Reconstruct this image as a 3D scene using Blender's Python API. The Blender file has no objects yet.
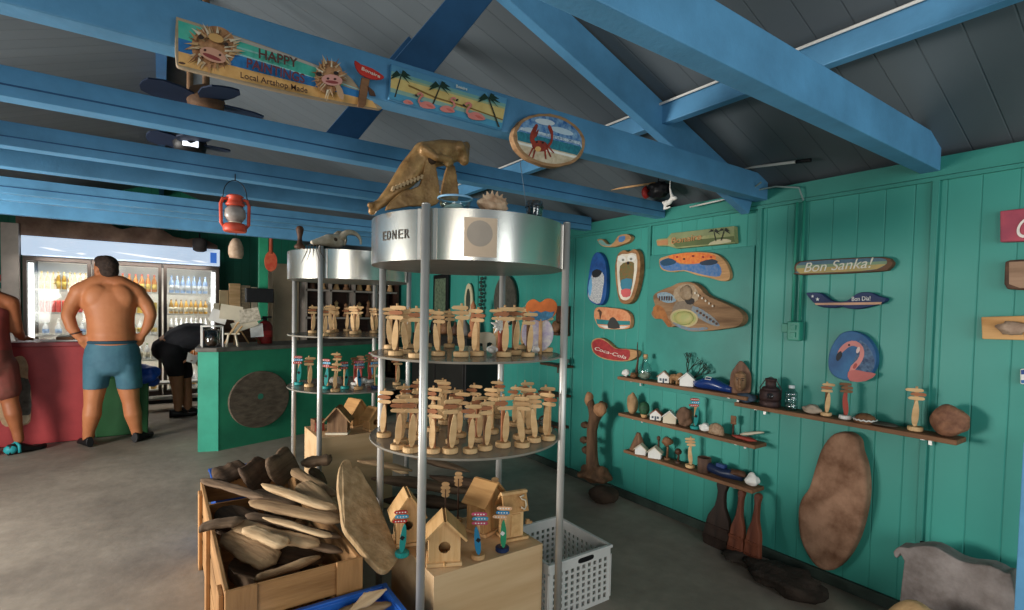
import bpy, bmesh, random
from math import *
from mathutils import Vector as V, Matrix, noise, Euler
random.seed(7)
C = bpy.context.scene.collection
S = bpy.context.scene

# ------------------------------------------------------------ camera frame
FPX, TH, PT, RO, CX, CY, EYE = 510., radians(34.5), radians(1.94), radians(1.2), 512., 328., 1.4
_F0 = V((sin(TH), cos(TH), 0)); _R0 = V((cos(TH), -sin(TH), 0)); _U0 = V((0, 0, 1))
CF = _F0*cos(PT) - _U0*sin(PT); _UC = _U0*cos(PT) + _F0*sin(PT)
CR = _R0*cos(RO) + _UC*sin(RO); CU = _UC*cos(RO) - _R0*sin(RO)
def at(u, v, ax, val):
    """where the sight line of photo pixel (u, v) meets the plane of a real surface (axis ax = val)"""
    d = CF + CR*((u-CX)/FPX) - CU*((v-CY)/FPX)
    o = V((0, 0, EYE)); t = (val-o[ax])/d[ax]
    return o + d*t
def dist(u, v, d):
    return V((0, 0, EYE)) + (CF + CR*((u-CX)/FPX) - CU*((v-CY)/FPX))*d
cam = bpy.data.cameras.new('camera'); co = bpy.data.objects.new('camera', cam); C.objects.link(co)
co.matrix_world = Matrix(((CR.x, CU.x, -CF.x, 0), (CR.y, CU.y, -CF.y, 0), (CR.z, CU.z, -CF.z, EYE), (0, 0, 0, 1)))
cam.sensor_width = 36; cam.lens = FPX/1024*36; cam.shift_y = (CY-305)/1024; cam.clip_start = .05; cam.clip_end = 100
S.camera = co

# ------------------------------------------------------------ materials
def lin(c):
    if isinstance(c, str):
        c = [int(c[i:i+2], 16)/255 for i in (0, 2, 4)]
    return tuple(x/12.92 if x <= .04045 else ((x+.055)/1.055)**2.4 for x in c) + (1,)
_m = {}
def new_mat(key):
    m = bpy.data.materials.new(key); m.use_nodes = True
    nt = m.node_tree; b = nt.nodes['Principled BSDF']
    _m[key] = m
    return m, nt, b
def paint(hexc, rough=.55, metal=0, var=.12, scale=6., bump=.0, bscale=40., emit=0, stretch=None, hex2=None, spec=.3):
    """colour with soft procedural variation; stretch = object-space noise scale for grain"""
    key = f'{hexc}_{rough}_{metal}_{var}_{scale}_{bump}_{emit}_{stretch}_{hex2}'
    if key in _m: return _m[key]
    m, nt, b = new_mat(key); N = nt.nodes.new; L = nt.links.new
    b.inputs['Roughness'].default_value = rough; b.inputs['Metallic'].default_value = metal
    b.inputs['Specular IOR Level'].default_value = spec
    c1 = lin(hexc); c2 = lin(hex2) if hex2 else tuple(x*(1-var*2.2) for x in c1[:3]) + (1,)
    tc = N('ShaderNodeTexCoord'); mp = N('ShaderNodeMapping'); nz = N('ShaderNodeTexNoise'); rp = N('ShaderNodeValToRGB')
    st = stretch or (1, 1, 1)
    mp.inputs['Scale'].default_value = [scale*s for s in st]
    nz.inputs['Scale'].default_value = 1; nz.inputs['Detail'].default_value = 5; nz.inputs['Roughness'].default_value = .6
    L(tc.outputs['Object'], mp.inputs[0]); L(mp.outputs[0], nz.inputs[0]); L(nz.outputs['Fac'], rp.inputs[0])
    rp.color_ramp.elements[0].position = .3; rp.color_ramp.elements[0].color = c2
    rp.color_ramp.elements[1].position = .65; rp.color_ramp.elements[1].color = c1
    L(rp.outputs[0], b.inputs['Base Color'])
    if bump:
        bn = N('ShaderNodeBump'); bn.inputs['Strength'].default_value = bump; bn.inputs['Distance'].default_value = .02
        if stretch:
            L(nz.outputs['Fac'], bn.inputs['Height'])
        else:
            n2 = N('ShaderNodeTexNoise'); n2.inputs['Scale'].default_value = bscale; n2.inputs['Detail'].default_value = 6
            L(tc.outputs['Object'], n2.inputs[0]); L(n2.outputs['Fac'], bn.inputs['Height'])
        L(bn.outputs[0], b.inputs['Normal'])
    if emit:
        b.inputs['Emission Color'].default_value = c1; b.inputs['Emission Strength'].default_value = emit
    return m
def wood(h1, h2, scale=4., rough=.7, bump=.25, ax=0):
    st = [7, 7, 7]; st[ax] = .7
    return paint(h1, rough, hex2=h2, scale=scale, stretch=tuple(st), bump=bump)
def glass(key='clear_glass', tint='e8f4f4', a=.75):
    if key in _m: return _m[key]
    m, nt, b = new_mat(key); N = nt.nodes.new; L = nt.links.new
    t = N('ShaderNodeBsdfTransparent'); t.inputs[0].default_value = lin(tint)
    g = N('ShaderNodeBsdfGlossy'); g.inputs['Roughness'].default_value = .05; g.inputs[0].default_value = (.9, .95, .95, 1)
    lw = N('ShaderNodeLayerWeight'); lw.inputs[0].default_value = .35
    mul = N('ShaderNodeMath'); mul.operation = 'MULTIPLY_ADD'; mul.inputs[1].default_value = 1-a; mul.inputs[2].default_value = .06
    mx = N('ShaderNodeMixShader'); L(lw.outputs['Facing'], mul.inputs[0]); L(mul.outputs[0], mx.inputs[0])
    L(t.outputs[0], mx.inputs[1]); L(g.outputs[0], mx.inputs[2]); L(mx.outputs[0], nt.nodes['Material Output'].inputs[0])
    return m
def boards(key, hexc, pitch, axis, groove=.35, rough=.5, mott=.16, spec=.3, off=0., bumps=.5, gw=.06):
    """painted boards: a dark groove every pitch metres along an object axis, plus brushed paint mottling"""
    m, nt, b = new_mat(key); N = nt.nodes.new; L = nt.links.new
    tc = N('ShaderNodeTexCoord'); sp = N('ShaderNodeSeparateXYZ'); L(tc.outputs['Object'], sp.inputs[0])
    a = N('ShaderNodeMath'); a.operation = 'MULTIPLY_ADD'; a.inputs[1].default_value = 1/pitch; a.inputs[2].default_value = off; L(sp.outputs[axis], a.inputs[0])
    fr = N('ShaderNodeMath'); fr.operation = 'FRACT'; L(a.outputs[0], fr.inputs[0])
    pp = N('ShaderNodeMath'); pp.operation = 'PINGPONG'; pp.inputs[1].default_value = .5; L(fr.outputs[0], pp.inputs[0])
    mr = N('ShaderNodeMapRange'); mr.inputs['From Min'].default_value = 0.; mr.inputs['From Max'].default_value = gw; L(pp.outputs[0], mr.inputs['Value'])
    fl = N('ShaderNodeMath'); fl.operation = 'FLOOR'; L(a.outputs[0], fl.inputs[0])
    wn = N('ShaderNodeTexWhiteNoise'); wn.noise_dimensions = '1D'; L(fl.outputs[0], wn.inputs['W'])
    nz = N('ShaderNodeTexNoise'); nz.inputs['Scale'].default_value = 2.2; nz.inputs['Detail'].default_value = 6; L(tc.outputs['Object'], nz.inputs[0])
    v1 = N('ShaderNodeMath'); v1.operation = 'MULTIPLY_ADD'; v1.inputs[1].default_value = mott*2; v1.inputs[2].default_value = 1-mott; L(nz.outputs['Fac'], v1.inputs[0])
    v2 = N('ShaderNodeMath'); v2.operation = 'MULTIPLY_ADD'; v2.inputs[1].default_value = .1; v2.inputs[2].default_value = .95; L(wn.outputs['Value'], v2.inputs[0])
    v3 = N('ShaderNodeMath'); v3.operation = 'MULTIPLY'; L(v1.outputs[0], v3.inputs[0]); L(v2.outputs[0], v3.inputs[1])
    g = N('ShaderNodeMath'); g.operation = 'MULTIPLY_ADD'; g.inputs[1].default_value = groove; g.inputs[2].default_value = 1-groove; L(mr.outputs[0], g.inputs[0])
    v4 = N('ShaderNodeMath'); v4.operation = 'MULTIPLY'; L(v3.outputs[0], v4.inputs[0]); L(g.outputs[0], v4.inputs[1])
    mx = N('ShaderNodeMix'); mx.data_type = 'RGBA'; mx.blend_type = 'MULTIPLY'; mx.inputs['Factor'].default_value = 1
    mx.inputs[6].default_value = lin(hexc); L(v4.outputs[0], mx.inputs[7]); L(mx.outputs[2], b.inputs['Base Color'])
    bn = N('ShaderNodeBump'); bn.inputs['Strength'].default_value = bumps; bn.inputs['Distance'].default_value = .004
    L(mr.outputs[0], bn.inputs['Height']); L(bn.outputs[0], b.inputs['Normal'])
    b.inputs['Roughness'].default_value = rough; b.inputs['Specular IOR Level'].default_value = spec
    return m

# ------------------------------------------------------------ mesh builder
class MB:
    def __init__(s): s.v, s.f, s.m, s.s = [], [], [], []
    def add(s, vs, fs, mat=0, smooth=False, M=None):
        b = len(s.v)
        s.v += [(M @ V(p)) if M is not None else V(p) for p in vs]
        for f in fs: s.f.append([b+i for i in f]); s.m.append(mat); s.s.append(smooth)
        return s
    def box(s, c, d, mat=0, rot=(0, 0, 0), M=None, taper=1.):
        R = Euler(rot).to_matrix().to_4x4(); R.translation = V(c)
        if M is not None: R = M @ R
        x, y, z = d[0]/2, d[1]/2, d[2]/2; t = taper
        vs = [(-x, -y, -z), (x, -y, -z), (x, y, -z), (-x, y, -z), (-x*t, -y*t, z), (x*t, -y*t, z), (x*t, y*t, z), (-x*t, y*t, z)]
        return s.add(vs, [(0, 3, 2, 1), (4, 5, 6, 7), (0, 1, 5, 4), (1, 2, 6, 5), (2, 3, 7, 6), (3, 0, 4, 7)], mat, False, R)
    def bar(s, p0, p1, w, h, mat=0, up=(0, 0, 1), M=None):
        p0, p1 = V(p0), V(p1); z = (p1-p0); L = z.length; z.normalize(); u = V(up)
        if abs(z.dot(u)) > .98: u = V((1, 0, 0))
        x = u.cross(z).normalized(); y = z.cross(x)
        R = Matrix(((x.x, y.x, z.x, 0), (x.y, y.y, z.y, 0), (x.z, y.z, z.z, 0), (0, 0, 0, 1))); R.translation = (p0+p1)/2
        return s.box((0, 0, 0), (w, h, L), mat, M=(M @ R) if M is not None else R)
    def tube(s, path, r, n=10, mat=0, M=None, smooth=True, closed=False):
        P = [V(p) for p in path]; k = len(P); rs = r if isinstance(r, (list, tuple)) else [r]*k
        vs, fs = [], []; up = None
        for i in range(k):
            if closed: t = P[(i+1) % k]-P[i-1]
            else: t = P[min(i+1, k-1)]-P[max(i-1, 0)]
            t.normalize()
            if up is None: up = V((0, 0, 1)) if abs(t.z) < .9 else V((1, 0, 0))
            x = up.cross(t)
            if x.length < 1e-4: x = V((0, 1, 0)).cross(t)
            x.normalize(); y = t.cross(x); up = y
            for j in range(n):
                a = 2*pi*j/n; vs.append(P[i]+(x*cos(a)+y*sin(a))*rs[i])
        for i in range(k if closed else k-1):
            for j in range(n):
                a, b2 = i*n, ((i+1) % k)*n
                fs.append((a+j, a+(j+1) % n, b2+(j+1) % n, b2+j))
        s.add(vs, fs, mat, smooth, M)
        if not closed:
            o = len(s.v)-len(vs)
            s.f.append([o+j for j in reversed(range(n))]); s.f.append([o+(k-1)*n+j for j in range(n)]); s.m += [mat]*2; s.s += [False]*2
        return s
    def cyl(s, p0, p1, r0, r1=None, n=16, mat=0, M=None): return s.tube([p0, p1], [r0, r0 if r1 is None else r1], n, mat, M)
    def lathe(s, prof, n=20, c=(0, 0, 0), mat=0, M=None, smooth=True, sy=1., a0=0, a1=2*pi):
        full = abs(a1-a0-2*pi) < 1e-6; k = n if full else n+1
        vs, fs = [], []
        for r, z in prof:
            for j in range(k):
                a = a0+(a1-a0)*j/n; vs.append((c[0]+r*cos(a), c[1]+r*sin(a)*sy, c[2]+z))
        for i in range(len(prof)-1):
            for j in range(n):
                fs.append((i*k+j, i*k+(j+1) % k, (i+1)*k+(j+1) % k, (i+1)*k+j))
        s.add(vs, fs, mat, smooth, M); o = len(s.v)-len(vs)
        if full:
            if prof[0][0] > 1e-5: s.f.append([o+j for j in reversed(range(k))]); s.m.append(mat); s.s.append(False)
            if prof[-1][0] > 1e-5: s.f.append([o+(len(prof)-1)*k+j for j in range(k)]); s.m.append(mat); s.s.append(False)
        return s
    def slab(s, front, n, t, mat=0, smooth=False):
        """front outline (3D points in a plane) thickened by t against its outward normal n"""
        P = [V(p) for p in front]; n = V(n).normalized(); k = len(P)
        ar = V((0, 0, 0))
        for i in range(k): ar += P[i].cross(P[(i+1) % k])
        if ar.dot(n) < 0: P.reverse()
        vs = P + [p-n*t for p in P]
        fs = [tuple(range(k)), tuple(range(2*k-1, k-1, -1))]+[(i, k+i, k+(i+1) % k, (i+1) % k) for i in range(k)]
        return s.add(vs, fs, mat, smooth)
    def blob(s, c, r, seed=0, nz=.15, fr=1.5, sub=3, mat=0, M=None, rot=(0, 0, 0), flat=None, smooth=True):
        bm = bmesh.new(); bmesh.ops.create_icosphere(bm, subdivisions=sub, radius=1)
        R = Euler(rot).to_matrix(); r = r if isinstance(r, (list, tuple)) else (r, r, r)
        vs = []
        for v in bm.verts:
            p = v.co.copy(); d = 1+nz*noise.noise(p*fr+V((seed*7.3, seed*3.1, seed*1.7)))*1.6
            p = V((p.x*r[0]*d, p.y*r[1]*d, p.z*r[2]*d))
            if flat is not None: p.z = max(p.z, flat)
            vs.append(R @ p + V(c))
        fs = [tuple(v.index for v in f.verts) for f in bm.faces]; bm.free()
        return s.add(vs, fs, mat, smooth, M)
    def loft(s, rings, mat=0, smooth=True, M=None):
        k = len(rings[0]); vs = [p for r in rings for p in r]; fs = []
        for i in range(len(rings)-1):
            for j in range(k): fs.append((i*k+j, i*k+(j+1) % k, (i+1)*k+(j+1) % k, (i+1)*k+j))
        s.add(vs, fs, mat, smooth, M); o = len(s.v)-len(vs)
        s.f.append([o+j for j in reversed(range(k))]); s.f.append([o+(len(rings)-1)*k+j for j in range(k)]); s.m += [mat]*2; s.s += [False]*2
        return s

def build(name, mb, mats, parent=None, loc=None, rot=None, world=None, bevel=0, mods=None, bseg=2):
    """ONE mesh object. world = origin: the vertices are world positions and the object stands at that origin"""
    if not isinstance(mats, (list, tuple)): mats = [mats]
    vs = mb.v if world is None else [p-V(world) for p in mb.v]
    me = bpy.data.meshes.new(name); me.from_pydata([tuple(p) for p in vs], [], [tuple(f) for f in mb.f])
    for m in mats: me.materials.append(m)
    me.polygons.foreach_set('material_index', mb.m); me.polygons.foreach_set('use_smooth', mb.s)
    bm = bmesh.new(); bm.from_mesh(me); bmesh.ops.recalc_face_normals(bm, faces=bm.faces); bm.to_mesh(me); bm.free()
    me.update()
    o = bpy.data.objects.new(name, me); C.objects.link(o)
    if parent is not None: o.parent = parent
    if world is not None:
        if parent is None: o.location = V(world)
        else: o.location = V(world)-parent.location
    if loc is not None: o.location = loc
    if rot is not None: o.rotation_euler = rot
    if bevel:
        b = o.modifiers.new('edge', 'BEVEL'); b.width = bevel; b.segments = bseg; b.limit_method = 'ANGLE'; b.angle_limit = radians(40)
        b.harden_normals = False
    for t, kw in (mods or []):
        md = o.modifiers.new(t.lower(), t)
        for a, x in kw.items(): setattr(md, a, x)
    return o
def tag(o, label=None, cat=None, group=None, kind=None):
    if label: o['label'] = label
    if cat: o['category'] = cat
    if group: o['group'] = group
    if kind: o['kind'] = kind
    return o
def thing(name, label, cat, loc=(0, 0, 0), rotz=0, group=None):
    o = bpy.data.objects.new(name, None); C.objects.link(o); o.location = loc; o.rotation_euler = (0, 0, rotz); o.empty_display_size = .05
    return tag(o, label, cat, group)
def struct(name, mb, mats, label=None, **kw):
    return tag(build(name, mb, mats, **kw), label, kind='structure')
def dup(root, loc, rotz=0, label=None, group=None, scale=None):
    r = root.copy(); C.objects.link(r); r.location = loc; r.rotation_euler = (0, 0, rotz)
    if scale: r.scale = (scale,)*3
    if label: r['label'] = label
    if group: r['group'] = group
    for ch in list(root.children):
        c = ch.copy(); C.objects.link(c); c.parent = r
        for g in list(ch.children):
            d = g.copy(); C.objects.link(d); d.parent = c
    return r
def text(parent, s, p0, p1, hgt, n, mat, name='lettering', ext=.001, shear=0., world=None, bold=0., lift=0.):
    """lettering from baseline point p0 to p1 on a surface with outward normal n, hgt = capital height"""
    cu = bpy.data.curves.new(name, 'FONT'); cu.body = s; cu.size = 1; cu.extrude = 0; cu.shear = shear; cu.offset = bold
    o = bpy.data.objects.new(name, cu); C.objects.link(o); cu.materials.append(mat)
    bpy.context.view_layer.update()
    w = max(o.dimensions.x, .01); p0, p1 = V(p0), V(p1)
    x = (p1-p0); L = x.length; x.normalize(); z = V(n).normalized(); y = z.cross(x).normalized(); z = x.cross(y)
    cu.extrude = ext/(hgt/.73); bpy.context.view_layer.update()
    sx, sy = L/w, hgt/.73
    me = bpy.data.meshes.new_from_object(o.evaluated_get(bpy.context.evaluated_depsgraph_get())); bpy.data.objects.remove(o); me.name = name
    o = bpy.data.objects.new(name, me); C.objects.link(o)
    if not me.materials: me.materials.append(mat)
    p = p0+z*lift - (parent.location if parent is not None else V((0, 0, 0)))
    mt = Matrix(((x.x*sx, y.x*sy, z.x*sy, p.x), (x.y*sx, y.y*sy, z.y*sy, p.y), (x.z*sx, y.z*sy, z.z*sy, p.z), (0, 0, 0, 1)))
    if parent is not None: o.parent = parent
    o.matrix_local = mt
    return o
def ell(cx, cy, rx, ry, rot=0, n=28, a0=0, a1=360, sq=1.):
    out = []
    for i in range(n):
        a = radians(a0+(a1-a0)*i/n); c, s_ = cos(a), sin(a)
        if sq != 1: c, s_ = copysign(abs(c)**sq, c), copysign(abs(s_)**sq, s_)
        x, y = rx*c, ry*s_
        r = radians(rot); out.append((cx+x*cos(r)-y*sin(r), cy+x*sin(r)+y*cos(r)))
    return out
def smoothpoly(pts, k=3):
    """closed Catmull-Rom through the outline points"""
    out = []; n = len(pts)
    for i in range(n):
        p0, p1, p2, p3 = [V(pts[(i+j-1) % n]) for j in range(4)]
        for j in range(k):
            t = j/k
            out.append(tuple(.5*((2*p1)+(p2-p0)*t+(2*p0-5*p1+4*p2-p3)*t*t+(3*p1-p0-3*p2+p3)*t**3)))
    return out
def rings_driftwood(L, W, T, seed=0, a=.25, b=.25, bend=.05, n=16, k=14, rough=.10, pw=.5):
    """a weathered, water-worn plank along local x"""
    rg = []
    for i in range(n+1):
        t = i/n; x = (t-.5)*L
        e = min(1, (t/a))**pw if t < a else (min(1, (1-t)/b)**pw if t > 1-b else 1)
        e = max(e, .16)
        w = W/2*e*(1+.22*noise.noise(V((t*3, seed*5.1, 0)))); th = T/2*max(e, .35)*(1+.25*noise.noise(V((t*4, seed*3.3, 5))))
        cy = bend*L*noise.noise(V((t*1.6, seed*2.7, 9))); cz = bend*.6*L*noise.noise(V((t*1.5, seed*1.9, 3)))
        ring = []
        for j in range(k):
            q = 2*pi*j/k; c, s_ = cos(q), sin(q)
            c, s_ = copysign(abs(c)**.7, c), copysign(abs(s_)**.8, s_)
            d = 1+rough*noise.noise(V((t*9, c*2+seed, s_*2)))*2
            ring.append((x+ .02*L*noise.noise(V((c*2, s_*2, seed+i*.1))), cy+w*c*d, cz+th*s_*d))
        rg.append(ring)
    return rg
def aim(p, q, up=(0, 0, 1), roll=0):
    """matrix: local x from p to q, centred between them"""
    p, q = V(p), V(q); x = (q-p).normalized(); y = V(up).cross(x).normalized(); z = x.cross(y)
    m = Matrix(((x.x, y.x, z.x, 0), (x.y, y.y, z.y, 0), (x.z, y.z, z.z, 0), (0, 0, 0, 1))) @ Matrix.Rotation(roll, 4, 'X')
    m.translation = (p+q)/2
    return m
ORD = 'first second third fourth fifth sixth seventh eighth ninth tenth eleventh twelfth thirteenth fourteenth fifteenth sixteenth seventeenth eighteenth nineteenth twentieth'.split()
RM = lambda vox: [('REMESH', dict(mode='VOXEL', voxel_size=vox, use_smooth_shade=True)), ('SMOOTH', dict(factor=.5, iterations=4))]
# ------------------------------------------------------------ palette
BLUE = paint('5f9cc6', .5, var=.14, scale=3.5, bump=.06, bscale=60)
BLUE_D = paint('2f5c86', .55, var=.16, scale=4)  # darker copy of BLUE; on the braces it paints in their shade
PINE = wood('e3bf8f', 'c99f6c', 5, .65, .15)
PINE2 = wood('d3a878', 'b58a5c', 5, .7, .2)
REDWOOD = wood('b87a52', '93593a', 6, .65, .15)
DARKW = wood('5b3d2a', '35231a', 4, .6, .25)
MIDW = wood('8a6243', '5f4029', 4, .65, .3)
ALU = paint('cfccc6', .38, .55, var=.06, scale=8, spec=.5)
STEEL = paint('cfccc2', .24, .9, var=.05, scale=3, stretch=(1, 1, .2), spec=.5)
BLACK = paint('141416', .5, var=.1)
WHITE = paint('e9e6df', .6, var=.06)
CREAM = paint('d9cdb4', .7, var=.08)
RED = paint('b8322c', .5, var=.1)
TEAL = paint('1f8f8a', .5, var=.1)
NAVY = paint('1c2f55', .45, var=.1)
GREENP = paint('1f8a6c', .5, var=.1, scale=3)
ORANGE = paint('d8702c', .55, var=.15, scale=20)
STONE = paint('a08a76', .85, var=.2, scale=9, bump=.5, bscale=18)
GREYST = paint('8d8680', .85, var=.2, scale=7, bump=.5, bscale=14)
SKIN = paint('c98a63', .5, var=.07, scale=4)

# ------------------------------------------------------------ setting
XW = 2.9
mb = MB().box((0, 3.6, -.05), (8.0, 13.2, .1))
m, nt, b = new_mat('concrete_floor'); N = nt.nodes.new; L = nt.links.new
tc = N('ShaderNodeTexCoord'); n1 = N('ShaderNodeTexNoise'); n1.inputs['Scale'].default_value = 1.3; n1.inputs['Detail'].default_value = 8; n1.inputs['Roughness'].default_value = .65
n2 = N('ShaderNodeTexNoise'); n2.inputs['Scale'].default_value = 14; n2.inputs['Detail'].default_value = 5
rp = N('ShaderNodeValToRGB'); rp.color_ramp.elements[0].position = .32; rp.color_ramp.elements[0].color = lin('7f7468'); rp.color_ramp.elements[1].position = .68; rp.color_ramp.elements[1].color = lin('a99c8c')
mx = N('ShaderNodeMix'); mx.data_type = 'RGBA'; mx.blend_type = 'MULTIPLY'; mx.inputs['Factor'].default_value = .35
L(tc.outputs['Object'], n1.inputs[0]); L(tc.outputs['Object'], n2.inputs[0]); L(n1.outputs['Fac'], rp.inputs[0]); L(rp.outputs[0], mx.inputs[6]); L(n2.outputs['Fac'], mx.inputs[7]); L(mx.outputs[2], b.inputs['Base Color'])
bn = N('ShaderNodeBump'); bn.inputs['Strength'].default_value = .25; bn.inputs['Distance'].default_value = .01; L(n2.outputs['Fac'], bn.inputs['Height']); L(bn.outputs[0], b.inputs['Normal'])
b.inputs['Roughness'].default_value = .6
struct('floor', mb, m)
WALLM = boards('green_wall_boards', '3a9184', .118, 1, groove=.16, rough=.42, mott=.16, off=.2, gw=.035)
WALLB = boards('dark_green_boards', '1f7a60', .12, 0, groove=.3, rough=.5)
TRIMG = paint('378b7e', .45, var=.1, scale=3)
struct('wall_right', MB().box((XW+.04, 3.9, 1.065), (.08, 11.2, 2.13)), WALLM)
struct('wall_back', MB().box((0, 9.46, 1.6), (5.96, .08, 3.2)), WALLB)
lw = MB()
lw.box((-2.94, .1, 1.065), (.08, 2.6, 2.13)).box((-2.94, 7.4, 1.065), (.08, 4.2, 2.13)).box((-2.94, 3.35, 2.05), (.08, 3.9, .16))
struct('wall_left', lw, WALLM)
# roof underside, two slopes of grey boards
SL = .36; ZE = 2.135; XR = 0.
CEIL = boards('grey_ceiling_boards', '5f676c', .13, 1, groove=.3, rough=.7, mott=.12, off=.37, gw=.03)
cm = MB()
for sgn in (1, -1):
    z1 = ZE+SL*2.98; t = .04
    vs = [(sgn*2.98, -1.7, ZE), (0, -1.7, z1), (0, 9.5, z1), (sgn*2.98, 9.5, ZE)]
    cm.add(vs+[(x, y, z+t) for x, y, z in vs], [(0, 1, 2, 3), (4, 7, 6, 5), (0, 4, 5, 1), (1, 5, 6, 2), (2, 6, 7, 3), (3, 7, 4, 0)])
struct('ceiling', cm, CEIL)
zc = lambda x: ZE+SL*(2.98-abs(x))
# trim: top band, battens, inset panel edge
struct('trim_1', MB().box((XW-.008, 3.9, 2.035), (.018, 11.2, .018)), TRIMG)
struct('trim_2', MB().box((XW-.006, 3.9, 2.09), (.012, 11.2, .085)), TRIMG)
k = 3
for y, z0, z1 in ((.84, .0, 2.03), (1.665, .0, 2.03), (2.485, 1.72, 2.03), (3.30, .0, 2.03), (4.9, 0, 2.03)):
    struct(f'trim_{k}', MB().box((XW-.008, y, (z0+z1)/2), (.016, .028, z1-z0)), TRIMG, bevel=.003); k += 1
pa = [at(u, v, 0, XW-.006) for u, v in ((646, 252), (753, 248.5))]
struct(f'trim_{k}', MB().box((XW-.006, 2.09, 1.34), (.012, .80, .95)), paint('388c80', .4, var=.12, scale=3), bevel=.003)
struct('baseboard_right', MB().box((XW-.012, 3.9, .03), (.022, 11.0, .06)), paint('3d4a42', .7, var=.2, scale=9, bump=.2), bevel=.004)

# ------------------------------------------------------------ roof timbers
YB = [.865, 1.66, 2.39, 3.13, 3.62, 4.48, 4.79, 5.55]
ORDB = ['nearest the camera end', 'carrying the painted signs', 'behind the painted signs', 'with the first ceiling fan above', 'under the second ceiling fan', 'above the red lantern', 'just past the red lantern', 'last before the drinks cooler']
for i, y in enumerate(YB):
    hgt = [.15, .14, .10, .105, .09, .10, .09, .10][i]
    bmx = MB().box((0, y, 2.07+hgt/2), (5.78, .075, hgt))
    if i in (2, 3, 5): bmx.box((0, y-.039, 2.07+hgt*.38), (5.78, .004, .006), 1)
    struct('tie_beam', bmx, [BLUE, BLUE_D], 'blue painted timber tie beam ' + ORDB[i], bevel=.004)
    if i in (0, 3, 4, 5, 6, 7): continue
    for sgn, side in ((1, 'green sign wall'), (-1, 'open side')):
        x0, x1 = sgn*2.88, 0
        off = .082*sqrt(1+SL*SL)+.008
        if i == 1: struct('rafter_beam', MB().bar((x0, y+.075, zc(x0)-off+.0), (x1, y+.075, zc(x1)-off), .16, .05, up=(0, 1, 0)), BLUE, 'sloping blue rafter on the ' + side + ', ' + ORDB[i], bevel=.004)
        if i == 1 or sgn == 1:
            struct('brace_beam', MB().bar((sgn*.66, y+.03, 2.15), (sgn*1.05, y+.03, zc(1.05)-.13), .12, .045, up=(0, 1, 0)), BLUE_D, 'blue diagonal brace toward the ' + side + ', ' + ORDB[i], bevel=.004)  # shade of the down-turned brace is put into its darker blue
for sgn in (1, -1):
    struct('purlin_beam', MB().box((sgn*2.08, 3.9, zc(2.08)-.062), (.05, 11.0, .1)), BLUE, 'blue purlin along the roof slope', bevel=.004)
struct('ridge_beam', MB().box((0, 3.9, zc(0)-.11), (.06, 11.0, .2)), BLUE_D, 'dark blue ridge beam along the roof peak')
pm_ = tag(build('conduit_pipe', MB().cyl((2.035, -1.2, zc(2.08)-.022), (2.035, 5.2, zc(2.08)-.022), .006, n=8), WHITE), 'thin white conduit running along the blue roof purlin', 'conduit')

# ------------------------------------------------------------ world and lamps
w = bpy.data.worlds.new('sky'); S.world = w; w.use_nodes = True
bg = w.node_tree.nodes['Background']; bg.inputs[0].default_value = (.80, .90, 1.0, 1); bg.inputs[1].default_value = .36
def area(name, loc, target, sx, sy, power, col=(1, 1, 1)):
    l = bpy.data.lights.new(name, 'AREA'); l.shape = 'RECTANGLE'; l.size = sx; l.size_y = sy; l.energy = power; l.color = col
    o = bpy.data.objects.new(name, l); C.objects.link(o); o.location = loc
    o.rotation_euler = (V(target)-V(loc)).to_track_quat('-Z', 'Y').to_euler()
    return o
area('doorway_daylight', (-3.2, 3.6, 1.0), (2.9, 2.4, 1.0), 1.7, 1.1, 270, (1, .96, .9))
area('porch_daylight', (-2.3, -2.3, 1.6), (-.2, 3, 1.2), 2.2, 1.6, 80, (1, .95, .88))
area('near_wall_fill', (1.7, -1.8, 1.4), (2.9, .9, 1.0), 1.0, 1.4, 26, (.9, .97, 1))  # added fill lamp that brightens the near end of the green wall
area('cooler_lamp', (-.36, 8.45, 1.95), (-.36, 8.7, .8), 1.8, .1, 14, (1, .97, .92))
S.view_settings.view_transform = 'Standard'; S.view_settings.look = 'None'; S.view_settings.exposure = 0.0
S.cycles.max_bounces = 7; S.cycles.transparent_max_bounces = 12; S.cycles.caustics_reflective = False; S.cycles.caustics_refractive = False
S.cycles.sample_clamp_indirect = 4
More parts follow.
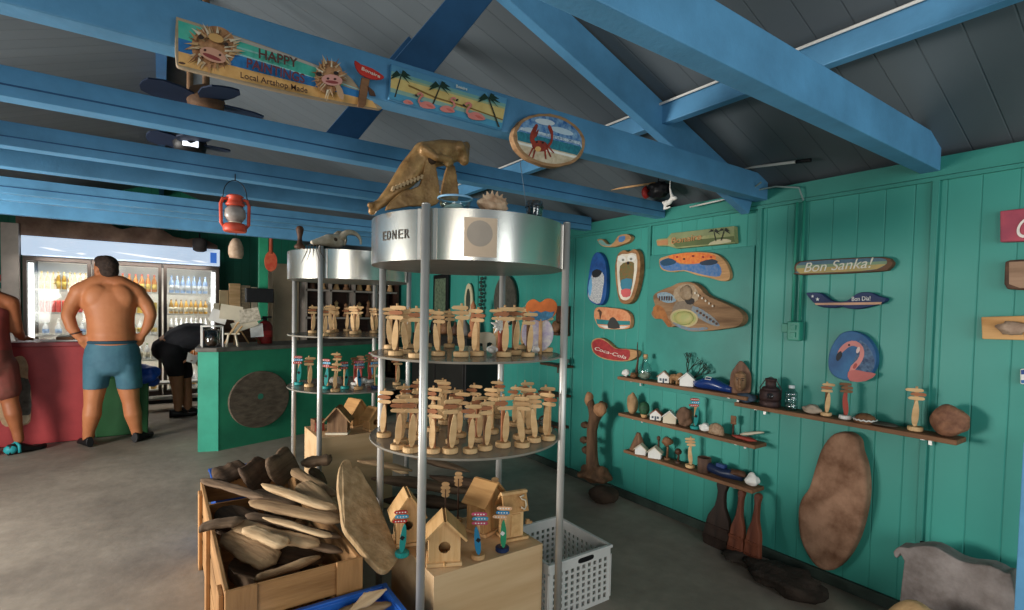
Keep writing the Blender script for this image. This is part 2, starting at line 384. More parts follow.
# ------------------------------------------------------------ round metal display stands
SMOKE = None
def shelf_glass():
    m, nt, b = new_mat('smoked_acrylic'); N = nt.nodes.new; L = nt.links.new
    t = N('ShaderNodeBsdfTransparent'); t.inputs[0].default_value = lin('b9b4ab')
    mx = N('ShaderNodeMixShader'); mx.inputs[0].default_value = .72
    b.inputs['Base Color'].default_value = lin('a79f92'); b.inputs['Roughness'].default_value = .18
    L(t.outputs[0], mx.inputs[1]); L(b.outputs[0], mx.inputs[2]); L(mx.outputs[0], nt.nodes['Material Output'].inputs[0])
    return m
SMOKE = shelf_glass()
def display(loc, label, posts, R=.405, drum=(1.575, 1.755), shelves=(.868, 1.215), word=None, sticker=False):
    t = thing('display_stand', label, 'display stand', loc)
    n = 64
    dr = build('drum', MB().lathe([(R, drum[0]), (R, drum[1])], n), STEEL, t)
    me = dr.data; bm = bmesh.new(); bm.from_mesh(me)
    bmesh.ops.delete(bm, geom=[f for f in bm.faces if abs(f.normal.z) > .5], context='FACES'); bm.to_mesh(me); bm.free()
    build('drum_top', MB().lathe([(.02, drum[1]-.004), (R-.001, drum[1]-.004), (R-.001, drum[1]), (.02, drum[1])], n, smooth=False), STEEL, dr)
    build('drum_bottom', MB().lathe([(.02, drum[0]), (R-.001, drum[0]), (R-.001, drum[0]+.004), (.02, drum[0]+.004)], n, smooth=False), paint('8a857d', .4, .5), dr)
    for a in posts:
        c, s_ = cos(a)*(R+.012), sin(a)*(R+.012)
        p = build('post', MB().cyl((c, s_, 0), (c, s_, drum[1]+.012), .0155, n=18).cyl((c, s_, drum[1]+.012), (c, s_, drum[1]+.016), .0155, .012, 18), ALU, t)
        sm = MB()
        for da in (-.075, .075): sm.bar((cos(a+da)*(R+.002), sin(a+da)*(R+.002), drum[0]), (cos(a+da)*(R+.002), sin(a+da)*(R+.002), drum[1]), .012, .004, up=(cos(a), sin(a), 0))
        build('seam_strip', sm, ALU, p)
    for z in shelves:
        build('shelf', MB().lathe([(.001, z-.008), (R-.002, z-.008), (R, z-.004), (R-.002, z), (.001, z)], n, smooth=False), SMOKE, t)
    if sticker:
        a0, a1 = sticker; sb = MB()
        vs, fs = [], []
        for i in range(9):
            a = a0+(a1-a0)*i/8
            for z in (drum[0]+.012, drum[1]-.03): vs.append((cos(a)*(R+.0012), sin(a)*(R+.0012), z))
        sb.add(vs, [(2*i, 2*i+2, 2*i+3, 2*i+1) for i in range(8)])
        st = build('sticker', sb, paint('d9bfa4', .5, var=.06), dr); tag(st, 'beige paper sticker with a grey round spot')
        am, zm = a0+(a1-a0)*.47, (drum[0]+drum[1])/2+.004; ds = MB(); vs = [(cos(am)*(R+.002), sin(am)*(R+.002), zm)]
        for i in range(24):
            q = 2*pi*i/24; aa = am+cos(q)*.046/R; vs.append((cos(aa)*(R+.002), sin(aa)*(R+.002), zm+.046*sin(q)))
        ds.add(vs, [(0, 1+i, 1+(i+1) % 24) for i in range(24)])
        build('sticker_spot_print', ds, paint('b0a294', .6, var=.05), dr)
    if word:
        a, hgt = word[1], .036
        lm = paint('4f4b45', .6, .2, var=.05)
        for ch, da in zip(word[0], word[2]):
            q = a+da; n_ = V((cos(q), sin(q), 0)); x = V((-sin(q), cos(q), 0)); ctr = V(loc)+n_*(R+.001)+V((0, 0, (drum[0]+drum[1])/2-.012))
            o = text(t, ch, ctr-x*.0105, ctr+x*.0105, hgt, n_, lm, 'embossed_letter', ext=.0015); o.parent = dr
    return t
DC = V((1.09, 1.925, 0)); D2 = V((1.08, 3.55, 0))
A0 = radians(-141)
display(DC, 'large round steel and acrylic display stand in front, skull on its drum', [A0, A0+radians(96), A0+pi*1.0+radians(-3), A0-radians(90)],
        word=('EDNER', A0-.36, [(-.17+i*.078) for i in range(5)]), sticker=(A0+.33, A0+.62))
display(D2, 'round steel display stand behind, ram skull on its drum', [radians(228), radians(318), radians(48), radians(138)])

# ------------------------------------------------------------ souvenir signposts
def almond(mb, c, w, h, t, tilt=0, mat=0):
    P = []
    for i in range(24):
        a = 2*pi*i/24; r = abs(sin(a))
        P.append((cos(a)*w/2*(1-.18*sin(a)), sin(a)*h/2))
    R = Matrix.Translation(V(c)) @ Matrix.Rotation(tilt, 4, 'Y')
    n = len(P); vs = [R @ V((x, -t/2, z)) for x, z in P]+[R @ V((x, t/2, z)) for x, z in P]
    return mb.add(vs, [tuple(range(n)), tuple(range(2*n-1, n-1, -1))]+[(i, n+i, n+(i+1) % n, (i+1) % n) for i in range(n)], mat)
def make_post(kind):
    t = thing('souvenir_signpost', 'x', 'souvenir')
    rnd = random.Random(kind)
    if kind < 4: bm_, pmn, s1, s2, sf = PINE, [MIDW, PINE2, REDWOOD, PINE2][kind], PINE, REDWOOD if kind != 3 else PINE2, PINE
    elif kind == 4: bm_, pmn, s1, s2, sf = TEAL, PINE2, RED, paint('3aa0c8', .5), TEAL
    elif kind == 5: bm_, pmn, s1, s2, sf = PINE2, PINE2, paint('c0506a', .5), paint('4f9cc0', .5), paint('2c86b0', .5)
    elif kind == 6: bm_, pmn, s1, s2, sf = NAVY, PINE2, paint('e6b48a', .5), paint('2f86b8', .5), paint('2f9a6c', .5)
    else: bm_, pmn, s1, s2, sf = WHITE, paint('a5483c', .6), MIDW, MIDW, paint('b34a3a', .5)
    build('base', MB().lathe([(.027, 0), (.03, .003), (.03, .017), (.027, .02)], 18, smooth=False), bm_, t)
    build('post', MB().box((0, .006, .105), (.014, .012, .17)), pmn, t, bevel=.0015)
    hs = [.188, .169, .150]
    for i, z in enumerate(hs):
        dx = rnd.uniform(-.012, .012); wd = rnd.uniform(.05, .064)
        pts = smoothpoly([(-wd/2, 0, -.006), (-wd/2+.004, 0, .007), (wd/2-.006, 0, .007), (wd/2+.002, 0, 0), (wd/2-.006, 0, -.008)], 2)
        sl = MB().slab([(x+dx, -.003, zz+z) for x, _, zz in pts], (0, -1, 0), .006)
        sg = build('sign_board', sl, [s1, s2, s1][i], t, bevel=.001)
        if kind >= 4 and kind < 7:
            lm = MB()
            for q in range(4): lm.box((dx-.018+q*.012, -.0036, z), (.006, .0006, .005))
            build('lettering', lm, WHITE, sg)
    sb = build('surfboard', almond(MB(), (-.004 if kind % 2 else .004, -.017, .082), .026, .122, .004, radians(rnd.uniform(-7, 7))), sf, t, bevel=.001)
    if kind in (4, 5, 6):
        build('stripe_print', MB().box((0, -.0195, .085), (.016, .001, .016), rot=(0, .6, 0)), BLACK if kind != 6 else WHITE, sb)
    if kind < 4: build('finial', MB().cyl((0, .006, .19), (0, .006, .205), .005, n=8), PINE2, t)
    return t
PROTO = {}
def post(kind, p, rz, label, group, sc=1.):
    p = V(p)+V((0, 0, .0012))
    if kind not in PROTO:
        PROTO[kind] = make_post(kind); o = PROTO[kind]; o.location = p; o.rotation_euler = (0, 0, rz); o['label'] = label; o['group'] = group; o.scale = (sc,)*3
        return o
    return dup(PROTO[kind], p, rz, label, group, sc)
def face(p): return atan2(p[1], p[0])-pi/2
def fill(c, z, front, where, grp, rnd, nback, kinds=(0, 1, 2, 3), R=.37, tallscale=1.0, painted=()):
    pts = []
    for i, (u, v) in enumerate(front):
        p = at(u, v, 2, z)
        d = V((p.x-c.x, p.y-c.y)); 
        if d.length > R: d *= R/d.length
        if any((V((c.x+d.x, c.y+d.y, z))-q).length < .056 for q, _ in pts): continue
        pts.append((V((c.x+d.x, c.y+d.y, z)), 'front row'))
    tries = 0; nb = 0
    while nb < nback and tries < 4000:
        tries += 1
        a = rnd.uniform(0, 2*pi); r = R*sqrt(rnd.random()); p = V((c.x+r*cos(a), c.y+r*sin(a), z))
        if all((p-q).length > .067 for q, _ in pts): pts.append((p, 'back row')); nb += 1
    rows = {}
    for p, row in pts: rows.setdefault(row, []).append(p)
    for row, P in rows.items():
        P.sort(key=lambda p: (p-V((0, 0, EYE))).dot(CR)/(p-V((0, 0, EYE))).dot(CF))
        for i, p in enumerate(P):
            k = rnd.choice(kinds); col = 'raw wood'
            if painted and rnd.random() < painted[1]: k = rnd.choice(painted[0]); col = 'painted'
            post(k, p, face(p)+rnd.uniform(-.45, .45), f'{col} souvenir signpost, {ORD[i]} from left in the {row}, {where}', grp, rnd.uniform(.9, 1.02)*tallscale)
rnd = random.Random(3)
fill(DC, .868, [(384, 437), (398, 449), (411, 452), (433, 453), (450, 453), (470, 453), (485, 450), (503, 447), (522, 447), (534, 442), (545, 432)],
     'lower shelf of large stand', 'raw wood souvenir signposts on the lower shelf of the large stand', rnd, 19)
fill(DC, 1.215, [(389, 349), (405, 354), (438, 356), (461, 357), (477, 356), (504, 357), (514, 355), (528, 357), (548, 352)],
     'upper shelf of large stand', 'raw wood souvenir signposts on the upper shelf of the large stand', rnd, 7)
fill(D2, 1.215, [(302, 327), (309, 328), (331, 331), (346, 331), (358, 331), (366, 330)],
     'upper shelf of rear stand', 'souvenir signposts on the upper shelf of the rear stand', rnd, 10, kinds=(0, 1, 2, 3, 7))
fill(D2, .868, [(299, 385), (309, 387), (327, 389), (345, 389), (353, 389)],
     'lower shelf of rear stand', 'souvenir signposts on the lower shelf of the rear stand', rnd, 9, kinds=(0, 1, 2, 7), painted=((4, 5, 6, 7), .6))

# other pieces among the signposts
p = at(483, 352, 2, 1.215)+V((.05, .06, 0))
t = build('elephant_cutout', MB().slab([(p.x+x*.055, p.y, 1.2175+z*.055) for x, z in smoothpoly([(-1.1, 0, 0), (-1.0, 0, .8), (-.75, 0, 1.35), (-.2, 0, 1.5), (.5, 0, 1.45), (.95, 0, 1.1), (1.0, 0, 0), (.7, 0, 0), (.65, 0, .55), (.15, 0, .6), (.1, 0, 0), (-.25, 0, 0), (-.3, 0, .55), (-.75, 0, .5), (-.85, 0, 0)], 2) and [(a, c) for a, b_, c in smoothpoly([(-1.1, 0, 0), (-1.0, 0, .8), (-.75, 0, 1.35), (-.2, 0, 1.5), (.5, 0, 1.45), (.95, 0, 1.1), (1.0, 0, 0), (.7, 0, 0), (.65, 0, .55), (.15, 0, .6), (.1, 0, 0), (-.25, 0, 0), (-.3, 0, .55), (-.75, 0, .5), (-.85, 0, 0)], 2)]], (-.5, -.85, 0), .012), CREAM, world=p, bevel=.002)
tag(t, 'pale grey elephant-shaped wooden cutout among the signposts, upper shelf of large stand', 'ornament')
def coral(p, r, label, mat=WHITE, n=9, seed=0):
    mb = MB(); rn = random.Random(seed)
    for i in range(n):
        mb.blob((rn.uniform(-.6, .6)*r, rn.uniform(-.5, .5)*r, r*.45+rn.uniform(0, .5)*r), r*rn.uniform(.32, .5), seed+i, .2, 2, 2)
    return tag(build('coral_piece', mb, mat, loc=p, mods=RM(r*.09)), label, 'coral')
coral(at(492, 355, 2, 1.2162), .032, 'lumpy white coral piece by the front edge, upper shelf of large stand', seed=2)
coral(at(538, 354, 2, 1.2162), .03, 'lumpy white coral piece near the end post, upper shelf of large stand', seed=9)
coral(at(362, 386, 2, .8692)+V((.0, .03, 0)), .045, 'round white coral stone, lower shelf of rear stand', seed=4)
coral(at(338, 386, 2, .8692)+V((.0, .04, 0)), .045, 'grey white coral lump in the middle, lower shelf of rear stand', paint('b9b2a6', .8, var=.15, bump=.4), seed=6)
coral(at(476, 432, 2, .8692)+V((.10, .20, 0)), .05, 'grey ball of brain coral behind signposts, lower shelf of large stand', paint('a7a39c', .8, var=.2, bump=.5), seed=13)
# white star coral hanging on a red post
p = at(497, 354, 2, 1.2162)+V((.06, .07, 0)); pz = 1.215
t = thing('star_ornament', 'white spiky star shell on a red stake, upper shelf of large stand', 'ornament', p)
build('stake', MB().cyl((0, 0, 0), (0, 0, .10), .011, n=10), paint('a4553c', .6), t)
mb = MB()
for i in range(11):
    a = 2*pi*i/11; l_ = .045+.012*(i % 2)
    mb.cyl((0, 0, .118), (cos(a)*l_, -.01, .118+sin(a)*l_*.75), .014, .002, 7)
build('star_shell', mb.blob((0, 0, .118), (.024, .014, .02), 1, .2), WHITE, t)
# painted heart sign and fish on the upper shelf
p = V((1.33, 1.72, 1.2162))
t = thing('painted_heart', 'orange and blue painted heart board on a stick, upper shelf of large stand', 'ornament', p, face(p))
build('stick', MB().cyl((0, 0, 0), (0, 0, .15), .008, n=8), PINE2, t)
hp = [(x, -.006, z) for x, z in [(-.066, .20), (-.055, .225), (-.03, .235), (-.004, .222), (.02, .238), (.05, .235), (.068, .21), (.06, .17), (.03, .15), (0, .14), (-.03, .15), (-.055, .17)]]
hp = smoothpoly(hp, 3)
hb = build('heart_board', MB().slab(hp, (0, -1, 0), .014), ORANGE, t, bevel=.002)
build('wave_print', MB().slab([(x*.9, -.0068, .13+(z-.13)*.9) for x, z in [(-.062, .19), (-.04, .185), (-.02, .192), (0, .184), (.02, .192), (.045, .186), (.064, .192), (.055, .165), (.03, .15), (0, .143), (-.03, .15), (-.05, .165)]], (0, -1, 0), .001), paint('3b86ad', .5, var=.3, scale=60), hb)
p = V((1.36, 1.78, 1.2162))
t = build('painted_disc', MB().slab([(x, -.005, z) for x, z in ell(0, .085, .07, .08)], (0, -1, 0), .014), paint('9c8fb0', .5, hex2='d9d4c4', scale=30), loc=p, rot=(0, 0, face(p)), bevel=.003)
tag(t, 'pale painted wooden disc behind the corals, upper shelf of large stand', 'ornament')
p = at(545, 430, 2, .8692)+V((.02, .03, 0))
t = thing('toy_cart_wheel', 'small dark spoked toy wheel by the end post, lower shelf of large stand', 'toy wheel', p, face(p))
build('rim', MB().tube([(cos(2*pi*i/20)*.026, 0, .03+sin(2*pi*i/20)*.026) for i in range(20)], .004, 6, closed=True), DARKW, t)
sp = MB()
for i in range(6): a = pi*i/6; sp.cyl((cos(a)*-.025, 0, .03-sin(a)*.025), (cos(a)*.025, 0, .03+sin(a)*.025), .002, n=6)
build('spoke', sp, GREYST, t)

# ------------------------------------------------------------ on top of the large drum
ZT = 1.7562
GOLD = paint('b08a58', .42, .25, hex2='6f4f2e', scale=14, bump=.3, bscale=30)
YS = 1.88
def K(u, v, y=YS): return at(u, v, 1, y)
t = thing('animal_skull', 'bronze brown donkey skull with open jaw resting on the large steel drum', 'skull', K(425, 208))
mb = MB()
def cap(mb, pts, n=12):
    P = [K(u, v, y) for u, v, y, r in pts]; mb.tube(P, [r for *_, r in pts], n)
    for q, (*_, r) in zip(P, pts): mb.blob(q, r, 0, 0, 1, 2)
cap(mb, [(374, 212, YS, .012), (392, 196, YS, .03), (410, 175, YS, .048), (425, 158, YS, .055), (443, 155, YS, .052), (459, 153, YS, .04)])      # muzzle, forehead
cap(mb, [(459, 150, YS-.03, .028), (464, 163, YS-.02, .022), (466, 148, YS+.02, .018)])     # poll
cap(mb, [(424, 152, YS-.05, .02), (436, 160, YS-.07, .016), (450, 162, YS-.06, .014)])      # cheek arch
cap(mb, [(424, 150, YS+.06, .02), (440, 152, YS+.08, .014), (452, 154, YS+.06, .014)])
cap(mb, [(441, 158, YS-.06, .010), (447, 168, YS-.06, .010), (452, 166, YS-.055, .009)])
cap(mb, [(372, 214, YS, .016), (377, 206, YS+.02, .014), (370, 208, YS-.02, .012)])         # front teeth end
build('cranium', mb, GOLD, t, world=t.location, mods=RM(.0055))
for y0, nm in ((YS-.055, 'near'), (YS+.055, 'far')):
    jb = MB()
    out = [(386, 213), (392, 203), (404, 193), (420, 188), (424, 170), (428, 156), (434, 158), (437, 172), (440, 190), (440, 203), (432, 209), (410, 209)] if nm == 'near' else [(441, 208), (443, 186), (448, 168), (455, 168), (458, 184), (459, 200), (454, 208)]
    jb.slab([K(u, v, y0) for u, v in smoothpoly([(a, b_, 0) for a, b_ in out], 2) and [(a, b_) for a, b_, _ in smoothpoly([(a, b_, 0) for a, b_ in out], 2)]], (0, -1, 0), .016)
    build('jawbone', jb, GOLD, t, world=t.location, mods=RM(.005))
tb = MB()
for i in range(9):
    u, v = 393+i*3.5, 191.5-i*1.45
    tb.box(K(u, v, YS-.045), (.010, .02, .018), rot=(0, .35, 0))
build('teeth', tb, paint('b79a72', .5), t, world=t.location, bevel=.002)
eb = MB().blob(K(431, 163, YS-.046), (.022, .02, .022), 1, .1, 2, 2)
build('eye_socket', eb, paint('3c2a1a', .8), t, world=t.location)
t.location.z += .010
p = at(461, 206, 2, ZT); p = V((p.x+.03, p.y+.10, ZT))
t = thing('plastic_tub', 'clear plastic tub with pale blue rim beside the donkey skull', 'tub', p)
build('tub_wall', MB().lathe([(.045, .0), (.05, .002), (.06, .045), (.058, .045), (.049, .004), (.001, .004)], 24), glass(), t)
build('rim', MB().tube([(cos(2*pi*i/28)*.061, sin(2*pi*i/28)*.061, .046) for i in range(28)], .004, 6, closed=True), paint('8fbfe0', .3), t)
build('white_contents', MB().blob((0, 0, .014), (.035, .03, .012), 3, .3), WHITE, t)
p = at(496, 208, 2, ZT); p = V((p.x+.06, p.y+.12, ZT))
t = thing('conch_shell', 'spiky cream conch shell standing between tub and glass on the drum', 'shell', p)
mb = MB().blob((0, 0, .032), (.062, .036, .032), 5, .25, 2)
for i in range(8):
    a = pi*(.05+.9*i/7); mb.cyl((cos(a)*.03, -.01, .035+sin(a)*.012), (cos(a)*.062, -.016, .038+sin(a)*.048), .014, .003, 7)
t.location.z += .004
build('shell_body', mb, paint('d8b99a', .6, hex2='a77e60', scale=25, bump=.3), t, mods=RM(.004))
p2 = at(519, 210, 2, ZT); p2 = V((p2.x+.07, p2.y+.14, ZT))
tag(build('stick_bundle', MB().cyl((-.03, 0, .007), (.05, .01, .007), .007, n=8).cyl((.05, .01, .007), (.056, .0105, .02), .004, n=6), MIDW, loc=p2), 'short brown stick lying beside the conch shell', 'stick')
p = at(543, 213, 2, ZT); p = V((p.x+.05, p.y+.12, ZT))
t = thing('drinking_glass', 'grey glass tumbler near the end of the large steel drum', 'glass', p)
build('glass_wall', MB().lathe([(.001, 0), (.026, 0), (.031, .012), (.034, .05), (.031, .068), (.029, .068), (.031, .05), (.028, .014), (.001, .008)], 22), glass('smoky_glass', 'b8bcc0', .5), t)
build('cut_pattern', MB().tube([(cos(2*pi*i/22)*.0345, sin(2*pi*i/22)*.0345, .045) for i in range(22)], .003, 6, closed=True), glass('smoky_glass2', '9aa0a6', .5), t)

# ------------------------------------------------------------ on top of the rear drum
BONE = paint('cfc3ae', .7, hex2='9c8a70', scale=18, bump=.3)
p = D2+V((-.20, -.24, ZT))
t = thing('ram_skull', 'pale ram skull with curled horn lying on the rear steel drum', 'skull', p, .35)
mb = MB(); P = [(-.13, 0, .035), (-.08, 0, .045), (-.02, 0, .06), (.05, 0, .065)]
mb.tube(P, [.014, .026, .04, .045], 12); [mb.blob(q, r, 0, 0, 1, 2) for q, r in zip(P, (.014, .026, .04, .045))]
build('cranium', mb, BONE, t, mods=RM(.005))
hb = MB()
for sgn in (-1, 1):
    pts = [V((.05+.055*sin(q)*1.1, sgn*(.03+.05*q/3.6), .075+.055-.06*cos(q*.9)-.02)) for q in [i*.36 for i in range(11)]]
    hb = MB().tube([V((.055+.055*(1-cos(i*.36)), sgn*(.026+.006*i), .075+.05*sin(i*.36))) for i in range(11)], [.024-.0018*i for i in range(11)], 10)
    build('horn', hb, BONE, t)
eb = MB()
for sgn in (-1, 1): eb.blob((.005, sgn*.038, .066), (.014, .008, .012), 0, 0, 1, 2)
build('eye_socket', eb, paint('4a3a2c', .8), t)
p = at(300, 240, 1, D2.y-.3); p = V((p.x+.02, D2.y-.20, ZT))
t = tag(build('wooden_finial', MB().lathe([(.03, 0), (.034, .012), (.016, .03), (.013, .07), (.02, .10), (.024, .118), (.016, .135), (.001, .14)], 16), DARKW, loc=p), 'dark turned wooden finial standing behind the ram skull', 'ornament')
p = D2+V((.16, -.22, ZT))
tag(build('bone_piece', MB().tube([(-.05, 0, .012), (-.02, .01, .02), (.03, 0, .012)], [.008, .01, .006], 8), BONE, loc=p), 'thin pale bone lying on the rear drum near the large stand', 'bone')
tag(build('driftwood_chunk', MB().loft(rings_driftwood(.13, .06, .05, 31)), DARKW, loc=D2+V((.27, -.12, ZT+.032))), 'dark driftwood chunk on the rear drum', 'driftwood')
# dark drooping seaweed sprig hanging over the rear drum's edge
sp = MB()
q = D2+V((-.31, -.29, 0)); a = atan2(-.29, -.31)
for k_ in range(5):
    aa = a+(k_-2)*.05; dx = (k_-2)*.018
    sp.tube([V((cos(a)*.33, sin(a)*.33, ZT+.016)), V((cos(aa)*.436, sin(aa)*.436, ZT+.018)), V((cos(aa)*.440, sin(aa)*.440, ZT-.02)), V((cos(a+(k_-2)*.10)*.442, sin(a+(k_-2)*.10)*.442, ZT-.07-.012*abs(k_-2)))], [.003, .003, .003, .001], 6)
tag(build('dried_sprig', sp, paint('4a4238', .8), loc=D2), 'dried dark sprig drooping over the edge of the rear steel drum', 'dried plant')
# ------------------------------------------------------------ driftwood crate in front
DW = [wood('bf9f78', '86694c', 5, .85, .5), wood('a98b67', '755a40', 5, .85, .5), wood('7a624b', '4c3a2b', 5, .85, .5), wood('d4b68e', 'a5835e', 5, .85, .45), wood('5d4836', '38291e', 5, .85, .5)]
X0, X1, Y0, Y1, CZ = .175, .648, 1.955, 3.28, .42
t = thing('wooden_crate', 'open pine plank crate heaped with driftwood at the foot of the stands', 'crate', ((X0+X1)/2, (Y0+Y1)/2, 0))
CW = wood('c08f5c', '8d6238', 3, .7, .3, ax=0); CWy = wood('b88a5a', '84603a', 3, .7, .3, ax=1); CWz = wood('ba8957', '8a6038', 3, .7, .3, ax=2)
W0 = t.location.copy()
for zc_, h in ((.355, .12), (.22, .12), (.085, .12)):
    build('plank', MB().box(((X0+X1)/2, Y0+.008, zc_), (X1-X0, .016, h)), CW, t, world=W0, bevel=.003)
    build('plank', MB().box((X0+.008, (Y0+Y1)/2+.01, zc_), (.016, Y1-Y0-.022, h)), CWy, t, world=W0, bevel=.003)
    build('plank', MB().box((X1-.008, (Y0+Y1)/2+.01, zc_), (.016, Y1-Y0-.022, h)), CWy, t, world=W0, bevel=.003)
    build('plank', MB().box(((X0+X1)/2, Y1-.008, zc_), (X1-X0-.036, .016, h)), CW, t, world=W0, bevel=.003)
for x in (X0+.05, X1-.05):
    build('corner_board', MB().box((x, Y0-.009, .215), (.10, .016, .42)), CWz, t, world=W0, bevel=.003)
for x, y in ((X0-.009, Y0+.06), (X0-.009, Y1-.15), (X0-.009, (Y0+Y1)/2)):
    build('corner_board', MB().box((x, y, .20), (.016, .09, .40)), CWz, t, world=W0, bevel=.003)
build('crate_floor', MB().box(((X0+X1)/2, (Y0+Y1)/2, .018), (X1-X0-.04, Y1-Y0-.04, .014)), CW, t, world=W0)
# inner filling of the crate seen between the planks: broad dark pieces first, then the pale ones on top
def zpile(u, v): return None
from mathutils.bvhtree import BVHTree
_settled = []
def _tree(o, dz=0):
    m = o.matrix_world.copy(); vs = [m @ v.co + V((0, 0, dz)) for v in o.data.vertices]
    return BVHTree.FromPolygons(vs, [tuple(p.vertices) for p in o.data.polygons])
def obstacle(root):
    bpy.context.view_layer.update()
    for c in ([root] if root.type == 'MESH' else root.children_recursive):
        if c.type == 'MESH': _settled.append(_tree(c))
def settle(o, steps=(0, .008, -.008, .016, -.016, .026, -.026, .036, -.036, .05, -.05, .065, .08, .10), strict=False):
    """nudge a piece up or down until it touches nothing already lying there"""
    bpy.context.view_layer.update()
    m0 = o.matrix_world.copy(); done = False
    for dy in (0, .03, -.03, .06, -.06, .1):
        for dz in steps:
            o.matrix_world = Matrix.Translation((dy*.4, dy, dz)) @ m0
            b_ = _tree(o)
            if not any(b_.overlap(q) for q in _settled): done = True; break
        if done: break
    if not done and strict: bpy.data.objects.remove(o); return None
    _settled.append(b_)
    return o
def drift(A, B, W, T, m, seed, label, roll=0., a=.3, b=.3, bend=.04, name='driftwood_plank', steps=None, grp='driftwood pieces in and around the pine crate', pw=.5):
    L = (V(A)-V(B)).length
    o = build(name, MB().loft(rings_driftwood(L, W, T, seed, a, b, bend, pw=pw)), DW[m])
    o.matrix_world = aim(A, B, roll=roll); o = settle(o, steps, True) if steps else settle(o)
    if o is None: return None
    return tag(o, label, 'driftwood', grp)
def px(u, v, z): return at(u, v, 2, z)
SP = [ # u0,v0,z0, u1,v1,z1, width, thick, material, roll, label
 (246, 484, .45, 268, 464, .50, .15, .045, 4, 1.15, 'dark upright driftwood board leaning at the back of the heap'),
 (270, 478, .47, 294, 460, .50, .15, .05, 2, 1.1, 'brown driftwood slab with pale edge at the back of the heap'),
 (200, 479, .425, 268, 497, .50, .05, .02, 2, .2, 'long thin grey-brown driftwood stick crossing the crate corner'),
 (199, 531, .425, 244, 522, .45, .07, .03, 2, .1, 'short brown driftwood stick lying over the crate side'),
 (301, 463, .50, 332, 459, .52, .085, .06, 2, .1, 'stubby mid brown driftwood log at the top of the heap'),
 (293, 468, .50, 334, 496, .46, .05, .035, 1, .2, 'brown driftwood plank sloping down behind the pale planks'),
 (300, 484, .50, 343, 518, .44, .075, .035, 0, .3, 'grey driftwood plank beside the great leaning board'),
 (263, 484, .505, 334, 508, .50, .05, .025, 3, .2, 'pale flat driftwood plank on the very top of the heap'),
 (249, 501, .47, 343, 522, .47, .065, .035, 1, .15, 'long tan driftwood plank with a dark knot, second from the top'),
 (248, 512, .45, 342, 534, .42, .045, .03, 2, .1, 'dark edged driftwood strip under the long tan plank'),
 (262, 518, .465, 331, 536, .46, .030, .02, 3, .1, 'narrow cream driftwood stick in the middle of the heap'),
 (233, 521, .44, 318, 545, .43, .065, .03, 0, .25, 'pale pointed driftwood plank low in the heap'),
 (283, 540, .41, 343, 552, .40, .04, .025, 2, .1, 'thin brown driftwood stick pointing at the great board'),
 (243, 536, .425, 286, 552, .41, .055, .035, 3, .2, 'short cream driftwood piece below the pointed plank'),
 (217, 540, .40, 273, 566, .38, .095, .05, 1, .35, 'rounded tan driftwood slab beside the crate side'),
 (254, 580, .36, 320, 556, .40, .085, .04, 1, -.5, 'rounded grey driftwood slab propped at the crate front'),
]
obstacle(t)
DOWN = (0, -.012, -.025, .012, -.04, -.055, .025, -.075, .04, -.1, .06, .08)
ORDER_SP = [7, 8, 10, 11, 13, 14, 15, 6, 5, 4, 2, 3, 0, 1, 9, 12]
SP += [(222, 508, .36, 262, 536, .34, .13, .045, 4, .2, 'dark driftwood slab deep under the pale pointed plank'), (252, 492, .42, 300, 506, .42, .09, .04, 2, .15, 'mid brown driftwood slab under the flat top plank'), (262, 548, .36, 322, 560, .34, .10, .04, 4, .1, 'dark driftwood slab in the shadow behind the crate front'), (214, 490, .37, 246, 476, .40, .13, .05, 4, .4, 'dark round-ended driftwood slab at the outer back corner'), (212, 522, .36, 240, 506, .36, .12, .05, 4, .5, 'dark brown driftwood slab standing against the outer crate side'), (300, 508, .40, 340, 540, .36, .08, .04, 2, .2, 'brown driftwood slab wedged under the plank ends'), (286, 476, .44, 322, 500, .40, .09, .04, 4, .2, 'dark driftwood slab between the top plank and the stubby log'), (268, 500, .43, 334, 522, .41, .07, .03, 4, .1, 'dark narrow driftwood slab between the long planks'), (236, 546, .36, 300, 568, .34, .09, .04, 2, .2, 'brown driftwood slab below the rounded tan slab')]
for i in ORDER_SP+list(range(16, len(SP))):
    u0, v0, z0, u1, v1, z1, W, T, m_, ro, lab = SP[i]
    drift(px(u0, v0, z0), px(u1, v1, z1), W*1.12, T*.85, m_, 11+i*3, lab, ro, a=(.06, .2, .12)[i % 3], b=(.18, .07, .1)[i % 3], pw=.45, bend=.05, steps=(0, .006, -.006, .012, -.012, .02, -.02, .03, -.03, .045, -.045, -.06, -.08, .06) if i < 16 else DOWN)
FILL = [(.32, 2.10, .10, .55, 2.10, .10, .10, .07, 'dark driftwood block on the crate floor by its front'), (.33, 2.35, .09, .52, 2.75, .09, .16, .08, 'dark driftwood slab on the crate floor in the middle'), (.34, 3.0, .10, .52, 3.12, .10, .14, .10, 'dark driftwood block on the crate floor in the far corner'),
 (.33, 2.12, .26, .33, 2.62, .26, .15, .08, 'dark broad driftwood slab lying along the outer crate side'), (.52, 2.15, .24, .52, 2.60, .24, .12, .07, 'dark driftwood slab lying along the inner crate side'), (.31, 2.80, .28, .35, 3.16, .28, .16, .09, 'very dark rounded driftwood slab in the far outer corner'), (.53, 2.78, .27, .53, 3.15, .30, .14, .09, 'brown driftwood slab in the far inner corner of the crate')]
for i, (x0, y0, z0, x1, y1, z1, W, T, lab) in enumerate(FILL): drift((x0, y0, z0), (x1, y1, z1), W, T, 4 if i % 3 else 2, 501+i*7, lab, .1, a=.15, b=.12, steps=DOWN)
out = [(340, 466), (346, 459), (352, 462), (353, 468), (358, 466), (366, 479), (376, 496), (387, 523), (398, 553), (393, 566), (383, 571), (370, 560), (356, 543), (344, 527), (341, 506), (338, 486)]
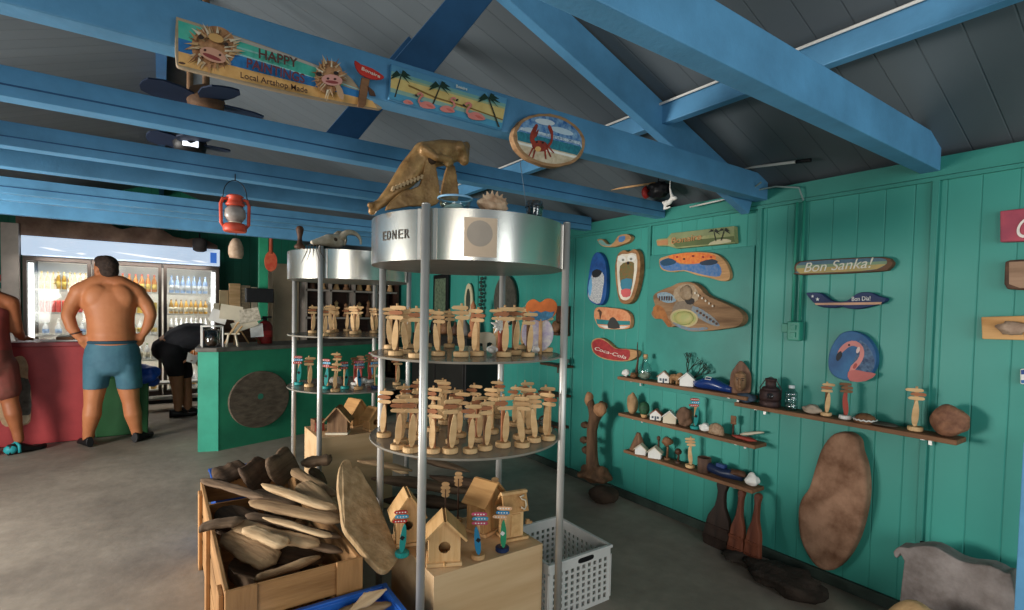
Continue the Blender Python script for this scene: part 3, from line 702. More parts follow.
def slope_pt(u, v):
    f = (v-460)/110.; f = max(0, min(1, f))
    return at(u, v, 1, 2.40-.52*f)
A3 = [slope_pt(u, v) for u, v in [(a, b_) for a, b_, _ in smoothpoly([(a, b_, 0) for a, b_ in out], 3)]]
nrm = (slope_pt(345, 470)-slope_pt(390, 560)).cross(slope_pt(340, 500)-slope_pt(380, 500)); nrm.normalize()
if nrm.y > 0: nrm = -nrm
c0 = sum(A3, V((0, 0, 0)))/len(A3)
o = build('driftwood_board', MB().slab(A3, nrm, .026, smooth=False), wood('c4a57d', '93754f', 3, .85, .5, ax=2), world=c0, bevel=.008, bseg=3)
tag(o, 'great pale driftwood board with split top leaning over the crate corner', 'driftwood', 'driftwood pieces in and around the pine crate')
# blue plastic crates
BLUEP = paint('2f6fd0', .4, var=.08, scale=4); BLUED = paint('1c4a9a', .45, var=.1)
def tray(name, lab, x0, x1, y0, y1, z, mat, wall=.012, rotz=0):
    t = thing(name, lab, 'crate', ((x0+x1)/2, (y0+y1)/2, 0), rotz)
    X, Y = (x1-x0)/2, (y1-y0)/2
    build('bottom', MB().box((0, 0, .01), (2*X-.02, 2*Y-.02, .012)), mat, t)
    for sx, sy, dx, dy in ((0, -1, 2*X, wall), (0, 1, 2*X, wall), (-1, 0, wall, 2*Y-2*wall), (1, 0, wall, 2*Y-2*wall)):
        s = build('side_panel', MB().box((sx*(X-wall/2), sy*(Y-wall/2), z/2+.003), (dx, dy, z-.006)), mat, t, bevel=.003)
    rb = MB(); w_ = .02
    rb.box((0, -Y-.002, z), (2*X+.03, w_, .018)).box((0, Y+.002, z), (2*X+.03, w_, .018)).box((-X-.002, 0, z), (w_, 2*Y, .018)).box((X+.002, 0, z), (w_, 2*Y, .018))
    build('rim', rb, mat, t, bevel=.003)
    return t
tray('blue_crate', 'bright blue plastic crate of shells and wood before the pine crate', .36, .72, 1.50, 1.905, .30, BLUEP)
tray('blue_crate', 'dark blue plastic crate half hidden behind the pine crate', .25, .555, 3.31, 3.62, .375, BLUED)
o = drift(px(348, 612, .30), px(386, 588, .36), .05, .016, 3, 303, 'pale leaf-shaped wood piece standing in the blue crate', .9, a=.5, b=.5, grp='wood pieces in the blue crate', pw=.8)
drift(px(338, 612, .29), px(392, 604, .29), .05, .03, 1, 309, 'reddish brown wood piece lying in the blue crate', 0, grp='wood pieces in the blue crate')
drift(px(322, 620, .28), px(352, 606, .28), .04, .03, 2, 313, 'short dark wood piece in the blue crate', 0, grp='wood pieces in the blue crate')

# ------------------------------------------------------------ plywood box with birdhouses
PLY = wood('d8b68c', 'c39c70', 1.6, .6, .06, ax=0)
BX0, BX1, BY0, BY1, BZ = .845, 1.365, 1.715, 2.14, .39
t = thing('plywood_box', 'plain plywood box standing in the base of the large stand', 'box', ((BX0+BX1)/2, (BY0+BY1)/2, 0))
hx, hy = (BX1-BX0)/2, (BY1-BY0)/2
build('front_panel', MB().box((0, -hy+.006, (BZ-.012)/2), (2*hx, .012, BZ-.012)), PLY, t, bevel=.001)
build('back_panel', MB().box((0, hy-.006, (BZ-.012)/2), (2*hx, .012, BZ-.012)), PLY, t)
for s_ in (-1, 1): build('side_panel', MB().box((s_*(hx-.006), 0, (BZ-.012)/2), (.012, 2*hy-.024, BZ-.012)), PLY, t)
build('top_panel', MB().box((0, 0, BZ-.006), (2*hx, 2*hy, .012)), PLY, t, bevel=.001)
def birdhouse(loc, rz, w, h, d, roofh, label, mats, hole=True, perch=True, over=.02, shed=False):
    t = thing('birdhouse', label, 'birdhouse', loc, rz)
    wm, rm, fm = mats
    build('floor_board', MB().box((0, -.006, .007), (w+.014, d+.02, .014)), fm, t, bevel=.002)
    ph = [(-w/2, 0, .014), (w/2, 0, .014), (w/2, 0, h), (0, 0, h+roofh), (-w/2, 0, h)]
    hb = MB()
    # front wall with a round opening
    n = 24; hz = h*.62; hr = min(w*.19, .024)
    for y, nm in ((-d/2, 'front_wall'), (d/2-.008, 'back_wall')):
        f = MB()
        if nm == 'front_wall' and hole:
            per = []
            for i in range(n):
                a = 2*pi*i/n; c, s_ = cos(a), sin(a)
                # walk out to the gable outline along this direction
                best = 9
                for j in range(5):
                    p, q = ph[j], ph[(j+1) % 5]; ex, ez = q[0]-p[0], q[2]-p[2]; den = c*ez-s_*ex
                    if abs(den) > 1e-9:
                        r = ((p[0])*ez-(p[2]-hz)*ex)/den; q_ = ((c*r-p[0])*ex+(s_*r+hz-p[2])*ez)/(ex*ex+ez*ez)
                        if r > 0 and -1e-6 <= q_ <= 1+1e-6: best = min(best, r)
                per.append((c*best, s_*best+hz))
            # keep the true corners
            for j in range(5):
                ang = atan2(ph[j][2]-hz, ph[j][0]) % (2*pi); i = round(ang/(2*pi)*n) % n; per[i] = (ph[j][0], ph[j][2])
            vs = []
            for i in range(n):
                a = 2*pi*i/n
                for yy in (y, y+.008): vs += [(per[i][0], yy, per[i][1]), (cos(a)*hr, yy, hz+sin(a)*hr)]
            fs = []
            for i in range(n):
                a, b_ = 4*i, 4*((i+1) % n)
                fs += [(a, a+1, b_+1, b_), (a+2, b_+2, b_+3, a+3), (a+1, a+3, b_+3, b_+1), (a, b_, b_+2, a+2)]
            f.add(vs, fs)
        else:
            f.slab([(p[0], y, p[2]) for p in ph], (0, -1, 0), -.008 if False else .008) if False else f.slab([(p[0], y, p[2]) for p in ph], (0, -1, 0), .008)
        build(nm, f, wm, t)
    for s_ in (-1, 1):
        build('side_wall', MB().box((s_*(w/2-.004), 0, (h+.014)/2), (.008, d-.018, h-.016)), wm, t)
        p0 = V((0, 0, h+roofh+.004)); p1 = V((s_*(w/2+over), 0, h-roofh*over/(w/2)+.004)); nrm = V((-(p1-p0).z*s_, 0, abs((p1-p0).x))).normalized(); nrm = V((s_*abs(nrm.x), 0, abs(nrm.z)))
        vs = [V((p.x, y, p.z))+nrm*q for q in (0, .009) for p, y in ((p0, -d/2-.025), (p1, -d/2-.025), (p1, d/2+.012), (p0, d/2+.012))]
        build('roof_board', MB().add(vs, [(0, 3, 2, 1), (4, 5, 6, 7), (0, 1, 5, 4), (1, 2, 6, 5), (2, 3, 7, 6), (3, 0, 4, 7)]), rm, t)
    if perch: build('perch', MB().cyl((0, -d/2-.035, hz-hr-.035), (0, -d/2, hz-hr-.035), .004, n=8), rm, t)
    return t
PW = (wood('e0b884', 'c99c66', 6, .65, .15, ax=2), wood('dbb07a', 'c0935c', 5, .65, .15, ax=1), PINE)
PW2 = (wood('c89a66', 'a57848', 6, .65, .15, ax=2), wood('c99a62', 'a8794a', 5, .65, .15, ax=1), PINE2)
PWD = (wood('8a6a4c', '644832', 6, .7, .2, ax=2), wood('a9865e', '7d5e40', 5, .7, .2, ax=1), CREAM)
z = BZ+.0012
def bat(u, v, z=z, dx=0, dy=0): p = at(u, v, 2, z); return V((p.x+dx, p.y+dy, z))
birdhouse(bat(450, 565, dy=.055), -.42, .125, .115, .10, .062, 'pale pine birdhouse with round hole on the front edge of the plywood box', PW)
birdhouse(bat(402, 556, dx=.07, dy=.12), -.25, .10, .14, .10, .07, 'plain pine birdhouse half hidden behind the front post', PW, perch=False)
birdhouse(bat(502, 543, dx=.01, dy=.16), .35, .14, .15, .10, .07, 'darker brown birdhouse at the back of the plywood box', PW2, hole=False, perch=False)
# the tall house with a flat front and the curl on its roof
p = bat(521, 543, dy=.045)
t = thing('birdhouse', 'tall pine house with steep front roof and carved curl on the plywood box', 'birdhouse', p, -.15)
build('body', MB().box((-.008, .03, .075), (.085, .08, .12)).box((.0, .03, .006), (.115, .10, .012)), PW[0], t, bevel=.002)
build('door_panel', MB().box((-.005, -.012, .070), (.045, .006, .095)), PW[1], t, bevel=.002)
build('roof_board', MB().box((-.005, -.002, .165), (.12, .012, .085), rot=(-.35, 0, 0)), PW2[1], t, bevel=.002)
build('roof_board', MB().box((-.005, .055, .17), (.12, .012, .09), rot=(.75, 0, 0)), PW2[1], t, bevel=.002)
build('ridge_strip', MB().box((-.005, .012, .206), (.126, .022, .012)), PW[0], t, bevel=.002)
build('curl', MB().tube([(.024+x*.018, -.021+z_*.2, .165+z_*.5) for x, z_ in ((-.6, -.03), (.2, -.05), (.9, -.02), (.8, .02), (.0, .03), (-.5, .05), (.6, .06))], .004, 6), CREAM, t)
build('bird', MB().box((.072, .01, .06), (.03, .012, .01)).box((.066, .01, .07), (.014, .012, .012)), PINE2, t)
for (u, v, k_, dx, lab) in [(402, 556, 4, .0, 'painted souvenir signpost with peach and red boards beside the front post'), (479, 559, 5, .0, 'painted souvenir signpost with red and blue boards in the middle of the plywood box'), (505, 553, 6, .0, 'painted souvenir signpost on a teal base before the tall pine house')]:
    p = bat(u, v)
    post(k_, V((p.x, max(p.y, BY0+.035), z)), face(p), lab, 'painted souvenir signposts on the plywood box', .96)
# little tree cut-outs on sticks behind the houses, each on its own base
def tree_stick(p, h, lab):
    t = thing('wooden_tree', lab, 'ornament', p, face(p))
    build('stick', MB().cyl((0, 0, .01), (0, 0, h), .004, n=8), DARKW, t)
    build('base', MB().lathe([(.022, 0), (.022, .012), (.001, .012)], 14, smooth=False), PINE2, t)
    cm_ = MB()
    for i in range(4): cm_.slab([(x, -.003, h-.004+zz) for x, zz in ell(0, -.024+i*.017, .024-.004*abs(i-1.5), .010, n=14)], (0, -1, 0), .006)
    build('cutout_foliage', cm_, PINE2, t)
tree_stick(bat(451, 535, dx=.0, dy=.06), .19, 'small wooden tree cutout on a stick behind the pale pine birdhouse')
tree_stick(bat(466, 527, dx=.0, dy=.08), .205, 'small wooden tree cutout on a stick next to the darker birdhouse')
tree_stick(V((1.335, 2.06, z)), .165, 'small wooden tree cutout on a stick behind the tall pine house')

# box and birdhouses in the rear stand
RB = tuple(D2)
t = thing('plywood_box', 'pale plywood box standing in the base of the rear stand', 'box', (D2.x, D2.y+.02, 0))
build('front_panel', MB().box((0, -.19, .275), (.50, .012, .53)), PLY, t)
build('back_panel', MB().box((0, .19, .275), (.50, .012, .53)), PLY, t)
for s_ in (-1, 1): build('side_panel', MB().box((s_*.244, 0, .275), (.012, .366, .53)), PLY, t)
build('top_panel', MB().box((0, 0, .546), (.50, .392, .012)), PLY, t)
z2 = .5535
birdhouse(V((D2.x-.10, D2.y-.09, z2)), -.5, .13, .10, .09, .075, 'dark wooden birdhouse with pale trim in the base of the rear stand', PWD, hole=False, perch=False)
birdhouse(V((D2.x+.06, D2.y+.08, z2)), .35, .11, .11, .10, .075, 'brown birdhouse in the middle of the rear stand base', PW2, hole=False, perch=False)
birdhouse(V((D2.x+.13, D2.y-.10, z2)), .3, .10, .09, .07, .06, 'small tan birdhouse nearest the large stand in the rear stand base', PW2, perch=False)
t = thing('gift_box', 'small red and brown wooden box in the base of the rear stand', 'box', (D2.x-.20, D2.y+.06, z2), .2)
build('box_body', MB().box((0, 0, .04), (.07, .06, .08)), MIDW, t); build('box_front', MB().box((0, -.033, .03), (.06, .006, .06)), paint('a5483c', .6), t)

# ------------------------------------------------------------ white perforated crate
WC = paint('d3cfca', .5, var=.06)
t = thing('storage_crate', 'white perforated plastic storage crate on the floor beside the large stand', 'crate', (1.61, 1.935, 0))
cx_, cy_, cz_ = .19, .20, .265
def perf(w, h, nx, nz, hole_w, hole_h, z0, M):
    """a plastic grid: bars between square holes"""
    f = MB(); pw_ = (w-.03)/nx; ph_ = (h-z0-.02)/nz
    f.box((0, 0, z0/2), (w, .006, z0), M=M); 
    f.box((0, 0, h-.02), (w, .006, .04), M=M)
    for i in range(nx+1):
        x = -w/2+.015+i*pw_
        f.box((x if 0 < i < nx else x+(-.0075 if i == 0 else .0075), 0, (z0+h-.04)/2), (pw_-hole_w if 0 < i < nx else .015+(pw_-hole_w), .006, h-.04-z0), M=M)
    for j in range(nz):
        zz = z0+(j+.5)*(h-.04-z0)/nz
        f.box((0, 0, zz+(h-.04-z0)/nz/2), (w, .0058, (h-.04-z0)/nz-hole_h), M=M)
    return f
for nm, M, w_, nx in (('front_panel', Matrix.Translation((0, -cy_, 0)), 2*cx_, 10), ('back_panel', Matrix.Translation((0, cy_, 0)), 2*cx_, 10), ('side_panel', Matrix.Translation((-cx_, 0, 0)) @ Matrix.Rotation(pi/2, 4, 'Z'), 2*cy_, 11), ('side_panel', Matrix.Translation((cx_, 0, 0)) @ Matrix.Rotation(pi/2, 4, 'Z'), 2*cy_, 11)):
    pn = build(nm + '_grid', perf(w_, cz_, nx, 7, .019, .019, .02, M), WC, t)
    if nm == 'front_panel': build('grip_slot', MB().slab([(x, -cy_-.0035, z_) for x, z_ in ell(.03, cz_-.022, .05, .013, sq=.6)], (0, -1, 0), .002), BLACK, pn)
build('bottom', MB().box((0, 0, .006), (2*cx_, 2*cy_, .008)), WC, t)
rb = MB()
for y in (-cy_, cy_): rb.box((0, y, cz_), (2*cx_+.02, .018, .014))
for x in (-cx_, cx_): rb.box((x, 0, cz_), (.018, 2*cy_, .014))
build('rim', rb, WC, t, bevel=.002)

for o in bpy.data.objects:
    if o.parent is None and o.name.split('.')[0] in ('plywood_box', 'birdhouse', 'display_stand', 'blue_crate', 'gift_box', 'wooden_tree', 'driftwood_board'): obstacle(o)
# round ended block and the great leaning board
A = V((.70, 3.02, .50)); B = V((.80, 3.10, .38))
drift(A, B, .12, .06, 2, 77, 'rounded brown driftwood block leaning at the back of the crate', .7, a=.35, b=.35)
# dark driftwood heap between the two stands
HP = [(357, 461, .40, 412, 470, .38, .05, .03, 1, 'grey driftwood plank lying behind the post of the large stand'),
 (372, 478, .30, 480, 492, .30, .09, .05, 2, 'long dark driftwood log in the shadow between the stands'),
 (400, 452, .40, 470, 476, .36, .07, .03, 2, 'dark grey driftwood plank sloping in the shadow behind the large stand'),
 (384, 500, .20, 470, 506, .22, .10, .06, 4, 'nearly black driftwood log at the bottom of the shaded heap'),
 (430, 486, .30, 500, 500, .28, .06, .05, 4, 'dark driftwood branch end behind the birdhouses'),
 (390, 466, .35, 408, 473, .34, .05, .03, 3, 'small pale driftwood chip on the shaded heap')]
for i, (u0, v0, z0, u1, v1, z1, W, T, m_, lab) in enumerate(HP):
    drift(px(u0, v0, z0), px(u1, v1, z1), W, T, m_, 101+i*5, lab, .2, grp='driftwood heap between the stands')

# ------------------------------------------------------------ signs and carvings on the green wall
def wp(pts, x): return [at(u, v, 0, x) for u, v in pts]
def sm2(pts, k=3): return [(a, b_) for a, b_, _ in smoothpoly([(a, b_, 0) for a, b_ in pts], k)]
NX = (-1, 0, 0)
def sign(name, lab, cat, out, mat, thick=.022, x=None, group=None, bev=.004, smooth=True, k=3, part='board'):
    """a flat piece hung on the green wall"""
    x = XW-.019-thick if x is None else x
    pts = wp(sm2(out, k) if smooth else out, x)
    c = sum(pts, V((0, 0, 0)))/len(pts); c.x = XW-.019
    t = thing(name, lab, cat, c, 0, group); t['px'] = x
    b_ = build(part, MB().slab(pts, NX, XW-.0008-x), mat, t, world=c, bevel=bev)
    del t['px']
    return t, x, b_
def patches(t, x, name, lst, n=NX, par=None):
    """painted areas lying on a sign: [(pixel outline, material, smooth)], each a hair above the one before"""
    mats, mb = [], MB()
    for i, e in enumerate(lst):
        out, m_ = e[0], e[1]
        if m_ not in mats: mats.append(m_)
        P = wp(sm2(out, 2) if len(e) > 2 and e[2] else out, x-.0008-.0004*i)
        mb.slab(P, n, .0006, mats.index(m_))
    o = build(name, mb, mats, t, world=t.location)
    return o
def P5(h, r=.55, **k): return paint(h, r, **k)
W_BR = wood('a87b50', '7c5636', 4, .7, .3, ax=1); W_LT = wood('c79b6c', '9b7248', 4, .7, .25, ax=1)
# 1 small wavy driftwood
t, x, b_ = sign('wavy_driftwood', 'small wavy driftwood piece, topmost on the wall beside the stand', 'wall decoration', [(597, 240), (602, 239), (607, 244), (613, 243), (618, 236), (626, 234), (631, 237), (628, 242), (620, 245), (612, 247), (602, 246)], W_LT)
patches(t, x, 'painted_pattern', [([(598, 241), (602, 240), (607, 244.5), (612, 244), (609, 246), (602, 245)], P5('7fb0a8'), 1), ([(619, 237), (625, 236), (624, 241), (619, 242)], P5('4f7fb0'), 1)])
# 2 blue surfboard shape
t, x, b_ = sign('driftwood_sign', 'tall dark blue oval driftwood painted with a white spray, beside the grinning mask', 'wall decoration', [(597, 252), (603, 257), (606, 270), (606, 292), (603, 303), (597, 305), (589, 300), (587, 290), (589, 272), (592, 258)], P5('2b63a8', .5, hex2='1c3f78', scale=12))
patches(t, x, 'painted_pattern', [([(592, 274), (599, 270), (604, 276), (603, 288), (600, 303), (593, 302), (588, 296), (590, 285)], P5('d8d5cf', hex2='7d8896', scale=90), 1), ([(592, 272), (597, 269), (602, 272), (598, 277), (593, 277)], P5('22242a'), 1), ([(588, 288), (591, 276), (592, 286), (590, 297)], P5('6fb3dc'), 1)])
# 3 grinning mask
t, x, b_ = sign('wooden_mask', 'tall oval wooden mask painted with a wide grin on the green wall', 'mask', [(618, 254), (624, 250), (628, 252), (634, 249), (639, 254), (640, 270), (637, 288), (632, 301), (625, 304), (619, 300), (616, 284), (615, 266)], W_BR, thick=.03)
patches(t, x, 'painted_pattern', [([(618, 256), (627, 254), (636, 254), (637, 270), (633, 290), (629, 299), (623, 300), (619, 294), (617, 272)], P5('e6dcc8'), 1), ([(620, 266), (627, 262), (634, 263), (633, 280), (630, 293), (623, 294), (620, 280)], P5('5f6a40', hex2='8a5a32', scale=60), 1),
    ([(621, 280), (632, 279), (630, 290), (622, 290)], P5('3f7f94'), 1), ([(621, 290), (630, 289), (630, 296), (623, 297)], P5('d0605f'), 1), (ell(622, 259, 4.2, 3.2, 10), P5('f0ece2')), (ell(631.5, 258, 4.4, 3.4, -10), P5('f0ece2')), (ell(628, 263, 1.4, 1.6), P5('201a18')), (ell(623, 260, 1.3, 1.3), P5('8a8a80')), (ell(631, 259, 1.3, 1.3), P5('8a8a80'))])
# 4 sunset driftwood
t, x, b_ = sign('driftwood_sign', 'small oblong driftwood painted with an orange sunset over teal sea', 'wall decoration', [(595, 309), (600, 307), (612, 308), (624, 310), (630, 316), (630, 326), (625, 329), (605, 329), (598, 326), (594, 317)], P5('e0a274', hex2='c9744c', scale=25))
patches(t, x, 'painted_pattern', [([(596, 319), (612, 320.5), (630, 321), (630, 325), (612, 325), (597, 324)], P5('2f8a8c'), 0), ([(598, 325), (612, 326), (629, 326), (624, 328.5), (605, 328.5)], P5('e8e0d4'), 0), ([(608, 328), (609, 320), (613, 317), (617, 321), (620, 328)], P5('3c3a38'), 1), ([(597, 311), (599, 309), (602, 312), (600, 320), (599, 312)], P5('5a4030'), 0)])
# 5 red cola sign
t, x, b_ = sign('driftwood_sign', 'red curved driftwood with white cola script on the green wall', 'sign', [(591, 344), (594, 339), (601, 338), (608, 342), (615, 348), (627, 349), (637, 351), (636, 357), (628, 361), (614, 361), (601, 358), (593, 352)], W_LT)
patches(t, x, 'painted_pattern', [([(592, 344), (595, 340), (601, 339), (608, 343), (615, 348.5), (627, 349.5), (630, 352), (628, 360), (614, 360), (601, 357), (594, 352)], P5('b23a3a', hex2='8a2c30', scale=30), 1)])
text(t, 'Coca-Cola', at(594, 349.5, 0, x-.002), at(625, 359, 0, x-.002), .028, NX, P5('efe6d8'), lift=.0005, shear=.25)
# 6 long palm sign
t, x, b_ = sign('bottle_board', 'long bottle-shaped board with two painted palms, high on the green wall', 'sign', [(656, 240), (658, 239), (667, 238), (671, 233), (682, 232), (734, 226), (735, 243), (676, 248.5), (668, 246), (657, 246)], P5('7d8a5a', hex2='a5a070', scale=14), smooth=False)
PALM = P5('22261c')
def palm(u, v, h, w_, m_=PALM, lean=0):
    o = [([(u-.6, v), (u+.6, v), (u+lean+.5, v-h), (u+lean-.5, v-h)], m_)]
    for a in (-160, -130, -95, -60, -25, 10, 200):
        c, s_ = cos(radians(a))*w_, sin(radians(a))*w_*.8
        tx, ty = u+lean, v-h
        o.append(([(tx, ty-.6), (tx+c*.5, ty+s_*.5-1.0), (tx+c, ty+s_+w_*.35), (tx+c*.5, ty+s_*.5+.8)], m_))
    return o
patches(t, x, 'painted_pattern', [([(657, 241), (668, 239), (668, 245), (657, 245.5)], P5('c08a5c')), ([(671, 233.5), (734, 227), (734, 232), (671, 240)], P5('8b9468')), ([(671, 242), (734, 236), (735, 242), (676, 247)], P5('5f6d40')), ([(708, 245), (716, 240), (727, 239), (731, 242)], P5('cfc6a0'), 1)]+palm(716, 241, 9, 6.5, lean=-2)+palm(721, 240.5, 9.5, 6.5, lean=3))
text(t, 'Bonaire', at(671, 244, 0, x-.003), at(701, 239.5, 0, x-.003), .042, NX, P5('c98f5c'), shear=.1, lift=.004)
# 7 orange and blue fish shape
t, x, b_ = sign('driftwood_sign', 'long driftwood painted orange above and blue below, under the bottle-shaped board', 'wall decoration', [(659, 260), (663, 257), (675, 254), (690, 252), (706, 252), (718, 255), (726, 263), (730, 274), (728, 280), (721, 281), (710, 278), (696, 275), (684, 271), (671, 272), (661, 269)], W_LT)
patches(t, x, 'painted_pattern', [([(668, 256), (680, 253.5), (695, 252.5), (710, 253.5), (716, 257), (712, 262), (694, 264), (676, 262)], P5('e08a3a', hex2='d05a30', scale=40), 1), ([(660, 261), (670, 259), (680, 264), (694, 264), (714, 262), (721, 268), (720, 276), (710, 276), (696, 273), (684, 270), (671, 271), (662, 268)], P5('2f6aa5', hex2='6a7fa0', scale=50), 1), ([(660, 262), (668, 258), (676, 261), (674, 264), (664, 266)], P5('1f4a66'), 1), ([(700, 262), (712, 259), (718, 262), (712, 265), (702, 265)], P5('23364a'), 1)]+[(ell(u, v, 1.2, 1.0), P5(c)) for u, v, c in ((677, 257, 'b02c2c'), (684, 259, '5a2a1a'), (693, 256, '7a2a2a'), (703, 257, 'a02a2a'), (711, 257, 'b03030'))])
# 8 turtle driftwood
t, x, b_ = sign('carved_turtle', 'largest wall piece, carved driftwood turtle with painted shell and flippers', 'wall carving', [(651, 313), (655, 307), (653, 296), (661, 290), (672, 286), (678, 283), (690, 282), (699, 287), (706, 295), (722, 302), (738, 310), (743, 318), (738, 326), (722, 329), (706, 331), (688, 331), (676, 326), (670, 327), (662, 318), (655, 319)], wood('9c7a58', '6e5138', 4, .7, .4, ax=1), thick=.05)
lay = [([(653, 308), (658, 305), (664, 309), (668, 318), (672, 325), (668, 327), (662, 319), (655, 318)], P5('a86a34', hex2='7c4a22', scale=30), 1), ([(657, 294), (666, 292), (674, 296), (676, 301), (668, 303), (660, 300)], P5('8f9fa4', hex2='5f7f94', scale=60), 1), ([(674, 290), (684, 284), (694, 286), (699, 296), (695, 302), (684, 303), (675, 299)], P5('a8947a', hex2='8a7458', scale=50), 1),
    ([(676, 302), (690, 302), (696, 310), (690, 316), (680, 313), (672, 314)], P5('80705e', scale=60), 1), ([(693, 306), (703, 310), (714, 318), (720, 326), (712, 325), (700, 319), (692, 313)], P5('8a8478', hex2='5f7a90', scale=60), 1), (ell(684, 318, 14, 9, 6), P5('b9a77a')), (ell(684, 318, 12, 7.4, 6), P5('8f9a5c', hex2='b0a468', scale=40)),
    ([(684, 297), (694, 299), (693, 304), (687, 304)], P5('26221e'), 1), (ell(686, 289, 2.4, 2.2), P5('2c241c')), ([(673, 322), (690, 328), (706, 327), (706, 330), (688, 330.5), (676, 326)], P5('7f7468', hex2='5f86a0', scale=60), 1)]
for i in range(6): lay.append(([(659+i*2.4, 296.2), (660+i*2.4, 296.2), (659.8+i*2.4, 300.5), (658.8+i*2.4, 300.5)], P5('4a2c20')))
for i in range(7): lay.append((ell(697+i*3.2, 311+i*2.1, 1.0, 1.3), P5('5a3a2a')))
for i in range(6): lay.append((ell(695+i*3.5, 293+i*2.6, .8, 1.1), P5('ddd3c0')))
patches(t, x, 'painted_pattern', lay)
t2 = build('shell', MB().blob(at(684, 318, 0, x-.004), (.016, .075, .045), 3, .05, 1, 3), P5('9aa064', hex2='b7a56c', scale=14), t, world=t.location)
t2 = build('head', MB().blob(at(686, 293, 0, x-.006), (.02, .045, .048), 8, .2, 1.5, 3), P5('a08a70', hex2='7f6a52', scale=30), t, world=t.location)
# 9 Bon Sanka
t, x, b_ = sign('greeting_sign', 'long rounded board with white greeting script, upper of the two by the switch box', 'sign', [(794, 267), (797, 262.5), (806, 260.5), (850, 258), (884, 257), (891, 260), (892.5, 264), (888, 269), (878, 271.5), (800, 275), (795, 272)], wood('6a4a32', '4a3222', 4, .6, .2, ax=1), k=2)
ro = [(796, 267), (799, 263.5), (807, 261.5), (850, 259), (880, 258), (887, 261), (885, 265), (877, 269), (860, 271), (800, 273.5), (797, 271)]
patches(t, x, 'painted_pattern', [(ro, P5('4f6f7c', hex2='3c5a6c', scale=18), 1), ([(796, 267.5), (850, 264), (886, 263), (885, 265), (877, 269), (860, 271), (800, 273.5), (797, 271)], P5('b59a5c', hex2='9a8f5c', scale=20), 0), ([(796.5, 265.5), (887, 261), (886.5, 264), (796, 268.5)], P5('7f9a78'), 0)])
text(t, 'Bon Sanka!', at(803, 272.2, 0, x-.003), at(872, 267.5, 0, x-.003), .052, NX, P5('dcd8c8'), shear=.3, lift=.001)
# 10 Bon Dia
t, x, b_ = sign('greeting_sign', 'dark navy wave-shaped board with white greeting, lower of the two by the switch box', 'sign', [(806, 294), (811, 292.5), (820, 293), (826, 297), (833, 301), (846, 301), (856, 294), (864, 292), (872, 293), (878, 296), (886, 298), (884, 302), (872, 306), (858, 309), (848, 308.5), (840, 306.5), (834, 308), (818, 306)], P5('22345e'), k=3)
lay = [([(814.5, 303), (848, 302.5), (882, 302), (881, 304.4), (848, 305), (816, 305)], P5('d8a888'))]
for (u, v, r) in ((812.5, 296.3, 1.6), (817.5, 299.3, 2.0)): lay.append(([(u+(r if i % 2 == 0 else r*.42)*cos(radians(-90+36*i)), v+(r if i % 2 == 0 else r*.42)*sin(radians(-90+36*i))) for i in range(10)], P5('efeee8')))
patches(t, x, 'painted_pattern', lay)
text(t, 'Bon Dia!', at(851.5, 301, 0, x-.002), at(870, 300.3, 0, x-.002), .022, NX, P5('efeee8'), lift=.0005)
# 11 flamingo disc
t, x, b_ = sign('driftwood_sign', 'round blue driftwood disc painted with a pink flamingo above the long shelf', 'wall decoration', [(842, 333), (853, 331), (866, 337), (875, 350), (876, 364), (871, 374), (862, 381), (848, 381), (834, 376), (828, 366), (830, 350), (836, 339)], P5('3a6f9c', hex2='2c4f7c', scale=9))
PINK = P5('d98c84'); DPK = P5('b0524c')
patches(t, x, 'painted_pattern', [([(860, 340), (872, 352), (874, 368), (862, 378), (850, 372), (856, 356)], P5('2c3f60', hex2='5f7f9c', scale=40), 1), ([(849, 374), (851, 366), (857, 360), (860, 353), (857, 347), (851, 346), (845, 350), (841, 354), (838, 360), (837, 355), (840, 348), (847, 342), (856, 341), (863, 347), (864, 356), (860, 364), (855, 370), (854, 376)], PINK, 1), ([(837, 354), (841, 351), (842, 356), (838, 361), (836, 359)], P5('22222a'), 1), (ell(849, 345, 1.1, 1), P5('221a1a')), (ell(858, 350, 1.6, 3.4, 20), P5('f0d4cc')), (ell(855, 366, 1.6, 3, 30), DPK), ([(848, 372), (856, 370), (866, 372), (876, 374), (866, 381), (850, 381)], P5('c9706a'), 1)])
# 12 big oval slab
o = [(829, 437), (838, 433), (849, 434), (857, 441), (859, 452), (864, 468), (866, 492), (863, 515), (856, 540), (845, 560), (832, 571), (818, 569), (808, 558), (799, 538), (797, 512), (801, 498), (808, 488), (814, 468), (820, 450)]
pts = wp(sm2(o, 3), XW-.085); c0 = sum(pts, V((0, 0, 0)))/len(pts)
tb = build('stone_slab', MB().slab(pts, NX, .084), paint('a57f66', .9, hex2='63432f', scale=8, bump=1.0, bscale=7), world=c0, bevel=.022, bseg=4)
tag(tb, 'huge rough brown oval slab hanging low on the green wall', 'slab')
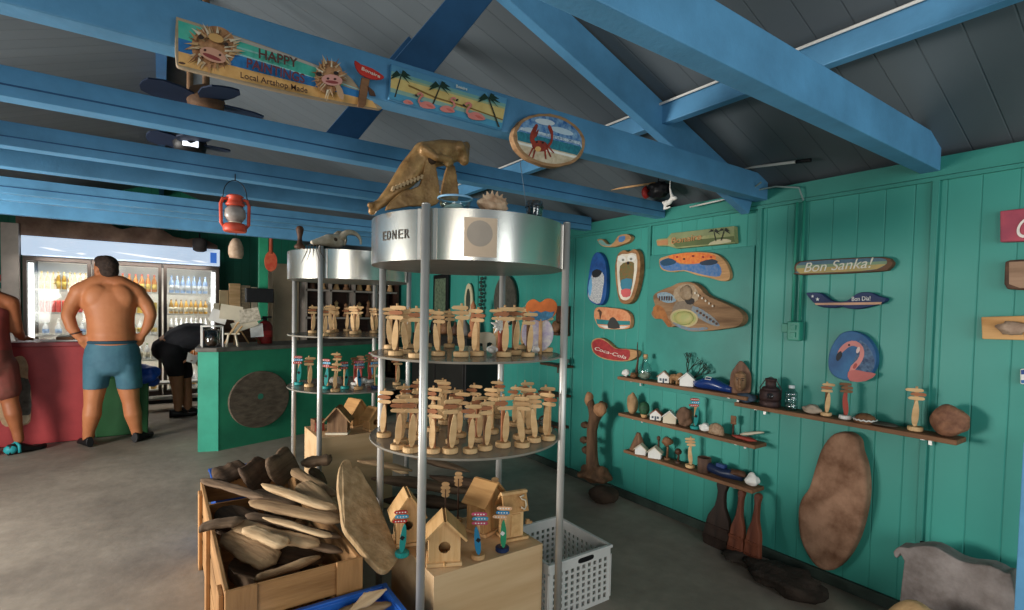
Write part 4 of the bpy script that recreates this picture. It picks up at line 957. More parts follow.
# 13-16 at the edge of the picture
t, x, b_ = sign('painted_sign', 'pink-red board with a white letter at the far upper end of the wall', 'sign', [(1000, 211), (1052, 205), (1052, 240), (1000, 242)], P5('b04a58', hex2='8f3c50', scale=10), smooth=False)
text(t, 'Co', at(1013, 238, 0, x-.002), at(1046, 236.5, 0, x-.002), .085, NX, P5('efe6dc'), lift=.001, shear=.2)
t, x, b_ = sign('mounted_plaque', 'small dark edged wooden plaque between the red board and the pine plank', 'plaque', [(1005, 262), (1010, 260), (1054, 258), (1054, 292), (1007, 289), (1004, 284)], DARKW, smooth=False)
patches(t, x, 'wood_face_print', [([(1009, 262), (1053, 260), (1053, 287), (1020, 288), (1009, 284)], wood('a3836a', '7f624c', 3, .7, .2, ax=1), 0)])
t, x, b_ = sign('mounted_plaque', 'bright pine plank with a shell glued to its middle, end of the wall', 'plaque', [(981, 317), (1050, 315), (1050, 341), (982, 339)], wood('d0a068', 'a5743c', 2.5, .6, .2, ax=1), smooth=False)
mb = MB().blob(at(1013, 328, 0, x-.01), (.018, .05, .028), 4, .25, 2, 3)
build('shell', mb, P5('b39a84', hex2='8a6f5c', scale=30), t, world=t.location)
t, x, b_ = sign('wall_sign', 'small blue and white tag under the pine plank', 'sign', [(1020, 369), (1034, 368), (1034, 385), (1020, 384)], WHITE, smooth=False, thick=.01)
patches(t, x, 'painted_pattern', [([(1021, 370), (1033, 369), (1033, 374), (1021, 374.5)], P5('2c4f90')), ([(1021, 380), (1033, 380), (1033, 384), (1021, 383)], P5('3a70a8'))])

# electrical switch box and conduit
t = thing('switch_box', 'green painted switch box with surface conduit on the green wall', 'switch', at(796, 331, 0, XW-.02))
c0 = t.location.copy()
TG = paint('328e78', .4, var=.08)
bmn = MB().box((XW-.03, c0.y, c0.z), (.04, .07, .105))
build('box_body', bmn, TG, t, world=c0, bevel=.006)
build('socket_plate', MB().box((XW-.026, c0.y+.045, c0.z+.015), (.03, .05, .05)), TG, t, world=c0, bevel=.004)
for dz in (.02, -.02): build('rocker', MB().box((XW-.053, c0.y, c0.z+dz), (.008, .03, .026)), TG, t, world=c0, bevel=.002)
for dy in (-.017, .022): build('conduit', MB().cyl((XW-.02, c0.y+dy, c0.z+.05), (XW-.02, c0.y+dy, 2.03), .008, n=8), TG, t, world=c0)
tag(build('electric_cable', MB().tube([(XW-.03, c0.y-.017, 2.03), (XW-.05, c0.y+.0, 2.10), (XW-.07, c0.y+.12, 2.125), (XW-.12, c0.y+.25, 2.11), (XW-.16, 1.58, 2.14)], .005, 8), paint('7f9490', .5)), 'pale cable looping from the switch conduit to the painted tie beam', 'cable')

# ------------------------------------------------------------ wall shelves
SHW = wood('8c6547', '65452f', 2.5, .7, .25, ax=1)
SD = .125
def shelf(y0, y1, z, lab, depth=SD):
    t = thing('wall_shelf', lab, 'shelf', (XW-.016-depth/2, (y0+y1)/2, z))
    o = build('shelf_board', MB().box((0, 0, -.011), (depth, abs(y1-y0), .022)), SHW, t, bevel=.003)
    for f in (.12, .88):
        y = -abs(y1-y0)/2+abs(y1-y0)*f
        build('bracket', MB().box((depth/2-.01, y, -.042), (.004, .014, .04)).box((.0, y, -.025), (depth*.8, .014, .004)), ALU, t)
    return t
ZA, ZB, ZC, ZD = .934, .893, .668, .411
shelf(1.63, 2.635, ZA, 'highest wooden wall shelf with a glass bottle, blue shoe and carved face')
shelf(.69, 1.705, ZB, 'long wooden wall shelf with dark lantern and burl below the flamingo disc')
shelf(1.57, 2.615, ZC, 'middle wooden wall shelf with small houses and a painted signpost')
shelf(1.575, 2.555, ZD, 'lowest wooden wall shelf with driftwood cone and dark blue boat')
xs = XW-.016-SD*.55
def on(u, z, x=None, dz=.001):
    """shelf spot below photo column u"""
    x = xs if x is None else x
    y = 0
    # find y on plane x where the column u meets height z
    lo, hi = .2, 6.
    for _ in range(40):
        y = (lo+hi)/2; w_ = V((x, y, z-EYE)); uu = CX+FPX*w_.dot(CR)/w_.dot(CF)
        if uu > u: lo = y
        else: hi = y
    return V((x, y, z+dz))
def house(u, z, w, h, lab, wall=CREAM, roof=CREAM, name='miniature_house', win=False, x=None):
    p = on(u, z, x); t = thing(name, lab, 'ornament', p, -pi/2+.5)
    ph = [(-w/2, 0, 0), (w/2, 0, 0), (w/2, 0, h*.55), (0, 0, h), (-w/2, 0, h*.55)]
    build('walls', MB().slab([(a, -w*.35, c) for a, _, c in ph], (0, -1, 0), w*.7), wall, t, bevel=.003)
    rb = MB()
    for s_ in (-1, 1): rb.add([V((0, y, h+dz)) if q == 0 else V((s_*w*.6, y, h*.46+dz)) for dz in (0, .006) for q, y in ((0, -w*.42), (1, -w*.42), (1, w*.42), (0, w*.42))], [(0, 3, 2, 1), (4, 5, 6, 7), (0, 1, 5, 4), (1, 2, 6, 5), (2, 3, 7, 6), (3, 0, 4, 7)])
    build('roof', rb, roof, t)
    if win:
        wb = MB()
        for dx in (-w*.25, w*.22): wb.box((dx, -w*.355, h*.28), (w*.18, .003, h*.22))
        wb.box((0, -w*.355, h*.2), (w*.14, .003, h*.4))
        build('door_and_window_print', wb, paint('4f5a66', .5), t)
    return t
def lump(u, z, r, lab, mat=STONE, seed=0, name='stone', cat='stone', nz=.25, x=None, rot=(0, 0, 0), fr=1.4):
    p = on(u, z, x)
    mb = MB().blob((0, 0, 0), r, seed, nz, fr, 4, rot=rot); zmin = min(v.z for v in mb.v)
    return tag(build(name, mb, mat, loc=p-V((0, 0, zmin))), lab, cat)
# shelf A
lump(626, ZA, (.026, .03, .024), 'small white shell at the far end of the highest wall shelf', WHITE, 3, 'seashell', 'shell')
lump(634, ZA, (.025, .03, .018), 'small brown pebble beside the white shell, highest wall shelf', MIDW, 5)
p = on(637, ZA, XW-.05); t = thing('driftwood_twig', 'thin dark upright twig behind the glass bottle, highest wall shelf', 'twig', p)
build('stem', MB().tube([(0, 0, 0), (.0, .005, .06), (.0, -.004, .13), (.0, .006, .22), (0, .004, .255)], [.012, .009, .006, .004, .002], 8), DARKW, t)
p = on(645, ZA); t = thing('glass_bottle', 'clear glass bottle with cork and shells inside, highest wall shelf', 'bottle', p)
build('bottle_glass', MB().lathe([(.001, 0), (.04, 0), (.046, .01), (.046, .075), (.034, .105), (.018, .12), (.017, .15), (.021, .153), (.021, .16)], 20), glass(), t)
build('cork', MB().cyl((0, 0, .145), (0, 0, .178), .015, n=12), PINE2, t)
build('shell_filling', MB().blob((0, 0, .028), (.036, .036, .025), 4, .3, 3), P5('7d7f6a', hex2='b9b3a0', scale=60), t)
house(664, ZA, .075, .075, 'tiny white hut with brown roof and windows, highest wall shelf', WHITE, P5('b08a70'), win=True)
p = on(675, ZA); t = thing('root_creature', 'knobbly brown root piece standing on short legs, highest wall shelf', 'ornament', p)
mb = MB().blob((0, 0, .045), (.025, .04, .022), 3, .3, 2); 
for dx, dy in ((-.015, -.025), (.015, -.022), (-.012, .025), (.014, .024)): mb.cyl((dx, dy, 0), (dx*.7, dy, .04), .008, .011, 8)
mb.blob((-.005, -.04, .065), (.018, .02, .018), 5, .2, 2)
build('body', mb, wood('a9835c', '7a5838', 6, .7, .3), t, mods=RM(.005))
p = on(690, ZA, XW-.05); t = thing('twig_branch', 'dark bare fan-shaped twig behind the white hut, highest wall shelf', 'twig', p)
mb = MB(); rr = random.Random(5)
def twig(mb, q, d, l_, r, n):
    e = q+d*l_; mb.cyl(q, e, r, r*.7, 6)
    if n:
        for _ in range(3): twig(mb, e, (d+V((0, rr.uniform(-.7, .7), rr.uniform(-.35, .45)))).normalized(), l_*.72, r*.65, n-1)
twig(mb, V((0, .05, .0)), V((0, -.3, .9)).normalized(), .085, .006, 3); twig(mb, V((0, .04, .0)), V((0, -.8, .6)).normalized(), .085, .006, 3)
build('branches', mb, paint('223329', .7), t)
house(687, ZA, .085, .085, 'plain chunky white house before the bare twig, highest wall shelf', WHITE, WHITE)
# blue shoe
p = on(712, ZA, XW-.085); t = thing('painted_shoe', 'glossy dark blue wooden shoe with white mark, highest wall shelf', 'shoe', p)
rg = []
for i in range(13):
    f = i/12; y = .13-.26*f; e_ = sqrt(max(.06, 1-abs(2*f-1)**3.2)); wv = .040*e_; h = (.052+.026*sin(pi*min(1, f*1.1))**2)*(.55+.45*e_)
    rg.append([(cos(2*pi*j/14)*wv, y, h/2+sin(2*pi*j/14)*h/2+.012*max(0, .15-f)*4) for j in range(14)])
build('shoe_body', MB().loft(rg), paint('1d3a7a', .25, var=.1, spec=.6), t)
q = [(-.02, .02, .088), (-.02, -.02, .088), (.005, -.02, .093), (.005, .02, .093)]
build('white_print', MB().tube([(-.034, .028, .066), (-.034, -.01, .066), (-.026, -.01, .080), (-.026, .028, .080)], .0025, 6, closed=True), WHITE, t)
# carved face
p = on(739.5, ZA, XW-.07); t = thing('face_carving', 'carved dark wooden face in a hooded slab, highest wall shelf', 'carving', p, -pi/2+.55)
hd = [(-.05, 0, 0), (.05, 0, 0), (.062, 0, .06), (.058, 0, .12), (.035, 0, .165), (.0, 0, .195), (-.03, 0, .155), (-.052, 0, .11), (-.055, 0, .05)]
build('hood_slab', MB().slab([(a, .012, c) for a, _, c in smoothpoly(hd, 3)], (0, -1, 0), .03), wood('8a6650', '5a4032', 4, .6, .3, ax=2), t, bevel=.004)
fb = MB().blob((0, 0, .075), (.036, .03, .062), 1, .05, 1, 3).blob((0, -.03, .072), (.010, .018, .024), 0, 0, 1, 2).blob((0, -.026, .045), (.014, .01, .005), 0, 0, 1, 2).blob((0, -.022, .036), (.012, .01, .004), 0, 0, 1, 2).blob((0, -.012, .115), (.034, .022, .014), 0, 0, 1, 2)
build('face', fb, wood('9c7858', '6f4f38', 4, .5, .15, ax=2), t, mods=RM(.004))
eb = MB()
for s_ in (-1, 1): eb.blob((s_*.014, -.027, .085), (.008, .005, .003), 0, 0, 1, 2).box((s_*.015, -.028, .096), (.018, .005, .004))
build('eyes_print', eb, paint('2c1d14', .6), t)
# shelf B
lump(746, ZB, (.045, .06, .026), 'flat dark slate-blue stone at the far end of the long shelf', paint('4a5a6c', .7, var=.15), 3, nz=.15)
p = on(770, ZB); t = thing('ship_lantern', 'squat dark rusty lantern with domed top on the long shelf', 'lantern', p)
LM = paint('33272a', .55, .3, hex2='4f3a34', scale=20)
build('base', MB().lathe([(.052, 0), (.056, .01), (.056, .03), (.05, .036)], 20), LM, t)
build('body', MB().lathe([(.05, .034), (.056, .045), (.056, .085), (.048, .095)], 20), LM, t)
build('chimney', MB().lathe([(.05, .093), (.04, .108), (.028, .112), (.028, .145), (.032, .148), (.030, .156), (.001, .158)], 20), LM, t)
build('glass_lens', MB().blob((-.05, -.025, .065), (.012, .02, .018), 0, 0, 1, 2), glass('smoky_glass', 'b8bcc0', .5), t)
build('handle', MB().tube([(0, -.055, .05), (0, -.062, .1), (0, -.03, .15), (0, 0, .165), (0, .03, .15), (0, .062, .1), (0, .055, .05)], .003, 6), LM, t)
p = on(791, ZB); t = thing('plastic_bottle', 'clear plastic water bottle on the long shelf beside the dark lantern', 'bottle', p)
build('bottle_body', MB().lathe([(.001, 0), (.028, 0), (.032, .006), (.032, .03), (.029, .035), (.032, .04), (.032, .07), (.029, .075), (.032, .08), (.03, .095), (.013, .115), (.012, .122)], 20), glass('clear_plastic', 'd8eaea', .55), t)
build('cap', MB().lathe([(.015, .118), (.015, .133), (.001, .134)], 16), paint('dfe8ea', .4), t)
lump(812, ZB, (.03, .042, .024), 'small pale grey shell stone on the long shelf', paint('b9a894', .8, var=.2, bump=.4), 6)
def wall_post(u, z, kind, lab, sc=1., x=None): p = on(u, z, x); return post(kind, p, face(p)+.15, lab, 'signpost souvenirs on the wall shelves', sc)
wall_post(826, ZB, 0, 'raw wood souvenir signpost on the long shelf under the flamingo disc', .85)
wall_post(845, ZB, 7, 'brown and red souvenir signpost on the long shelf under the flamingo disc', .92)
p = on(865, ZB); t = thing('dome_ornament', 'small brown dome ornament with white trim on the long shelf', 'ornament', p)
build('dome', MB().lathe([(.046, 0), (.046, .012), (.038, .03), (.02, .042), (.001, .045)], 20), MIDW, t)
build('white_trim_pattern', MB().tube([(cos(2*pi*i/28)*.047, sin(2*pi*i/28)*.047, .012+.005*(i % 2)) for i in range(28)], .004, 6, closed=True), WHITE, t)
p = on(884, ZB); tag(build('flat_stone', MB().blob((0, 0, .008), (.04, .055, .009), 3, .15, 1.5, 3), paint('4d4a40', .8, var=.2), loc=p), 'flat dark stone lying on the long shelf', 'stone')
wall_post(915, ZB, 1, 'raw wood souvenir signpost with surfboard beside the brown burl on the long shelf', .98)
lump(948, ZB, (.06, .072, .066), 'round reddish brown wood burl at the near end of the long shelf', wood('94684e', '6a4636', 5, .7, .5), 4, 'wood_burl', 'wood burl', nz=.16, fr=1.2)
# shelf C
lump(632, ZC, (.034, .042, .075), 'tall tan egg-shaped stone at the far end of the middle wall shelf', paint('b08e68', .8, hex2='8a6a48', scale=9), 2, nz=.12)
p = on(644, ZC, XW-.10); t = thing('cactus_ornament', 'round green cactus ornament beside the egg-shaped stone, middle wall shelf', 'ornament', p)
build('cactus', MB().lathe([(.015, .02)]+[(.036*sin(a_)+.002, .062-.05*cos(a_)) for a_ in [i*.26 for i in range(1, 12)]], 18), paint('2f5a3c', .6, hex2='1c3a26', scale=60), t); build('pot', MB().lathe([(.02, 0), (.024, .022), (.02, .026)], 14), PINE2, t)
house(656, ZC, .075, .07, 'tiny house with white walls and rust-red roof, middle wall shelf', WHITE, P5('9c5a44'), win=True)
house(670, ZC, .085, .08, 'plain white house ornament in front of the brown rock, middle wall shelf', CREAM, WHITE)
lump(684, ZC, (.045, .05, .062), 'brown upright rock behind the white house, middle wall shelf', paint('7a5c48', .85, var=.2, bump=.4), 8, nz=.2)
wall_post(695, ZC, 4, 'painted souvenir signpost with white surfboard on the middle wall shelf', 1.0, XW-.09)
lump(705, ZC, (.026, .034, .026), 'small white stone by the speckled half round, middle wall shelf', WHITE, 6)
p = on(716, ZC); tag(build('speckled_stone', MB().blob((0, 0, .0), (.03, .055, .066), 3, .1, 1.5, 3, flat=0.0), P5('8a6a50', hex2='b59a7c', scale=90), loc=p), 'speckled brown half-round stone on the middle wall shelf', 'stone')
p = on(733, ZC, XW-.05); t = thing('carved_spoon', 'thin upright wooden paddle spoon against the wall, middle shelf', 'spoon', p)
build('handle', MB().cyl((0, 0, 0), (0, 0, .075), .006, n=8), DARKW, t); build('blade', MB().box((0, 0, .098), (.01, .036, .052)), MIDW, t, bevel=.004)
p = on(744, ZC, XW-.09); o = build('flat_wood_piece', MB().loft(rings_driftwood(.15, .05, .02, 44)), P5('a04438'), loc=p+V((0, 0, .016)), rot=(0, 0, pi/2)); tag(o, 'red painted flat wood piece on the middle shelf, near end', 'driftwood')
p = on(752, ZC, XW-.06); o = build('flat_wood_piece', MB().loft(rings_driftwood(.13, .04, .018, 48, bend=.25)), CREAM, loc=p+V((0, 0, .045)), rot=(0, .25, pi/2+.2)); tag(o, 'cream curved wood piece lying on the red one, middle shelf', 'driftwood')
# shelf D
p = on(638, ZD, XW-.072); t = thing('driftwood_cone', 'fluted brown driftwood cone at the far end of the lowest wall shelf', 'driftwood', p)
rg = []
for i in range(9):
    f = i/8; rg.append([(cos(2*pi*j/20)*.048*(1-f*.8)*(1+.18*sin(j*2.5+f*2)), sin(2*pi*j/20)*.068*(1-f*.8)*(1+.18*cos(j*3.7+f)), f*.13) for j in range(20)])
build('cone', MB().loft(rg), wood('8f6a4c', '5a4030', 6, .7, .4, ax=2), t)
house(641, ZD, .075, .07, 'small white house ornament before the driftwood cone, lowest shelf', WHITE, CREAM, x=XW-.125)
house(655, ZD, .085, .075, 'wider white house ornament beside the small one, lowest shelf', WHITE, CREAM, x=XW-.11)
def stickhead(u, h, lab, mat, head):
    p = on(u, ZD, XW-.07); t = thing('wooden_figure', lab, 'ornament', p)
    build('stem', MB().tube([(0, 0, 0), (.004, 0, h*.5), (0, 0, h*.8)], [.009, .007, .007], 8), mat, t)
    build('head', MB().blob((0, 0, h*.88), head, u, .25, 2, 3), mat, t); build('base', MB().lathe([(.022, 0), (.02, .012), (.001, .013)], 12, smooth=False), mat, t)
stickhead(658, .145, 'slim dark stick figure behind the houses, lowest shelf', DARKW, (.011, .012, .018))
stickhead(667, .14, 'mushroom-shaped wooden figure, third piece on the lowest shelf', MIDW, (.03, .036, .03))
stickhead(678, .085, 'short round-headed wooden figure between mushroom and pale signpost, lowest shelf', DARKW, (.02, .022, .02))
wall_post(690, ZD, 3, 'raw pale souvenir signpost on the lowest wall shelf', .98, XW-.09)
p = on(704, ZD); tag(build('wooden_cup', MB().lathe([(.001, 0), (.038, 0), (.042, .09), (.036, .092), (.033, .012), (.001, .01)], 20), wood('6f5344', '4c382e', 5, .7, .3, ax=2), loc=p), 'dark brown wooden cup on the lowest wall shelf', 'cup')
p = on(724, ZD); t = thing('toy_boat', 'dark navy wooden boat with brown bow on the lowest wall shelf', 'boat', p)
rg = []
for i in range(11):
    f = i/10; wv = .036*sin(pi*min(.93, .08+f*.9))**.6; rg.append([(cos(2*pi*j/12)*wv, .12-.24*f, .032+sin(2*pi*j/12)*.03+.02*abs(f-.5)) for j in range(12)])
build('hull', MB().loft(rg), paint('1c2a48', .4), t); build('cabin', MB().box((0, .02, .07), (.035, .06, .025)), paint('2c4478', .4), t, bevel=.006); build('bow_piece', MB().blob((0, -.09, .055), (.03, .05, .02), 3, .2), DARKW, t)
lump(752, ZD, (.034, .04, .038), 'knobbly white coral cube at the near end of the lowest shelf', WHITE, 21, 'coral_piece', 'coral', nz=.2)

# small dark shelves with pieces farther down the wall, half hidden by the large stand
t = thing('mounted_bracket', 'dark carved wooden bracket high on the wall behind the stand', 'bracket', (XW-.02, 3.40, 1.25))
build('back_board', MB().box((-.012, 0, .07), (.024, .16, .26)), DARKW, t, bevel=.004); build('ledge', MB().box((-.07, 0, -.04), (.13, .18, .022)), DARKW, t, bevel=.003)
build('knob', MB().blob((-.075, 0, .02), (.04, .05, .05), 4, .2), MIDW, t)
def ledge(y, z, lab, w_=.34):
    t = thing('wall_shelf', lab, 'shelf', (XW-.016, y, z)); build('shelf_board', MB().box((-.05, 0, -.01), (.10, w_, .02)), DARKW, t, bevel=.003); build('bracket', MB().box((-.03, 0, -.05), (.004, .02, .06)), DARKW, t)
ledge(3.43, .945, 'short dark wall shelf beside the post of the large stand, upper'); ledge(3.45, .69, 'short dark wall shelf beside the post of the large stand, middle'); ledge(3.47, .42, 'short dark wall shelf beside the tree trunk carving, lower')
lump(565, .945, (.03, .04, .03), 'grey stone on the upper short dark shelf', GREYST, 4, x=XW-.07)
lump(563, .69, (.03, .04, .03), 'brown stone on the middle short dark shelf', STONE, 9, x=XW-.07)

# ------------------------------------------------------------ floor pieces along the green wall
TR = wood('6d5038', '3f2d20', 3, .8, .6, ax=2)
bx = at(594, 480, 2, 0); tx = 2.74; ty = 2.92
t = thing('tree_trunk', 'dark forked tree trunk carving with pale cut branch tops against the wall', 'trunk', (tx, ty, 0))
def tp(u, v): return at(u, v, 0, tx)
mb = MB().tube([tp(593, 478), tp(592, 455), tp(592, 430), tp(595, 415)], [.06, .046, .042, .046], 12).tube([tp(595, 420), tp(592, 408), tp(589, 398)], [.042, .034, .03], 10).tube([tp(595, 418), tp(601, 408), tp(604, 404)], [.045, .042, .04], 10)
for (u, v) in ((584, 440), (585, 425), (586, 450), (602, 470)): mb.blob(tp(u, v), (.04, .035, .03), u, .3, 2, 2)
mb.blob(tp(594, 478)+V((0, 0, .03)), (.11, .13, .06), 3, .35, 2, 3)
build('trunk', mb, TR, t, world=t.location, mods=RM(.012))
cb = MB().blob(tp(589, 399), (.036, .034, .055), 7, .12, 1.5, 3); build('pale_branch_top', cb, wood('b08560', '8a6040', 5, .7, .3, ax=2), t, world=t.location)
cb = MB().blob(tp(602, 409)+V((-.02, 0, 0)), (.04, .06, .055), 9, .15, 1.5, 3); build('pale_branch_top', cb, wood('b08560', '8a6040', 5, .7, .3, ax=2), t, world=t.location)
p = at(612, 492, 2, 0); mb = MB().blob((0, 0, .055), (.11, .12, .06), 4, .15, 1.3, 3)
tag(build('floor_stone', mb, paint('4a3a2e', .9, var=.25, bump=.5), loc=(2.70, 2.68, 0)), 'dark rounded stone on the floor beside the trunk carving', 'stone')
# carved paddle shapes leaning under the lowest shelf
def paddle(u0, u1, vt, vb, lab, mat, xx):
    t = thing('carved_bottle', lab, 'carving', at((u0+u1)/2, vb, 0, xx)); t.location.z = 0; c = t.location.copy()
    prof = [(-.5, 0), (.5, 0), (.5, .25), (.42, .45), (.2, .62), (.14, .85), (.22, .95), (.12, 1), (-.12, 1), (-.22, .95), (-.14, .85), (-.2, .62), (-.42, .45), (-.5, .25)]
    w_ = (at(u0, vb, 0, xx)-at(u1, vb, 0, xx)).length*.92; h = at((u0+u1)/2, vt, 0, xx).z
    pts = [(xx+.0+.05*b_, c.y+a*w_, .004+b_*h) for a, b_ in [(a, b_) for a, b_, _ in smoothpoly([(a, b_, 0) for a, b_ in prof], 2)]]
    build('body', MB().slab(pts, NX, .035), mat, t, world=c, bevel=.006)
    for b_ in (.30, .12): build('carved_band', MB().box((xx+.05*b_-.004, c.y, .004+b_*h), (.008, w_*.92, .02)), mat, t, world=c, bevel=.002)
RDW = wood('7f4630', '522a1e', 4, .55, .2, ax=2)
paddle(702, 727, 484, 552, 'dark carved bottle-shaped wooden piece under the lowest shelf', wood('3a2a22', '221813', 4, .6, .2, ax=2), 2.74)
paddle(726, 740.5, 492, 562, 'reddish carved bottle-shaped piece, middle of three under the shelf', RDW, 2.72)
paddle(742, 757, 496, 566, 'reddish carved bottle-shaped piece beside the small bright tags', RDW, 2.72)
# rubble by the wall
mb = MB().blob((0, 0, .04), (.14, .19, .05), 14, .35, 1.8, 3)
tag(build('floor_stone', mb, paint('3f342c', .9, var=.25, bump=.6), loc=(2.66, 1.33, 0)), 'dark low rubble stone on the floor below the great slab', 'stone')
tag(build('floor_stone', MB().blob((0, 0, .02), (.07, .10, .03), 19, .3, 2, 3), paint('4a4038', .9, var=.2), loc=(2.72, 1.60, 0)), 'small flat dark stone by the skirting beside the carved bottles', 'stone')
# weathered trunk slab and pale stone in the near corner
o = [(893, 552), (899, 547), (908, 548), (920, 546), (934, 547), (946, 553), (958, 560), (972, 564), (990, 566), (1006, 574), (1013, 582), (1012, 660), (905, 660), (904, 561), (896, 559)]
xx = 2.66; pts = wp(sm2(o, 2), xx); zmin = min(q.z for q in pts)
pts = [V((q.x, q.y, max(q.z, .002))) for q in pts]; c0 = sum(pts, V((0, 0, 0)))/len(pts); c0.z = 0
t = build('weathered_slab', MB().slab(pts, NX, .09), paint('99908c', .9, hex2='5f5550', scale=6, bump=1.0, bscale=9), world=c0, bevel=.02, bseg=4)
tag(t, 'grey weathered wood slab standing in the near corner of the green wall', 'driftwood')
p = at(905, 640, 2, .0); tag(build('floor_stone', MB().blob((0, 0, .14), (.10, .13, .15), 4, .12, 1.2, 4), paint('b9986c', .85, hex2='94724c', scale=12, bump=.4), loc=(2.45, .70, .0)), 'smooth tan boulder before the grey weathered slab', 'stone')
p = at(927, 544, 0, XW-.03); t = thing('wall_peg', 'small dark peg on the wall above the grey slab', 'peg', p)
build('peg', MB().cyl((.02, 0, -.012), (-.03, 0, .0), .011, n=8).blob((-.03, 0, .008), (.014, .018, .012), 2, .2, 2, 2), BLACK, t)
tag(build('blue_board', MB().box((2.60, .405, .48), (.028, .11, .96)), BLUE, bevel=.003), 'blue painted board leaning upright at the near end of the wall', 'board')
# small bright tags on the skirting
# ------------------------------------------------------------ painted boards on the tie beam
YF = 1.66-.0375-.004
def by(pts, y): return [at(u, v, 1, y) for u, v in pts]
NY = (0, -1, 0)
def bsign(name, lab, out, mat, thick=.02, y=None, bev=.003, k=3, smooth=True):
    y = YF-thick if y is None else y
    P = by(sm2(out, k) if smooth else out, y); c = sum(P, V((0, 0, 0)))/len(P); c.y = YF
    t = thing(name, lab, 'sign', c)
    build('board', MB().slab(P, NY, thick), mat, t, world=c, bevel=bev)
    return t, y
def bpatch(t, y, name, lst, y0=0):
    mats, mb = [], MB()
    for i, e in enumerate(lst):
        if e[1] not in mats: mats.append(e[1])
        mb.slab(by(sm2(e[0], 2) if len(e) > 2 and e[2] else e[0], y-y0-.0008-.00025*i), NY, .0006, mats.index(e[1]))
    return build(name, mb, mats, t, world=t.location)
# HAPPY PAINTINGS board: the line of its top edge and lower edge in the photograph
def bp(a, b):
    """point of the big board: a along (0..1), b down (0..1)"""
    top = (176+(364-176)*a, 16+(83-16)*a); top = (top[0], top[1]-2.5*sin(pi*a)); bot = (176+(381-176)*a, 66+(109-66)*a+3*sin(pi*a*.9))
    return (top[0]+(bot[0]-top[0])*b, top[1]+(bot[1]-top[1])*b)
out = [bp(0, .05), bp(.02, 0), bp(.2, 0), bp(.4, .0), bp(.6, 0), bp(.8, .0), (345, 72), (358, 86), (364, 95), (372, 101), (382, 107), (380, 109), (362, 106), bp(.8, 1), bp(.6, 1), bp(.4, 1), bp(.2, 1), bp(.03, 1), bp(0, .92), bp(-.005, .5)]
SAND = P5('d8aa6a', hex2='bf8d50', scale=20)
t, y = bsign('painted_sign', 'largest painted board on the tie beam, two shaggy animal faces and greeting lettering', out, wood('a9977e', '857258', 4, .7, .2), k=2)
TQ = P5('3fa893', hex2='5fb8a0', scale=20); SEA = P5('2f78b0', hex2='245f94', scale=20)
def band(b0, b1, a0=.012, a1=.93): return [bp(a0+(a1-a0)*i/12, b0) for i in range(13)]+[bp(a1-(a1-a0)*i/12, b1) for i in range(13)]
lay = [(band(.07, .45, a1=.86), TQ), (band(.42, .72, a1=.95), SEA), (band(.69, .96, a1=.985), SAND), (band(.03, .11, .3, .9), P5('b9b0a4')), ([bp(.3, .38), bp(.5, .40), bp(.7, .42), bp(.7, .44), bp(.5, .43), bp(.3, .42)], P5('9fd0cc')), ([bp(.2, .24), bp(.5, .22), bp(.62, .3), bp(.5, .27), bp(.2, .27)], P5('8fccc0')), ([bp(.78, .30), bp(.95, .36), bp(.95, .39), bp(.78, .34)], P5('9fd0cc'))]
rr = random.Random(11)
def shaggy(cx, cy, rx, ry, tilt, n=46):
    o = []
    cols = [P5('c8a070'), P5('b9855a'), P5('e0d0b4'), P5('8a5c3c'), P5('d0b490')]
    o.append((ell(cx, cy, rx*.78, ry*.78, tilt), P5('b98a60', hex2='8f6240', scale=60)))
    for i in range(n):
        a = rr.uniform(0, 2*pi); r0 = rr.uniform(.35, .7); r1 = r0+rr.uniform(.25, .5); da = .10
        def q(a_, r_):
            x_, y_ = rx*r_*cos(a_), ry*r_*sin(a_); th = radians(tilt); return (cx+x_*cos(th)-y_*sin(th), cy+x_*sin(th)+y_*cos(th))
        o.append(([q(a-da, r0), q(a+rr.uniform(-.15, .15), r1), q(a+da, r0)], rr.choice(cols)))
    return o
lay += shaggy(214, 47, 29, 27, 12, 60)
lay += [(ell(213, 55, 14, 6.5, 22), P5('d09a80')), (ell(212, 57, 10, 2.0, 22), P5('8c3f3c')), (ell(220, 55, 1.4, 1.2), P5('40241c')), (ell(205, 50, 1.4, 1.2), P5('40241c')), (ell(201, 37, 3, 2.2, 20), P5('3a2a22')), (ell(226, 44, 2.4, 1.8, 20), P5('3a2a22')), (ell(216, 38, 8, 4, 20), P5('d8a868'))]
lay += shaggy(329, 77, 18, 21, 10, 48)
lay += [(ell(332, 80, 10.5, 5.5, 8), P5('d09488')), (ell(332, 82, 6.5, 1.5, 8), P5('8c3f3c')), (ell(328, 78.5, 1.4, 1.1), P5('40241c')), (ell(335, 79, 1.4, 1.1), P5('40241c')), (ell(319, 74, 3, 2, 15), P5('2a2220')), (ell(336, 73, 2.6, 1.8, 15), P5('2a2220')), (ell(340, 92, 3, 8, -20), P5('c09a78')), (ell(182, 63, 3.5, 1.2, 12), P5('5a4030'))]
bpatch(t, y, 'painted_pattern', lay)
LT = P5('5a3a34')
ly = y-.028
text(t, 'HAPPY', at(258, 57.5, 1, ly), at(297, 67.5, 1, ly), .026, NY, LT, bold=.018)
text(t, 'PAINTINGS', at(246, 67, 1, ly), at(304, 83, 1, ly), .026, NY, P5('6e3640'), bold=.018)
text(t, 'Local Artshop Made', at(240, 77.5, 1, ly), at(307, 93, 1, ly), .016, NY, P5('4a3020'), bold=.008)
